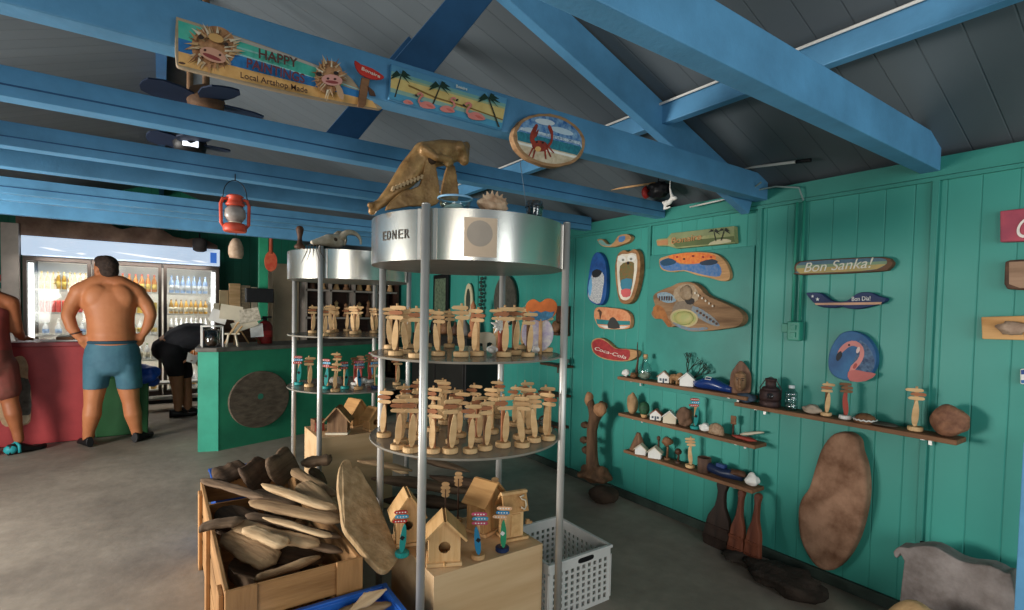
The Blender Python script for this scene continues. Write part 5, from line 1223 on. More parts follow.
# stake with the red arrow board, fixed to the end of the big board
ys = y-.008
build('stake', MB().slab(by([(362, 77), (370, 79), (366, 104), (364, 107), (358, 106), (360, 90)], ys-.010), NY, .010), MIDW, t, world=t.location, bevel=.002)
build('small_board', MB().slab(by([(368, 86), (374, 91), (376, 96), (370, 95)], ys-.014), NY, .006), DARKW, t, world=t.location)
rb_ = build('red_board', MB().slab(by(sm2([(355, 60), (361, 64), (372, 68), (384, 76), (382, 79), (372, 79), (361, 74), (356, 67)], 2), ys-.018), NY, .008), P5('c8382c', hex2='b02c26', scale=30), t, world=t.location, bevel=.002)
text(t, 'Bonaire', at(361, 69.5, 1, ys-.0192), at(379.5, 78, 1, ys-.0192), .010, NY, P5('efd8c8'), bold=.01)
# flamingo panel
fo = [(391, 63.5), (508, 98), (502, 129.5), (389, 98.5)]
t, y = bsign('painted_sign', 'rectangular beach painting with three palms and pink flamingos on the tie beam', fo, P5('4f8fb8'), smooth=False, thick=.016)
def fp(a, b):
    tl, tr, br, bl = fo; return (tl[0]+(tr[0]-tl[0])*a+((bl[0]+(br[0]-bl[0])*a)-(tl[0]+(tr[0]-tl[0])*a))*b, tl[1]+(tr[1]-tl[1])*a+((bl[1]+(br[1]-bl[1])*a)-(tl[1]+(tr[1]-tl[1])*a))*b)
def fb_(b0, b1, m_): return ([fp(.008, b0), fp(.992, b0), fp(.992, b1), fp(.008, b1)], m_)
lay = [fb_(.02, .2, P5('5f9cc0')), fb_(.2, .34, P5('7fb0a8')), fb_(.34, .68, P5('d8bf7a', hex2='c8a864', scale=20)), fb_(.30, .36, P5('a8b890')), fb_(.68, .80, P5('8fb0a0')), fb_(.80, .98, P5('4f98b8')), ([fp(.16, .45), fp(.4, .58), fp(.7, .60), fp(.99, .68), fp(.99, .72), fp(.7, .64), fp(.4, .63), fp(.16, .50)], P5('8a6a34'))]
def bpalm(u, v, tu, tv, w_):
    o = [([(u-.8, v), (u+.8, v), (tu+.6, tv), (tu-.6, tv)], P5('3a3a2c'))]
    for a in (-170, -140, -110, -75, -40, -10, 20, 165):
        c, s_ = cos(radians(a+15))*w_, sin(radians(a+15))*w_*.75
        o.append(([(tu, tv-.8), (tu+c*.5-1, tv+s_*.55-2.0), (tu+c, tv+s_+w_*.3), (tu+c*.55, tv+s_*.5+1.5)], P5('1f3a2c')))
    return o
lay += bpalm(395, 97, 401, 76, 11)+bpalm(433, 104, 440, 87, 11.5)+bpalm(499, 127, 489, 99, 11.5)
FP = P5('d98278'); FP2 = P5('c8685c')
def flam(cx, cy, s_, flip=1, head=True):
    o = [([(cx-8*s_, cy-1*s_), (cx-2*s_, cy-4*s_), (cx+5*s_, cy-2*s_), (cx+9*s_, cy+3*s_), (cx+4*s_, cy+4*s_), (cx-4*s_, cy+3*s_)], FP, 1), ([(cx-1*s_, cy-1*s_), (cx+4*s_, cy), (cx+7*s_, cy+3*s_), (cx+2*s_, cy+2*s_)], FP2, 1)]
    if head:
        f = flip; bx_, by_ = cx-6*s_*f, cy-1*s_
        pth = [(bx_, by_), (bx_-3*s_*f, by_-3*s_), (bx_-1*s_*f, by_-7*s_), (bx_+2*s_*f, by_-9*s_), (bx_-1*s_*f, by_-12*s_), (bx_-4*s_*f, by_-10*s_)]
        for (a, b_), (c, d) in zip(pth, pth[1:]):
            L_ = hypot(c-a, d-b_) or 1; nx, ny = -(d-b_)/L_*1.0*s_, (c-a)/L_*1.0*s_
            o.append(([(a+nx, b_+ny), (c+nx, d+ny), (c-nx, d-ny), (a-nx, b_-ny)], FP))
        o.append((ell(pth[-1][0]-1.2*s_*f, pth[-1][1]+1.0*s_, 1.8*s_, 1.0*s_, 40*f), P5('3a2c2c')))
    return o
lay += flam(427, 105, .95, 1)+flam(447, 109, .9, -1)+flam(476, 116, 1.05, 1)+flam(408, 102, .6, 1, False)
bpatch(t, y, 'painted_pattern', lay)
text(t, 'Bonaire', at(456, 87.3, 1, y-.012), at(467, 90.5, 1, y-.012), .010, NY, P5('e8ece8'), bold=.01)
# oval crab sign
def ov(cx, cy, rx, ry): return ell(cx, cy, rx, ry, 14, n=40)
t, y = bsign('painted_sign', 'oval bark-edged board painted with a red crab on a beach', [(u+rr.uniform(-.5, .5), v+rr.uniform(-.5, .5)) for u, v in ov(549.5, 140, 36.5, 26)], wood('b08a64', '7c5a3c', 5, .8, .3), smooth=False, thick=.03)
def clip(pts): return pts
E0 = ov(549.5, 140, 33.5, 23)
def halfov(v0, v1, s0=.24):
    """part of the oval between two slanted lines"""
    r = []
    for i in range(61):
        a = 2*pi*i/60
    top, bot = [], []
    for i in range(25):
        x = -1+2*i/24; h = sqrt(max(0, 1-x*x))
        a0, a1 = max(-h, min(h, v0)), max(-h, min(h, v1)); 
        def q(x_, y_): th = radians(14); X, Y = 33.5*x_, 23*y_; return (549.5+X*cos(th)-Y*sin(th), 140+X*sin(th)+Y*cos(th))
        top.append(q(x, a0)); bot.append(q(x, a1))
    return top+bot[::-1]
lay = [(halfov(-1, 0), P5('2c5f9c', hex2='8fb4d0', scale=45)), (halfov(-.05, .38), P5('2f7f8c', hex2='20586a', scale=60)), (halfov(.35, 1), P5('d0bfa4', hex2='a89478', scale=40)), (halfov(.40, .5), P5('e8e4da')), (halfov(-.25, -.12), P5('cfdce4', hex2='3a5f80', scale=90)), (ell(545, 122, 10, 3, 10), P5('dfe8ee')), (ell(562, 131, 12, 3, 16), P5('c4d8e4')), (ell(530, 130, 7, 2.4, 10), P5('c8d8e4'))]
CB = P5('9c3a28', hex2='6f2a20', scale=40)
lay += [(ell(540, 146, 8, 5.5, 8), CB), ([(533, 145), (530, 140), (531, 132), (536, 124), (538, 126), (536, 132), (539, 129), (537, 136), (534, 139), (537, 144)], CB, 1), ([(546, 146), (550, 142), (551, 135), (548, 127), (550, 125), (553, 131), (553, 138), (552, 143), (548, 148)], CB, 1), (ell(538, 149, 3, 2.6), P5('d8a868'))]
for (a, b_, c, d) in ((533, 148, 529, 156), (535, 150, 533, 158), (545, 150, 546, 159), (547, 148, 551, 157), (548, 146, 554, 153)): lay.append(([(a-.9, b_), (a+.9, b_), (c+.6, d), (c-.6, d)], CB))
lay += [(ell(537, 142, .9, .9), P5('1c1410')), (ell(543, 142.6, .9, .9), P5('1c1410'))]
bpatch(t, y, 'painted_pattern', lay)
tag(build('hanging_thread', MB().cyl(at(520, 160, 1, 1.62), at(527, 212, 1, 1.62)+V((0, 0, 0)), .0012, n=6), paint('6f7f8c', .6)), 'thin thread hanging below the oval crab sign', 'thread')

# ------------------------------------------------------------ under the roof
def fan(loc, r, lab, n=4, a0=.3, lamp=False):
    t = thing('ceiling_fan', lab, 'ceiling fan', loc)
    build('downrod', MB().cyl((0, 0, .05), (0, 0, zc(loc[0])-loc[2]), .016, n=12), wood('8a6a4c', '6a4c34', 4), t)
    build('motor_housing', MB().lathe([(.03, -.06), (.075, -.045), (.085, 0), (.07, .05), (.02, .075)], 24), wood('7a5a40', '553c2a', 4) if not lamp else BLACK, t)
    for k_ in range(n):
        a = a0+2*pi*k_/n; P = []
        for f, wd in ((.09, .02), (.2, .045), (.45, .075), (.75, .085), (.95, .06), (1., .02)): P.append((f*r, wd))
        o = [(x_, w_) for x_, w_ in P]+[(x_, -w_) for x_, w_ in reversed(P)]
        M_ = Matrix.Rotation(a, 4, 'Z') @ Matrix.Rotation(.15, 4, 'X')
        build('blade', MB().slab([M_ @ V((x_, y_, 0)) for x_, y_ in o], M_ @ V((0, 0, 1)) , .008), paint('1f2c44', .6), t)
    if lamp: build('lamp_panel', MB().box((0, -.07, -.015), (.075, .02, .045)), paint('eef4ff', .4, emit=1.2), t, bevel=.004)
    return t
fan(tuple(at(206, 101, 1, 3.0)), .27, 'dark bladed ceiling fan with brown rod above the second tie beam', 4, .25)
fan(tuple(at(190, 143, 1, 3.42)), .20, 'dark ceiling fan with a lit white panel between the beams', 4, .1, True)
# red hurricane lantern on a hook
d = 3.02; q0 = at(235, 232, 1, 3.13-.06)
t = thing('hanging_lantern', 'red hurricane lantern hanging from the blue tie beam', 'lantern', q0)
s_ = (at(235, 195, 1, q0.y).z-q0.z)/.205
RL = paint('d8543c', .45, var=.15, scale=20)
build('fuel_tank', MB().lathe([(.055*s_, 0), (.06*s_, .008*s_), (.062*s_, .03*s_), (.05*s_, .045*s_), (.03*s_, .05*s_)], 20), RL, t)
build('globe', MB().lathe([(.035*s_, .055*s_), (.055*s_, .085*s_), (.052*s_, .12*s_), (.035*s_, .142*s_)], 20), paint('a89c94', .3, var=.15), t)
build('chimney', MB().lathe([(.042*s_, .142*s_), (.05*s_, .15*s_), (.04*s_, .165*s_), (.036*s_, .19*s_), (.045*s_, .194*s_), (.03*s_, .205*s_), (.001, .21*s_)], 20), RL, t)
build('burner', MB().lathe([(.03*s_, .045*s_), (.034*s_, .055*s_), (.012*s_, .07*s_), (.01*s_, .1*s_), (.001, .11*s_)], 14), CREAM, t)
for sg in (-1, 1): build('side_tube', MB().tube([(sg*.05*s_, 0, .02*s_), (sg*.068*s_, 0, .045*s_), (sg*.07*s_, 0, .15*s_), (sg*.06*s_, 0, .178*s_), (sg*.04*s_, 0, .182*s_)], .009*s_, 8), RL, t)
zb = .285*s_
hd = MB().tube([(-.068*s_, 0, .15*s_)]+[((.058*s_)*cos(pi-pi*i/12), 0, .20*s_+(zb-.20*s_)*sin(pi*i/12)) for i in range(13)]+[(.068*s_, 0, .15*s_)], .0025, 6)
build('wire_handle', hd, BLACK, t)
hk_ = tag(build('hook_wire', MB().cyl((q0.x, q0.y, q0.z+.283*s_), (q0.x, q0.y, 2.09), .003, n=6), BLACK), 'short wire hook above the red lantern', 'hook')
# pale bell gourd hanging further back
qb = at(236, 258, 1, 4.40)
t = thing('hanging_gourd', 'pale bell-shaped gourd hanging behind the red lantern', 'gourd', qb)
build('gourd_shell', MB().lathe([(.042, 0), (.053, .03), (.051, .08), (.038, .12), (.022, .145), (.001, .15)], 20), paint('c0a890', .7, hex2='94785e', scale=20), t)
build('cord', MB().cyl((0, 0, .145), (0, 0, 2.085-qb.z), .003, n=6), BLACK, t)
# rods, paddle and float hung between beam and ceiling by the wall
A = at(733, 169.5, 0, 2.72); B = at(811, 160, 0, 2.72)
t = thing('fishing_rod', 'pale rod with black grip lying against the ceiling above the wall', 'rod', (A+B)/2)
P = lambda f: A+(B-A)*f
build('rod_blank', MB().cyl(P(-.35), P(.83), .006, .008, 8), paint('cfcfc8', .4), t, world=t.location)
build('grip', MB().cyl(P(.83), P(1), .010, n=8), BLACK, t, world=t.location)
A, B = at(600, 191, 0, 2.62), at(655, 183, 0, 2.62)
tag(build('bamboo_pole', MB().cyl(A, B, .007, n=8), PINE2, world=(A+B)/2), 'short tan pole beside the black hanging float', 'pole')
A, B = at(600, 190, 0, 2.66), at(647, 178, 0, 2.66)
t = thing('small_paddle', 'black paddle tucked under the ceiling behind the sign beam', 'paddle', (A+B)/2)
build('shaft', MB().cyl(A, A+(B-A)*.6, .006, n=8), BLACK, t, world=t.location)
build('blade', MB().bar(A+(B-A)*.55, B, .05, .01, up=(0, 1, 0)), BLACK, t, world=t.location, bevel=.004)
q = at(658, 190, 0, 2.62)
t = thing('hanging_float', 'round black shaggy float with a red end under the sign beam', 'float', q)
build('float_body', MB().blob((0, 0, 0), (.055, .075, .05), 5, .35, 4, 3), BLACK, t)
build('red_end', MB().blob((-.02, .082, -.004), (.035, .022, .04), 2, .05), RED, t)
build('cord', MB().cyl((0, 0, .04), (0, 0, zc(q.x)-q.z), .003, n=6), BLACK, t)
q = at(668, 201, 0, 2.62)
t = thing('white_bone_figure', 'white twisted bone figure dangling beside the black float', 'ornament', q)
mb = MB().tube([(0, .04, 0), (0, .02, -.02), (0, -.01, -.01), (0, -.035, .015), (0, -.02, .05), (0, -.012, .08)], [.009, .012, .016, .014, .008, .006], 8).tube([(0, .02, -.02), (0, .03, -.045), (0, -.02, -.04)], [.01, .008, .006], 8)
mb.blob((0, .0, -.008), (.02, .025, .016), 2, .2, 2, 2).blob((0, -.045, .01), (.016, .022, .014), 5, .2, 2, 2)
build('body', mb, WHITE, t, mods=RM(.004))
build('cord', MB().cyl((0, -.012, .075), (0, -.012, zc(q.x)-q.z), .003, n=6), WHITE, t)
A, B = at(690, 207, 0, 2.82), at(735, 197, 0, 2.82)
tag(build('hanging_rod', MB().cyl(A, B, .005, n=8), WHITE, world=(A+B)/2), 'thin white rod along the wall top below the sign beam', 'rod')
# ------------------------------------------------------------ drinks cooler against the back wall
FX0, FX1, FYF, FYB = -1.42, .70, 8.60, 9.34
ZT0, ZT1, ZTH = .12, 1.94, 2.20
FXC = (FX0+FX1)/2; FW = FX1-FX0
t = thing('drinks_cooler', 'wide three-door glass drinks cooler with a lit pale blue header', 'drinks cooler', (FXC, (FYF+FYB)/2, 0)); W0 = t.location.copy()
CO = paint('6f6a66', .45, .3, var=.08); COI = paint('f4f0e8', .5, var=.03)
bd = MB()
bd.box((FXC, FYB-.02, 1.05), (FW, .04, 2.06)); bd.box((FX0+.02, (FYF+FYB)/2+.02, 1.05), (.04, FYB-FYF-.04, 2.06)); bd.box((FX1-.02, (FYF+FYB)/2+.02, 1.05), (.04, FYB-FYF-.04, 2.06)); bd.box((FXC, (FYF+FYB)/2+.02, ZTH-.02), (FW, FYB-FYF-.04, .04)); bd.box((FXC, (FYF+FYB)/2+.02, ZT0-.03), (FW, FYB-FYF-.04, .06))
build('cabinet_body', bd, CO, t, world=W0)
build('inner_lining', MB().box((FXC, FYB-.05, 1.03), (FW-.1, .015, 1.8)), COI, t, world=W0)
hs = build('header_sign', MB().box((FXC, FYF+.015, (ZT1+ZTH)/2+.01), (FW, .07, ZTH-ZT1-.02)), paint('c4d8f0', .4, var=.10, scale=4, hex2='e4edf8', emit=.7), t, world=W0, bevel=.006)
sw = MB()
for (x0, x1, z0, z1) in ((-1.25, -1.0, .10, .06), (-.55, .15, .10, .03), (-.1, .35, .06, .02), (-.9, -.8, .05, .045), (.35, .55, .05, .03)):
    xa, xb = x0, x1; zb = ZT1+.03
    sw.slab([(xa, FYF-.021, zb+z0+.0), ((xa+xb)/2, FYF-.021, zb+(z0+z1)/2+.012), (xb, FYF-.021, zb+z1), ((xa+xb)/2, FYF-.021, zb+(z0+z1)/2-.012)], (0, -1, 0), .0015)
build('wave_print', sw, paint('ffffff', .4, emit=1.0), hs, loc=None, world=None) if False else build('wave_print', sw, paint('fbfdff', .4, emit=.9), t, world=W0)
build('blue_logo_print', MB().slab([(.58, FYF-.0215, 2.00), (.66, FYF-.0215, 2.00), (.66, FYF-.0215, 2.15), (.58, FYF-.0215, 2.15)], (0, -1, 0), .0015), paint('3f74d0', .4, emit=.6), t, world=W0)
DX = [FX0+.02, -.735, .03, FX1-.0]
FR = paint('4a403a', .5, .3, var=.1)
for i in range(3):
    x0, x1 = (FX0+.01, -.755, ) if i == 0 else ((-.745, .0) if i == 1 else (.02, FX1-.01))
    d = build('door', MB().box(((x0+x1)/2, FYF-.005, ZT1-.02), (x1-x0, .04, .05)).box(((x0+x1)/2, FYF-.005, ZT0+.03), (x1-x0, .04, .07)).box((x0+.02, FYF-.005, (ZT0+ZT1)/2), (.04, .04, ZT1-ZT0-.08)).box((x1-.02, FYF-.005, (ZT0+ZT1)/2), (.04, .04, ZT1-ZT0-.08)), FR, t, world=W0, bevel=.004)
    p = build('door_pane', MB().box(((x0+x1)/2, FYF, (ZT0+ZT1)/2), (x1-x0-.08, .004, ZT1-ZT0-.12)), glass('cooler_glass', 'f6f8f8', .9), d); p.data.transform(Matrix.Translation(-W0))
    h = build('handle', MB().bar((x1-.03 if i < 2 else x0+.03, FYF-.05, .85), (x1-.03 if i < 2 else x0+.03, FYF-.05, 1.35), .015, .02), BLACK, d); h.data.transform(Matrix.Translation(-W0))
    for xx in ((x0+.07,) if i == 0 else ((x1-.07,) if i == 2 else (x0+.07,))):
        build('light_strip', MB().box((xx, FYF+.04, (ZT0+ZT1)/2), (.05 if i != 1 else .02, .02, ZT1-ZT0-.14)), paint('ffffff', .4, emit=3 if i != 1 else 2), t, world=W0)
ZS = [.20, .62, .97, 1.26, 1.555]
for i in range(3):
    x0, x1 = (FX0+.05, -.76) if i == 0 else ((-.74, .0) if i == 1 else (.03, FX1-.05))
    for z in ZS: build('wire_shelf', MB().box(((x0+x1)/2, FYF+.26, z-.012), (x1-x0, .44, .018)), COI, t, world=W0)
build('base_grille', MB().box((FXC, FYF+.03, .05), (FW, .03, .10)), BLACK, t, world=W0)
for i in range(3):
    x0, x1 = (FX0+.05, -.76) if i == 0 else ((-.74, .0) if i == 1 else (.03, FX1-.05))
    for z in (.58, .93, 1.22, 1.51, 1.88):
        area('cooler_shelf_lamp', ((x0+x1)/2, FYF+.06, z-.03), ((x0+x1)/2, FYF+.5, z-.30), x1-x0-.1, .02, 1.05, (1, .93, .82))
def can(loc, r, h, mat, lab, grp, src={}):
    k = ('can', mat.name)
    if k not in src:
        t = build('drink_can', MB().lathe([(r*.85, 0), (r, .008), (r, h-.014), (r*.82, h), (.001, h-.003)], 14), mat, loc=loc); src[k] = t
        return tag(t, lab, 'drink can', grp)
    o = src[k].copy(); C.objects.link(o); o.location = loc
    return tag(o, lab, 'drink can', grp)
def bottle(loc, r, h, mats, lab, grp, src={}):
    k = (mats[0].name, mats[1].name, round(h, 2))
    if k not in src:
        t = thing('drink_bottle', 'x', 'bottle', loc)
        build('bottle_body', MB().lathe([(r*.9, 0), (r, .01), (r, h*.55), (r*.75, h*.68), (r*.36, h*.8), (r*.34, h*.93)], 12), mats[0], t)
        build('label', MB().lathe([(r*1.02, h*.15), (r*1.02, h*.45)], 12), mats[1], t)
        build('cap', MB().lathe([(r*.4, h*.92), (r*.4, h), (.001, h)], 10), mats[2], t)
        src[k] = t; t['label'] = lab; t['group'] = grp; return t
    return dup(src[k], loc, 0, lab, grp)
AMB = paint('c9a040', .35, hex2='a87a28'); YEL = paint('e8c86a', .5); RC = paint('c9403c', .4, hex2='e07068', scale=30); PALEC = paint('e8dfc8', .4); OR2 = paint('d88a4a', .45); WB = paint('e4e6e8', .35); LBL = paint('a8c4ec', .3); GRN = paint('7f9a5c', .4); DKB = paint('4f3c30', .4)
DN = ['first', 'middle', 'last']; SN = ['bottom', 'second', 'third', 'fourth', 'top']
plan = { # (door, shelf): (kind, n, args)
 (0, 4): ('b', 9, (AMB, YEL, YEL), .22), (0, 3): ('c', 9, RC, .15), (0, 2): ('b', 4, (WB, LBL, WB), .16), (0, 1): ('c', 9, RC, .17), (0, 0): ('c', 8, OR2, .15),
 (1, 4): ('b', 9, (OR2, YEL, RC), .24), (1, 3): ('c', 8, YEL, .15), (1, 2): ('b', 8, (WB, YEL, WB), .2), (1, 1): ('b', 8, (WB, PALEC, GRN), .22), (1, 0): ('b', 7, (AMB, YEL, YEL), .24),
 (2, 4): ('b', 7, (LBL, WB, LBL), .24), (2, 3): ('b', 8, (AMB, PALEC, DKB), .2), (2, 2): ('b', 8, (WB, DKB, WB), .22), (2, 1): ('b', 8, (WB, OR2, WB), .24), (2, 0): ('b', 7, (WB, AMB, WB), .24)}
CNM = {'b': 'bottle', 'c': 'can'}
DESC = {(0, 4): 'amber beer bottle', (0, 3): 'red soda can', (0, 2): 'white plastic bottle', (0, 1): 'red soda can', (0, 0): 'orange drink can', (1, 4): 'orange juice bottle', (1, 3): 'yellow drink can', (1, 2): 'white milk bottle', (1, 1): 'pale drink bottle', (1, 0): 'amber beer bottle', (2, 4): 'pale blue water bottle', (2, 3): 'brown labelled beer bottle', (2, 2): 'white bottle with dark label', (2, 1): 'white bottle with orange label', (2, 0): 'white bottle with amber label'}
for (i, j), pl_ in plan.items():
    x0, x1 = ((FX0+.14, -.80) if i == 0 else ((-.68, -.05) if i == 1 else (.08, FX1-.14)))
    kind, n, arg, h = pl_
    for k_ in range(n):
        x = x0+(x1-x0)*(k_+.5)/n; y = FYF+.12+.02*((k_*7) % 3)
        lab = f'{DESC[(i, j)]}, {ORD[k_]} on {SN[j]} shelf, {DN[i]} cooler door'
        grp = f'drinks on the {SN[j]} shelf behind the {DN[i]} cooler door'
        r = min(.034, (x1-x0)/n*.44)
        if kind == 'c': can((x, y, ZS[j]), r, h, arg, lab, grp)
        else: bottle((x, y, ZS[j]), r, h, arg, lab, grp)
# brown cloth and things on top of the cooler
rg = []
rr = random.Random(4)
cl = MB(); nx_ = 40
vs = []
for r_, (dy, z0) in enumerate(((.02, 2.205), (.02, 2.33), (.30, 2.36), (.62, 2.30), (.62, 2.205))):
    for i in range(nx_+1):
        x = FX0-.05+(FW+.02)*i/nx_
        hgt = .0 if r_ in (0, 4) else (.12+.04*sin(i*.55)+.05*noise.noise(V((i*.3, r_, 2)))-.19*(i/nx_)**3)
        vs.append((x, FYF+dy+.02*sin(i*.9)*(r_ in (0, 1)), max(2.203, z0+hgt)))
fs = []
for r_ in range(4):
    for i in range(nx_): a = r_*(nx_+1)+i; fs.append((a, a+1, a+nx_+2, a+nx_+1))
cl.add(vs, fs, 0, True)
CLO = paint('8f7464', .85, hex2='6a5246', scale=5, bump=.3)
tag(build('draped_cloth', cl, CLO), 'dusty brown cloth bunched along the top of the drinks cooler', 'cloth')
p = at(199, 246, 1, FYF+.05)
t = thing('hanging_speaker', 'dark round speaker hanging before the cooler header', 'speaker', (p.x, FYF-.15, p.z))
build('speaker_body', MB().lathe([(.05, -.10), (.085, -.08), (.09, .06), (.06, .09), (.001, .095)], 20), paint('4a4443', .6), t); build('speaker_grille', MB().lathe([(.07, -.085), (.03, -.102), (.001, -.104)], 20), BLACK, t); build('bracket', MB().bar((0, 0, .08), (0, .07, .16), .02, .02), BLACK, t)
# pillar, side shelves
struct('trim_20', MB().box((-1.52, 8.66, 1.17), (.16, .14, 2.34)), paint('c4b8ae', .6, var=.1), bevel=.004)
BK = 9.42
t = thing('side_shelf', 'teal wall shelf unit with small goods beside the pale pillar', 'shelf', (-1.86, 9.33, 1.0))
build('back_panel', MB().box((0, .06, .65), (.36, .01, 1.4)), paint('3aa090', .5), t)
for z in (.55, .72, .9): build('shelf_board', MB().box((0, 0, z-.26), (.36, .12, .02)), CREAM, t)
for j, z in enumerate((.55, .72, .9)):
    for k_ in range(4):
        o = build('goods_box', MB().box((0, 0, .04), (.05, .05, .08)), [PALEC, RC, paint('3f8f84', .5), OR2][(k_+j) % 4], loc=(-1.99+k_*.085, 9.32, 1.0+z-.26+.0115)); tag(o, f'small {["cream", "red", "teal", "orange"][(k_+j) % 4]} goods box, {ORD[k_]} on the {["lower", "middle", "upper"][j]} board of the teal shelf', 'box', 'goods on the teal side shelf')

# ------------------------------------------------------------ red counter and what is on it
RCm = paint('a83c3e', .5, hex2='8f3034', scale=3, bump=.05)
rc0, rc1, ryf, ryb, rz = -2.1, -.60, 6.66, 7.15, 1.0
t = thing('red_counter', 'red painted shop counter in front of the drinks cooler', 'counter', ((rc0+rc1)/2, (ryf+ryb)/2, 0)); W0 = t.location.copy()
build('front_panel', MB().box(((rc0+rc1)/2, ryf+.02, .48), (rc1-rc0, .04, .95)), RCm, t, world=W0, bevel=.004)
build('side_panel', MB().box((rc1-.02, (ryf+ryb)/2+.02, .48), (.04, ryb-ryf-.04, .95)), RCm, t, world=W0); build('side_panel', MB().box((rc0+.02, (ryf+ryb)/2+.02, .48), (.04, ryb-ryf-.04, .95)), RCm, t, world=W0)
build('counter_top', MB().box(((rc0+rc1)/2, (ryf+ryb)/2, .977), (rc1-rc0+.06, ryb-ryf+.06, .045)), paint('8c3438', .4, var=.1), t, world=W0, bevel=.006)
mo = sm2([(10, 360), (22, 356), (28, 365), (28, 377), (31, 392), (31, 415), (28, 424), (14, 426), (2, 424), (-4, 400), (0, 372)], 3)
mm = MB(); mm.slab(by(mo, ryf-.002), NY, .0015, 0)
mm.slab(by(sm2([(8, 380), (28, 379), (30.5, 395), (30.5, 414), (14, 418), (4, 410)], 2), ryf-.0035), NY, .001, 1); mm.slab(by(sm2([(14, 418), (29, 415), (27, 423), (14, 425)], 2), ryf-.0045), NY, .0008, 2)
build('painted_pattern', mm, [paint('c9a680', .6, var=.2, scale=14), paint('66645c', .6, var=.3, scale=14), paint('d8c8a8', .6)], t, world=W0)
p = at(45, 344, 2, 1.0); zr = 1.001
t = thing('paper_tray', 'white paper tray with a brown pad lying on the red counter', 'tray', (p.x+.07, ryf+.16, zr))
build('tray_sheet', MB().box((0, 0, .006), (.30, .2, .012)), WHITE, t, bevel=.002); build('brown_pad', MB().box((.02, 0, .026), (.13, .12, .028)), MIDW, t, bevel=.003)
t = thing('clipboard', 'black clipboard on the red counter beside the paper tray', 'clipboard', (p.x+.40, ryf+.14, zr)); build('board', MB().box((0, 0, .006), (.26, .18, .012)), BLACK, t, bevel=.002); build('clip', MB().box((-.11, 0, .015), (.02, .07, .01)), ALU, t)
t = thing('price_card', 'small folded white card at the end of the red counter', 'card', tuple(V((at(8, 340, 1, ryf+.2).x, ryf+.2, zr)))); build('card_front', MB().add([(-.06, -.03, 0), (.06, -.03, 0), (.03, 0, .10), (-.03, 0, .10)], [(0, 1, 2, 3)]), WHITE, t); build('card_back', MB().add([(-.06, .03, 0), (.06, .03, 0), (.03, 0, .10), (-.03, 0, .10)], [(0, 1, 2, 3)]), WHITE, t)

# green bin with a blue bag between the man's legs and the cooler
GBm = paint('2a5a34', .5, var=.12, scale=5)
bc = at(122, 436, 2, 0)
t = thing('waste_bin', 'dark green box bin with a blue bag over its edge', 'bin', (bc.x, bc.y+.16, 0))
build('bin_body', MB().box((0, 0, .31), (.44, .30, .61), taper=1.04), GBm, t, bevel=.01); build('lid_rim', MB().box((0, 0, .635), (.47, .33, .03)), GBm, t, bevel=.006)
mb = MB().blob((.20, -.08, .62), (.13, .12, .11), 3, .3, 2, 3)
build('blue_bag', mb, paint('2450b8', .35, var=.2, scale=12), t)
p = V((bc.x+.06, bc.y+.22, .6515)); bottle(p, .04, .26, (paint('2f5a34', .25), PALEC, DKB), 'dark green glass bottle standing on the waste bin', 'bottle on the bin')

# low white bench by the cooler
bq = at(172, 392, 1, 7.95)
t = thing('step_rack', 'low white metal two-step rack in front of the cooler', 'rack', (.12, 8.10, 0))
for z in (.16, .36): build('rack_shelf', MB().box((0, .0, z), (.62, .22, .025)), WHITE, t, bevel=.003)
for sx in (-.30, .30):
    for sy in (-.10, .10): build('leg', MB().box((sx, sy, .18), (.022, .022, .36)), WHITE, t)

# ------------------------------------------------------------ green counter
GC = paint('2f8a66', .5, hex2='256f54', scale=2.5, bump=.05)
FPT = [(.28, 5.62), (.445, 5.565), (2.30, 6.245), (2.12, 6.80), (.34, 6.16)]
t = thing('green_counter', 'green painted counter with a big round wooden disc on its front', 'counter', (1.1, 6.0, 0)); W0 = t.location.copy()
cb = MB(); n = 5
GC2 = paint('3aa085', .5, hex2='2f8a72', scale=3)
cb.add([(x, y, .0) for x, y in FPT]+[(x, y, .95) for x, y in FPT], [tuple(range(n-1, -1, -1)), tuple(range(n, 2*n))]+[(i, (i+1) % n, n+(i+1) % n, n+i) for i in range(1, n)])
build('counter_body', cb, GC, t, world=W0)
build('end_panel', MB().slab([(.278, 5.615, .0), (.443, 5.56, .0), (.443, 5.56, .95), (.278, 5.615, .95)], (-.3, -.95, 0), .012), GC2, t, world=W0)
cx = sum(p[0] for p in FPT)/n; cy = sum(p[1] for p in FPT)/n; tp_ = [((x-cx)*1.03+cx, (y-cy)*1.05+cy) for x, y in FPT]
build('counter_top', MB().slab([(x, y, .99) for x, y in tp_], (0, 0, 1), .04), paint('6f6a62', .5, hex2='4f4a44', scale=6), t, world=W0, bevel=.006)
dv = V((1.855, .68, 0)).normalized(); nv = V((dv.y, -dv.x, 0))
def on_counter(u, v):
    d_ = CF+CR*((u-CX)/FPX)-CU*((v-CY)/FPX); o = V((0, 0, EYE)); p0 = V((.445, 5.565, 0)); tt = (p0-o).dot(nv)/d_.dot(nv); return o+d_*tt
c0 = on_counter(259, 399); rad = (on_counter(259, 371)-on_counter(259, 427)).length/2
pts = [c0+dv*(rad*1.08*cos(a))+V((0, 0, 1))*rad*sin(a)+nv*.03 for a in [2*pi*i/48 for i in range(48)]]
dk = build('wooden_disc', MB().slab(pts, nv, .03), wood('6d6152', '4c4238', 4, .7, .3, ax=0), t, world=W0, bevel=.004)
hb = MB(); hc = c0+V((0, 0, .03)); hb.slab([hc+dv*(.03*cos(a))+V((0, 0, 1))*.03*sin(a)+nv*.0315 for a in [2*pi*i/20 for i in range(20)]], nv, .001)
h = build('centre_hole', hb, paint('3a7f68', .5), dk); h.data.transform(Matrix.Translation(-W0))
zq = .9915
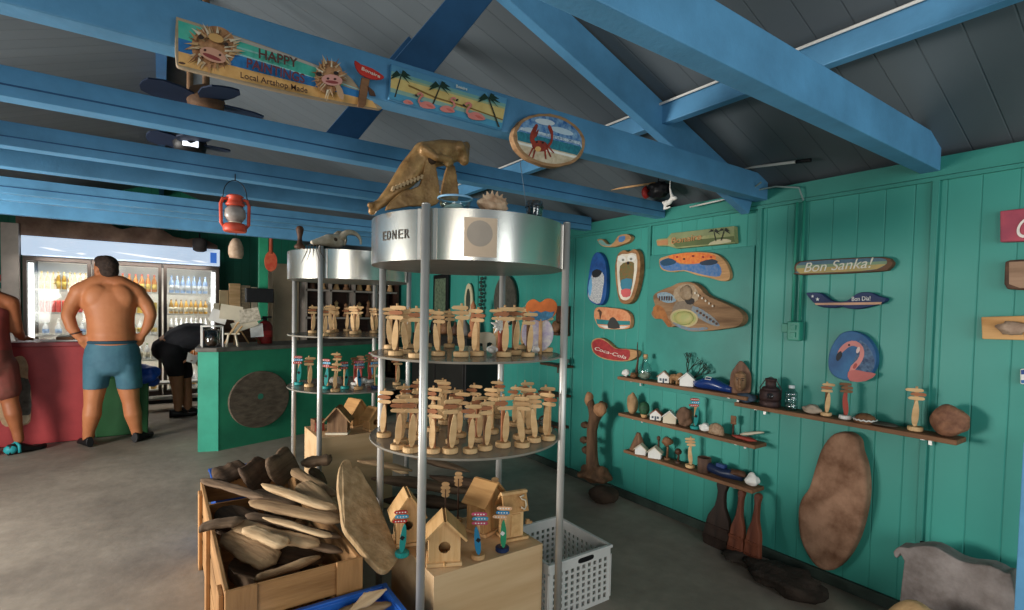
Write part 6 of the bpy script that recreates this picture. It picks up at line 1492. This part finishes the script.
def ct(u, off): # a point on the counter top: column u, set back by off from the front edge
    lo = V((.445, 5.565, 0)); 
    r_ = CF+CR*((u-CX)/FPX); o = V((0, 0, EYE)); p0 = lo-nv*off
    tt = (p0-o).dot(nv)/r_.dot(nv); q = o+r_*tt; return V((q.x, q.y, zq))
# display jar with wire frame
p = ct(212, .16); p = V((max(p.x, .36), p.y, zq)); t = thing('glass_jar', 'glass jar in a pale wire frame at the end of the green counter', 'jar', p)
build('jar_glass', MB().lathe([(.001, 0), (.075, 0), (.08, .01), (.08, .15), (.06, .17)], 20), glass('smoky_glass', 'b8bcc0', .5), t); build('jar_contents', MB().blob((0, 0, .055), (.06, .06, .05), 3, .25, 3, 3), MIDW, t)
fr = MB()
for sx in (-.085, .085): fr.tube([(sx, -.085, 0), (sx, -.085, .2), (sx, .085, .2), (sx, .085, 0)], .007, 6)
fr.tube([(-.085, -.085, .2), (.085, -.085, .2)], .007, 6).tube([(-.085, .085, .2), (.085, .085, .2)], .007, 6)
build('wire_frame', fr, WHITE, t)
# card stand with bleached wood pieces and paper menus
p = ct(236, .28); t = thing('card_holder', 'tripod stick stand fanning pale postcards on the green counter', 'card stand', p)
for a in (0.3, 2.4, 4.5): build('leg', MB().cyl((cos(a)*.13, sin(a)*.10, .009), (-cos(a)*.03, -sin(a)*.03, .27), .008, n=8), PINE2, t)
for i, (dx, dz, rt, w_, h_) in enumerate(((-.16, .29, .3, .15, .13), (-.05, .33, .15, .20, .15), (.09, .30, -.2, .24, .14), (.07, .21, -.35, .24, .10), (.18, .15, -.05, .12, .14))):
    build('postcard', MB().box((dx, -.06-.008*i, dz), (w_, .006, h_), rot=(-.25, rt, 0)), [WHITE, CREAM, paint('cfc4b0', .6, hex2='8f8674', scale=40), CREAM, WHITE][i], t)
p = ct(232, .07); t = thing('wooden_trestle', 'little pale wooden trestle ornament before the postcards on the green counter', 'ornament', p)
for sx in (-.05, .05):
    build('leg', MB().bar((sx, -.03, 0), (sx*.6, 0, .12), .014, .012), CREAM, t); build('leg', MB().bar((sx, .03, 0), (sx*.6, 0, .12), .014, .012), CREAM, t)
build('top_bar', MB().box((0, 0, .125), (.13, .03, .016)), CREAM, t)
build('stick', MB().bar((-.02, -.01, .12), (.06, .01, .24), .016, .012), PINE, t); build('stick', MB().bar((.03, -.012, .12), (.09, .01, .20), .016, .012), PINE, t)
p = ct(252, .28); tag(build('leaning_stick', MB().cyl((-.06, 0, .22), (.08, 0, .004), .011, n=8), MIDW, loc=p), 'brown stick leaning from the postcards down to the counter', 'stick')
# fire extinguisher on the counter
p = ct(265, .30); t = thing('fire_extinguisher', 'red fire extinguisher with black hose at the green post', 'fire extinguisher', p)
build('cylinder_body', MB().lathe([(.07, 0), (.075, .01), (.075, .19), (.05, .23), (.025, .245)], 20), paint('8c2a28', .35, var=.1), t); build('valve', MB().cyl((0, 0, .24), (0, 0, .28), .022, n=12).box((.02, 0, .285), (.09, .02, .018)), BLACK, t)
build('hose', MB().tube([(-.02, 0, .27), (-.08, -.02, .26), (-.10, -.03, .18), (-.09, -.03, .06)], .010, 8), BLACK, t); build('label', MB().lathe([(.076, .07), (.076, .14)], 20), paint('c9403c', .5), t)
# green post with a red paddle
gp = at(266, 300, 1, 6.75)
struct('trim_21', MB().box((gp.x, 6.98, 1.15), (.10, .10, 2.30)), paint('2f9a72', .5, hex2='26805f', scale=4), bevel=.004)
q = V((gp.x+.075, 6.90, 1.92))
t = thing('hanging_paddle', 'red wooden paddle hanging on the green post', 'paddle', q)
build('shaft', MB().cyl((0, 0, .12), (0, 0, .50), .022, n=12), paint('b85a3c', .5, hex2='9c4430'), t); build('blade', MB().slab([(x, -.01, z) for x, _, z in smoothpoly([(-.03, 0, .14), (.03, 0, .14), (.07, 0, .06), (.06, 0, -.05), (0, 0, -.10), (-.06, 0, -.05), (-.07, 0, .06)], 3)], NY, .02), paint('c04030', .5, hex2='d0704a', scale=12), t, bevel=.003)
tag(build('mounted_speaker', MB().box((0, 0, .09), (.30, .14, .17)), BLACK, loc=(gp.x-.06, 6.84, 1.43), bevel=.008), 'flat black speaker box fixed on the green post', 'speaker')
# brown shelf stack with craft goods behind the post
t = thing('craft_cabinet', 'dark cabinet with brown top board loaded with pale craft goods', 'cabinet', (.87, 8.32, 0))
build('cabinet_body', MB().box((0, 0, .6), (.50, .36, 1.2)), DARKW, t); build('top_board', MB().box((0, -.02, 1.25), (.56, .42, .10)), paint('8a5a3c', .6, var=.15), t, bevel=.004)
CR_ = [CREAM, paint('c9b28a', .7), PINE, paint('a8977a', .7, hex2='6f6452', scale=40)]
for i, (x, h_, w_) in enumerate(((-.245, .12, .07), (-.15, .30, .11), (-.02, .40, .14), (.12, .38, .12), (.23, .36, .08))):
    o = build('craft_board', MB().box((0, 0, h_/2), (w_, .05, h_)), CR_[i % 4], loc=(.87+x, 8.20+.03*(i % 2)-.02, 1.3012), rot=(0, .0, 0), bevel=.004); tag(o, ['short cream', 'tan', 'pale pine tall', 'speckled tall', 'narrow cream'][i]+' craft board standing on the brown cabinet top', 'craft board', 'craft goods on the cabinet')
for k_ in range(3): tag(build('goods_box', MB().box((0, 0, .04), (.11, .08, .08)), [CREAM, paint('4f8f7c', .5), WHITE][k_], loc=(.90, 7.12, .80+.11*k_)), f'{["cream", "green", "white"][k_]} small box in the column beside the green post', 'box') if False else None
# beige filing cabinet and dark cubby shelving on the far side
t = thing('beige_locker', 'tall beige metal cabinet behind the rear stand', 'cabinet', (1.50, 8.05, 0))
BG = paint('a8997f', .6, var=.08)
build('locker_body', MB().box((0, 0, 1.0), (.42, .40, 2.0)), BG, t, bevel=.006); build('door', MB().box((0, -.208, 1.05), (.38, .015, 1.8)), BG, t, bevel=.003); 
tag(build('blue_box', MB().box((0, 0, .16), (.16, .16, .30)), paint('4f8fd0', .5), loc=(1.19, 7.85, 1.42)), 'small light blue box between green post and beige cabinet', 'box') if False else None
CB0, CB1, CBY = 1.55, 2.86, 7.25
t = thing('cubby_shelf', 'dark wooden cubbyhole shelf full of carvings behind the rear stand', 'shelf unit', ((CB0+CB1)/2, CBY, 0)); W0 = t.location.copy()
DW2 = wood('4a3228', '2c1d18', 3, .6, .2, ax=0); FRM = paint('8f857c', .5)
build('back_panel', MB().box(((CB0+CB1)/2, CBY+.17, 1.0), (CB1-CB0, .02, 2.0)), DW2, t, world=W0)
for i in range(5):
    x = CB0+.02+(CB1-CB0-.04)*i/4; build('upright', MB().box((x, CBY, 1.0), (.025, .34, 2.0)), FRM if i < 4 else DW2, t, world=W0)
for z in (.03, .45, .85, 1.25, 1.62, 1.98):
    build('shelf_board', MB().box(((CB0+CB1)/2, CBY-.002, z), (CB1-CB0-.03, .336, .025)), FRM if z > 1.2 else DW2, t, world=W0)
rr = random.Random(21)
for j, z in enumerate((.45, .85, 1.25, 1.62)):
    for i in range(4):
        for q in range(2):
            x = CB0+.02+(CB1-CB0-.04)*(i+.3+.42*q)/4; h_ = rr.uniform(.14, .26); mt = rr.choice([DARKW, MIDW, MIDW, PINE2, GREYST])
            o = build('carved_figure', MB().lathe([(.04, 0), (.045, .02), (.025, h_*.35), (.035, h_*.55), (.018, h_*.72), (.03, h_*.85), (.001, h_)], 12, sy=.8), mt, loc=(x, CBY-.08, z+.0135))
            tag(o, f'carved figure, {["first", "second"][q]} in the {ORD[i]} cubbyhole of the {["lowest", "second", "third", "top"][j]} filled row', 'carving', 'carved figures in the cubbyholes')
# framed picture, mirror strip and round clock on the far green wall seen through the stand
t = thing('framed_picture', 'dark framed tall picture on the far green wall seen through the large stand', 'picture', (XW-.02, 5.75, 1.50))
build('frame', MB().box((-.012, 0, .0), (.024, .40, .66)), BLACK, t, bevel=.003); build('picture_print', MB().box((-.0255, 0, 0), (.003, .30, .56)), paint('6f7f66', .5, hex2='3c4a3c', scale=30), t)
t = thing('mounted_plaque', 'pale oval plaque on the far green wall seen through the large stand', 'plaque', (XW-.02, 5.05, 1.50))
build('board', MB().slab([(-.02, y, z) for y, z in ell(0, 0, .09, .20)], NX, .02), paint('cfc4a0', .6), t, bevel=.004); build('dark_print', MB().slab([(-.0212, y, z) for y, z in ell(0, 0, .05, .14)], NX, .001), paint('3c4238', .6), t)
t = thing('hanging_chain', 'dark hanging shell chain beside the oval plaque on the far wall', 'wind chime', (XW-.05, 4.75, 1.30))
cbm = MB()
for k_ in range(12): cbm.blob((0, .012*(-1)**k_, .04*k_), (.02, .03, .02), k_, .1, 2, 2)
build('chain', cbm, paint('2a3a34', .7), t)
# large dark woven shield hanging on the far wall and a dark doorway-like cupboard
t = thing('mounted_shield', 'grey-brown woven oval shield on the far green wall behind the stand', 'shield', (XW-.03, 4.30, 1.50))
build('shield_face', MB().slab([(-.02, y, z) for y, z in ell(0, 0, .20, .26)], NX, .03), paint('4f4c42', .8, hex2='33342e', scale=30, bump=.4), t, bevel=.01)
t = thing('black_cupboard', 'low black cupboard against the far green wall behind the large stand', 'cupboard', (XW-.24, 5.0, 0))
build('cupboard_body', MB().box((0, 0, .56), (.42, 1.3, 1.12)), paint('1c1a19', .5, var=.1), t, bevel=.006)
for s_ in (-1, 1): build('door', MB().box((-.215, s_*.32, .56), (.014, .60, 1.02)), paint('221f1d', .5), t, bevel=.003)
t = thing('wooden_post_carving', 'tall reddish carved post standing on the black cupboard', 'carving', (XW-.26, 4.55, 1.1212))
build('carving', MB().lathe([(.05, 0), (.05, .03), (.025, .06), (.04, .15), (.02, .24), (.03, .32), (.001, .38)], 14), REDWOOD, t)
for k_, (y, r_, m_) in enumerate(((4.75, .07, GREYST), (4.95, .05, DARKW), (5.2, .06, MIDW), (5.42, .08, BLACK))):
    tag(build('wall_ornament', MB().lathe([(r_*.7, 0), (r_, r_*.5), (r_*.8, r_*1.6), (r_*.35, r_*2.2), (r_*.3, r_*2.8), (.001, r_*3)], 16), m_, loc=(XW-.25, y, 1.1212)), ['grey round', 'small dark', 'brown', 'large black'][k_]+' vase-shaped ornament on the black cupboard', 'ornament')
# ------------------------------------------------------------ people
class Body:
    """one continuous figure: tapered limbs and ellipsoids fused by a voxel remesh"""
    def __init__(s): s.mb = MB()
    def limb(s, pts, n=14):
        P = [V(p[:3]) for p in pts]; R = [p[3] for p in pts]
        s.mb.tube(P, R, n)
        for p, r in zip(P, R): s.mb.blob(p, r, 0, 0, 1, 2)
        return s
    def ell(s, c, r, rot=(0, 0, 0)): s.mb.blob(c, r, 0, 0, 1, 3, rot=rot); return s
    def rings(s, R, n=28):
        """smooth trunk through elliptical sections (centre, half width, half depth)"""
        rg = []
        for i, (c, rx, ry) in enumerate(R): rg.append([V(c)+V((cos(2*pi*j/n)*rx, sin(2*pi*j/n)*ry, 0)) for j in range(n)])
        s.mb.loft(rg); s.mb.blob(R[0][0], (R[0][1]*.95, R[0][2]*.95, .05), 0, 0, 1, 2); s.mb.blob(R[-1][0], (R[-1][1]*.95, R[-1][2]*.95, .05), 0, 0, 1, 2); return s
    def done(s, name, mat, parent, vox, it=5): return build(name, s.mb, mat, parent, mods=[('REMESH', dict(mode='VOXEL', voxel_size=vox, use_smooth_shade=True)), ('SMOOTH', dict(factor=.5, iterations=it))])
def hand(b, w, d, palm_n, side, curl=.6, sz=1.):
    """palm and five bent fingers from wrist w pointing along d; palm_n = the way the palm faces, side = the thumb's side"""
    d = V(d).normalized(); pn = V(palm_n); pn = (pn-d*pn.dot(d)).normalized(); sd = d.cross(pn); 
    if sd.dot(V(side)) < 0: sd = -sd
    w = V(w)
    b.limb([(*(w), .026*sz), (*(w+d*.045*sz), .030*sz)])
    for k_ in range(4):
        x = (.030-.020*k_)*sz; L = [.072, .08, .075, .058][k_]*sz
        q0 = w+d*.045*sz+sd*x; q1 = w+d*.085*sz+sd*x*1.12
        c1 = curl*.7; v1 = d*cos(c1)+pn*sin(c1); q2 = q1+v1*L*.5
        v2 = d*cos(c1*2.2)+pn*sin(c1*2.2); q3 = q2+v2*L*.5
        b.limb([(*q0, .013*sz), (*q1, .0115*sz), (*q2, .0105*sz), (*q3, .0085*sz)], 8)
    t0 = w+d*.02*sz+sd*.026*sz; t1 = t0+(d*.7+sd*.7+pn*.2).normalized()*.045*sz; t2 = t1+(d*.95+sd*.2+pn*.3).normalized()*.035*sz
    b.limb([(*t0, .016*sz), (*t1, .013*sz), (*t2, .010*sz)], 8)
def head(b, c, yaw, s=1., pitch=0):
    """skull, jaw, nose, brows, lips, ears; faces local -y turned by yaw"""
    M = Matrix.Translation(V(c)) @ Matrix.Rotation(yaw, 4, 'Z') @ Matrix.Rotation(pitch, 4, 'X')
    q = lambda x, y, z: M @ V((x*s, y*s, z*s))
    e = lambda p, r: b.mb.blob(q(*p), tuple(k*s for k in r), 0, 0, 1, 3, rot=(pitch, 0, yaw))
    e((0, .012, .03), (.078, .096, .092)); e((0, -.025, -.035), (.062, .068, .075)); e((0, -.055, -.082), (.032, .03, .022))
    e((0, -.098, -.012), (.012, .016, .026)); e((0, -.108, -.028), (.016, .012, .010)); e((0, -.088, -.056), (.022, .012, .006)); e((0, -.086, -.066), (.020, .012, .006))
    e((-.03, -.082, .012), (.02, .012, .006)); e((.03, -.082, .012), (.02, .012, .006))
    for sx in (-1, 1): e((sx*.080, .015, -.008), (.012, .022, .034))
    return q, M
def facebits(parent, q):
    eb = MB()
    for sx in (-1, 1): eb.blob(q(sx*.030, -.082, 0), (.011, .008, .007), 0, 0, 1, 2)
    build('eyes_print', eb, paint('2a1d18', .4), parent)
HAIR = paint('2c211c', .8, hex2='463830', scale=40, bump=.5)
def footwear(parent, p, yaw, mat, name='shoe', L=.29):
    M = Matrix.Translation(V(p)) @ Matrix.Rotation(yaw, 4, 'Z'); rg = []
    for i in range(11):
        f = i/10; y = .09-L*f; w_ = .05*(.55+.45*min(1, f*3))*(1 if f < .75 else 1-.55*((f-.75)/.25)**1.5); h = .10-.055*min(1, max(0, (f-.3)/.4)); 
        rg.append([M @ V((cos(2*pi*j/12)*w_, y, max(0.001, h/2+sin(2*pi*j/12)*h/2))) for j in range(12)])
    return build(name, MB().loft(rg), mat, parent)

# the bare-backed man at the counter, facing away, hands at his waistband
SKN = paint('b97850', .5, hex2='a5643f', scale=4, bump=.03)
YM = 6.36
def pm(u, v, dy=0): return at(u, v, 1, YM+dy)
g0 = pm(112, 443); t = thing('person', 'bare-backed man in blue swim shorts facing the counter, hands at his waist', 'person', (g0.x, YM, 0)); O = V(t.location)
L_ = lambda u, v, dy=0: pm(u, v, dy)-O
b = Body()
def lp(u, v, dy, r): p = L_(u, v, dy); return (p.x, p.y, p.z, r)
# torso
TR = []
for v, u0, u1, dp, dy in ((284, 92, 122, .085, .01), (288, 84, 133, .11, .01), (293, 80, 138, .13, 0), (300, 79.5, 138, .14, 0), (308, 82, 136.5, .145, 0), (316, 85, 135, .148, -.01), (325, 86.5, 135, .155, -.02), (334, 86.5, 136, .165, -.03), (342, 87, 137, .165, -.02), (351, 87, 137, .165, 0), (361, 87, 137, .15, 0)):
    a, c = L_(u0, v, dy), L_(u1, v, dy); TR.append(((a+c)/2, abs(c.x-a.x)/2, dp))
b.rings(TR)
b.limb([lp(80, 292, 0, .085), lp(97, 284, 0, .085), lp(105, 280, 0, .075), lp(120, 284, 0, .085), lp(137, 293, 0, .085)])
b.ell(L_(97, 297, -.085), (.10, .05, .12), (0, .2, 0)); b.ell(L_(121, 297, -.085), (.10, .05, .12), (0, -.2, 0))
b.limb([lp(106, 284, 0, .075), lp(104, 274, .02, .066)])
# arms
b.limb([lp(79, 293, 0, .075), lp(72, 305, .0, .066), lp(68, 316, -.03, .054)]); b.limb([lp(68, 316, -.03, .053), lp(72, 328, -.05, .05), lp(78, 336, -.06, .036)])
b.limb([lp(138, 294, 0, .075), lp(147, 305, 0, .066), lp(151, 315, -.03, .054)]); b.limb([lp(151, 315, -.03, .053), lp(148, 326, -.05, .048), lp(144, 333, -.06, .036)])
hand(b, L_(78.5, 336.5, -.06), V((.55, .0, -.75)), V((.4, .8, .1)), V((.5, -.3, .6)), .5, 1.1)
hand(b, L_(143.5, 333.5, -.06), V((-.42, .0, -.85)), V((-.5, .8, 0)), V((-.5, -.3, .6)), .6, 1.1)
# legs
b.limb([lp(99, 362, 0, .105), lp(95, 388, 0, .092), lp(93, 404, -.01, .074), lp(92, 415, -.02, .076), lp(89, 430, 0, .052), lp(88, 440, .01, .045)])
b.limb([lp(124.5, 362, 0, .105), lp(128.5, 388, 0, .092), lp(131, 402, -.01, .074), lp(133, 414, -.02, .076), lp(136, 428, 0, .052), lp(138, 437, .01, .045)])
hq, hm = head(b, L_(105, 270, .03), pi+.6, 1.1)
b.done('body', SKN, t, .011, 4)
facebits(t, hq)
hb = Body()
for p_, r_ in (((0, .030, .045), (.084, .092, .086)), ((0, .062, -.01), (.074, .058, .07)), ((0, -.02, .085), (.066, .07, .045))): hb.mb.blob(hq(*p_), tuple(k*1.1 for k in r_), 2, .03, 6, 3, rot=(0, 0, pi+.6))
hb.done('hair', HAIR, t, .012, 2)
s = Body()
TR = []
for v, u0, u1, dp in ((341, 85.5, 138.5, .176), (350, 84, 140, .185), (358, 82.5, 141.5, .187), (366, 82.5, 141.5, .185), (371, 84, 140, .175)):
    a, c = L_(u0, v), L_(u1, v); TR.append(((a+c)/2, abs(c.x-a.x)/2, dp))
s.rings(TR)
for x0, x1, x2, x3 in ((82.5, 112.5, 82.5, 108.5), (112.5, 141.5, 116.5, 143)):
    R_ = []
    for f in (0, .5, 1):
        a, c = L_(x0+(x2-x0)*f, 364+24*f), L_(x1+(x3-x1)*f, 364+24*f); R_.append(((a+c)/2, abs(c.x-a.x)/2, .165-.03*f))
    rg = [[V(c)+V((cos(2*pi*j/24)*rx, sin(2*pi*j/24)*ry, 0)) for j in range(24)] for c, rx, ry in R_]; s.mb.loft(rg)
s.done('swim_shorts', paint('46707f', .7, hex2='35586a', scale=5, bump=.1), t, .012, 3)
wb = MB(); a, c = L_(88, 341.5), L_(137, 341.5); wc = (a+c)/2
wb.tube([(wc.x+cos(2*pi*i/32)*(c.x-a.x)/2*1.02, wc.y-.01+sin(2*pi*i/32)*.178, wc.z) for i in range(32)], .016, 8, closed=True)
build('waistband', wb, paint('2c4a5a', .7), t)
a = L_(76, 333, -.055); wr = MB().tube([(a.x+cos(2*pi*i/18)*.040, a.y+sin(2*pi*i/18)*.046, a.z+.012*cos(2*pi*i/18)) for i in range(18)], .008, 6, closed=True); build('bracelet', wr, paint('5a3a2c', .5), t)
p1, p2 = L_(87, 440), L_(140, 437)
footwear(t, (p1.x, .02, 0), pi+.35, BLACK); footwear(t, (p2.x, .02, 0), pi-.5, BLACK)

# the visitor at the picture edge
SK2 = paint('a0623f', .5, hex2='8a5034', scale=4)
YV = 6.36
def L2(u, v, dy=0): return at(u, v, 1, YV+dy)-O2
O2 = V((at(-6, 445, 1, YV).x, YV, 0)); t = thing('person', 'sunburnt visitor at the picture edge leaning on the red counter, teal sandals', 'person', tuple(O2))
def l2(u, v, dy, r): p = L2(u, v, dy); return (p.x, p.y, p.z, r)
b = Body()
TR = []
for v, u0, u1, d_ in ((298, -18, 2, .08), (303, -27, 10, .10), (310, -28, 12, .115), (320, -25, 9.5, .12), (332, -24, 8.5, .122), (344, -26, 10, .135), (356, -28, 12, .145), (364, -27, 12, .14)):
    a, c = L2(u0, v), L2(u1, v); TR.append(((a+c)/2, (c.x-a.x)/2, d_))
b.rings(TR)
b.limb([l2(-26, 303, 0, .07), l2(-8, 296, 0, .07), l2(10, 303, 0, .07)]); b.limb([l2(-8, 298, 0, .06), l2(-15, 282, .04, .055)])
b.limb([l2(11, 304, 0, .062), l2(14, 318, .03, .052), l2(17, 330, .06, .045)]); b.limb([l2(17, 330, .06, .044), l2(20, 335, .18, .038), l2(22, 337.5, .28, .028)])
hand(b, L2(22, 338, .28), V((.3, .8, -.05)), V((0, 0, -1)), V((-1, 0, 0)), .25, .95)
b.limb([l2(-27, 304, 0, .062), l2(-32, 320, .03, .052), l2(-33, 334, .05, .045)]); b.limb([l2(-33, 334, .05, .044), l2(-28, 336, .18, .036), l2(-24, 337.5, .28, .028)])
hand(b, L2(-24, 338, .28), V((.1, .9, -.05)), V((0, 0, -1)), V((1, 0, 0)), .25, .95)
b.limb([l2(0, 364, 0, .11), l2(6, 386, 0, .088), l2(10, 402, 0, .062), l2(13, 414, -.02, .062), l2(17, 430, 0, .043), l2(19, 440, 0, .038)])
b.limb([l2(-16, 364, 0, .11), l2(-18, 388, 0, .088), l2(-18, 404, 0, .062), l2(-19, 416, -.02, .062), l2(-20, 432, 0, .043), l2(-20, 442, 0, .038)])
hq, hm = head(b, L2(-19, 267, .05), pi+.1, 1.02)
b.done('body', SK2, t, .011, 4); facebits(t, hq)
hb = Body()
for p_, r_ in (((0, .030, .045), (.086, .094, .088)), ((0, .062, -.03), (.078, .06, .09))): hb.mb.blob(hq(*p_), r_, 2, .04, 5, 3, rot=(0, 0, pi+.1))
hb.done('hair', paint('4a382a', .8, hex2='6a543e', scale=40), t, .012, 2)
s = Body()
s.rings([((L2(u0, v)+L2(u1, v))/2, (L2(u1, v).x-L2(u0, v).x)/2, .155) for v, u0, u1 in ((349, -28, 12), (358, -29.5, 13.5), (368, -30, 14), (374, -29, 13))])
s.limb([l2(0, 366, 0, .125), l2(6, 390, 0, .108)]); s.limb([l2(-16, 366, 0, .125), l2(-18, 390, 0, .108)])
s.done('shorts', paint('7a3c34', .7, hex2='5f3a30', scale=8), t, .014, 4)
sh = Body()
sh.rings([((L2(u0, v)+L2(u1, v))/2, (L2(u1, v).x-L2(u0, v).x)/2, d_) for v, u0, u1, d_ in ((305, -24, 7, .112), (310, -28.5, 12.3, .122), (320, -26, 10.5, .13), (332, -25, 9.5, .132), (344, -27, 11, .143), (352, -28.5, 12.5, .152))])
sh.done('tank_top', paint('8c3c34', .7, hex2='70302c', scale=8), t, .014, 3)
TS = paint('2f9aa0', .5)
p1, p2 = L2(20, 445), L2(-20, 447)
for k_, (p, yw) in enumerate(((p1, pi+.9*-1), (p2, pi+.2))):
    f_ = footwear(t, (p.x, 0, 0), yw, BLACK, 'sandal')
    M = Matrix.Translation(V((p.x, 0, 0))) @ Matrix.Rotation(yw, 4, 'Z'); st_ = MB().tube([M @ V((x, .03, z)) for x, z in ((-.052, .02), (-.046, .085), (0, .11), (.046, .085), (.052, .02))], .012, 8).blob(M @ V((0, .07, .05)), (.05, .035, .045), 0, 0, 1, 2)
    build('teal_strap', st_, TS, f_)

# the bending shopkeeper in black behind the green counter
YK = 7.55
def L3(u, v, dy=0): return at(u, v, 1, YK+dy)-O3
O3 = V((at(184, 415, 1, YK).x, YK, 0)); t = thing('person', 'shopkeeper in black shirt and shorts bending over beside the green counter', 'person', tuple(O3))
def l3(u, v, dy, r): p = L3(u, v, dy); return (p.x, p.y, p.z, r)
b = Body(); SK3 = paint('a87858', .5, hex2='93674a', scale=4)
b.limb([l3(170, 345, 0, .15), l3(185, 338, 0, .15), l3(200, 337, 0, .15), l3(212, 342, 0, .13)])
b.limb([l3(212, 342, 0, .09), l3(219, 348, 0, .06), l3(224, 352, 0, .06)])
b.limb([l3(173, 352, -.08, .125), l3(176, 374, -.07, .085), l3(177, 386, -.07, .066), l3(178, 396, -.07, .06), l3(178, 406, -.07, .045), l3(178, 410, -.07, .042)])
b.limb([l3(178, 354, .10, .125), l3(184, 376, .10, .085), l3(186, 388, .10, .066), l3(187, 400, .10, .06), l3(188, 412, .10, .045), l3(188, 416, .10, .042)])
b.limb([l3(209, 345, -.14, .062), l3(206, 360, -.16, .05), l3(204, 370, -.15, .044)]); b.limb([l3(204, 370, -.15, .043), l3(200, 364, -.18, .038), l3(196, 360, -.19, .028)])
b.limb([l3(210, 346, .14, .062), l3(214, 364, .16, .05), l3(216, 376, .15, .044)]); b.limb([l3(216, 376, .15, .043), l3(214, 388, .10, .038), l3(212, 394, .08, .028)])
hand(b, L3(196, 360, -.19), V((-.7, -.2, .1)), V((0, 0, -1)), V((0, -1, 0)), .6, .95); hand(b, L3(212, 394, .08), V((-.1, 0, -1)), V((-1, 0, 0)), V((0, -1, 0)), .5, .95)
hq, hm = head(b, L3(228, 356, 0), pi/2, 1.0, .9)
b.done('body', SK3, t, .012, 4); facebits(t, hq)
hb = Body(); hb.mb.blob(hq(0, .03, .045), (.086, .094, .088), 2, .03, 5, 3, rot=(.9, 0, pi/2)); hb.done('hair', HAIR, t, .012, 2)
s = Body(); s.limb([l3(171, 346, 0, .158), l3(178, 341, 0, .172), l3(188, 336.5, 0, .178), l3(200, 336.5, 0, .175), l3(211, 341, 0, .155)]); s.limb([l3(209, 344, -.14, .085), l3(207, 354, -.155, .076)]); s.limb([l3(210, 345, .14, .085), l3(213, 355, .155, .076)])
s.done('black_shirt', paint('26262a', .8, hex2='3a3a40', scale=3), t, .014, 4)
s = Body(); s.limb([l3(166, 349, 0, .16), l3(178, 345, 0, .165)]); s.limb([l3(172, 352, -.07, .14), l3(176, 371, -.07, .105)]); s.limb([l3(177, 354, .09, .14), l3(184, 373, .10, .105)])
s.done('black_shorts', paint('1c1c20', .8, var=.15), t, .014, 4)
p1, p2 = L3(178, 412, -.07), L3(188, 417, .10)
footwear(t, (p1.x, -.07, 0), pi/2+.1, BLACK); footwear(t, (p2.x+.02, .10, 0), pi/2+.2, BLACK)
q = L3(192, 357, -.26)+O3
tag(build('paper_sheet', MB().add([(-.06, 0, -.05), (.03, -.01, -.085), (.07, 0, -.01), (-.04, .01, .06)], [(0, 1, 2, 3)]), WHITE, loc=q), 'folded white paper in the bending shopkeeper\'s hand', 'paper')
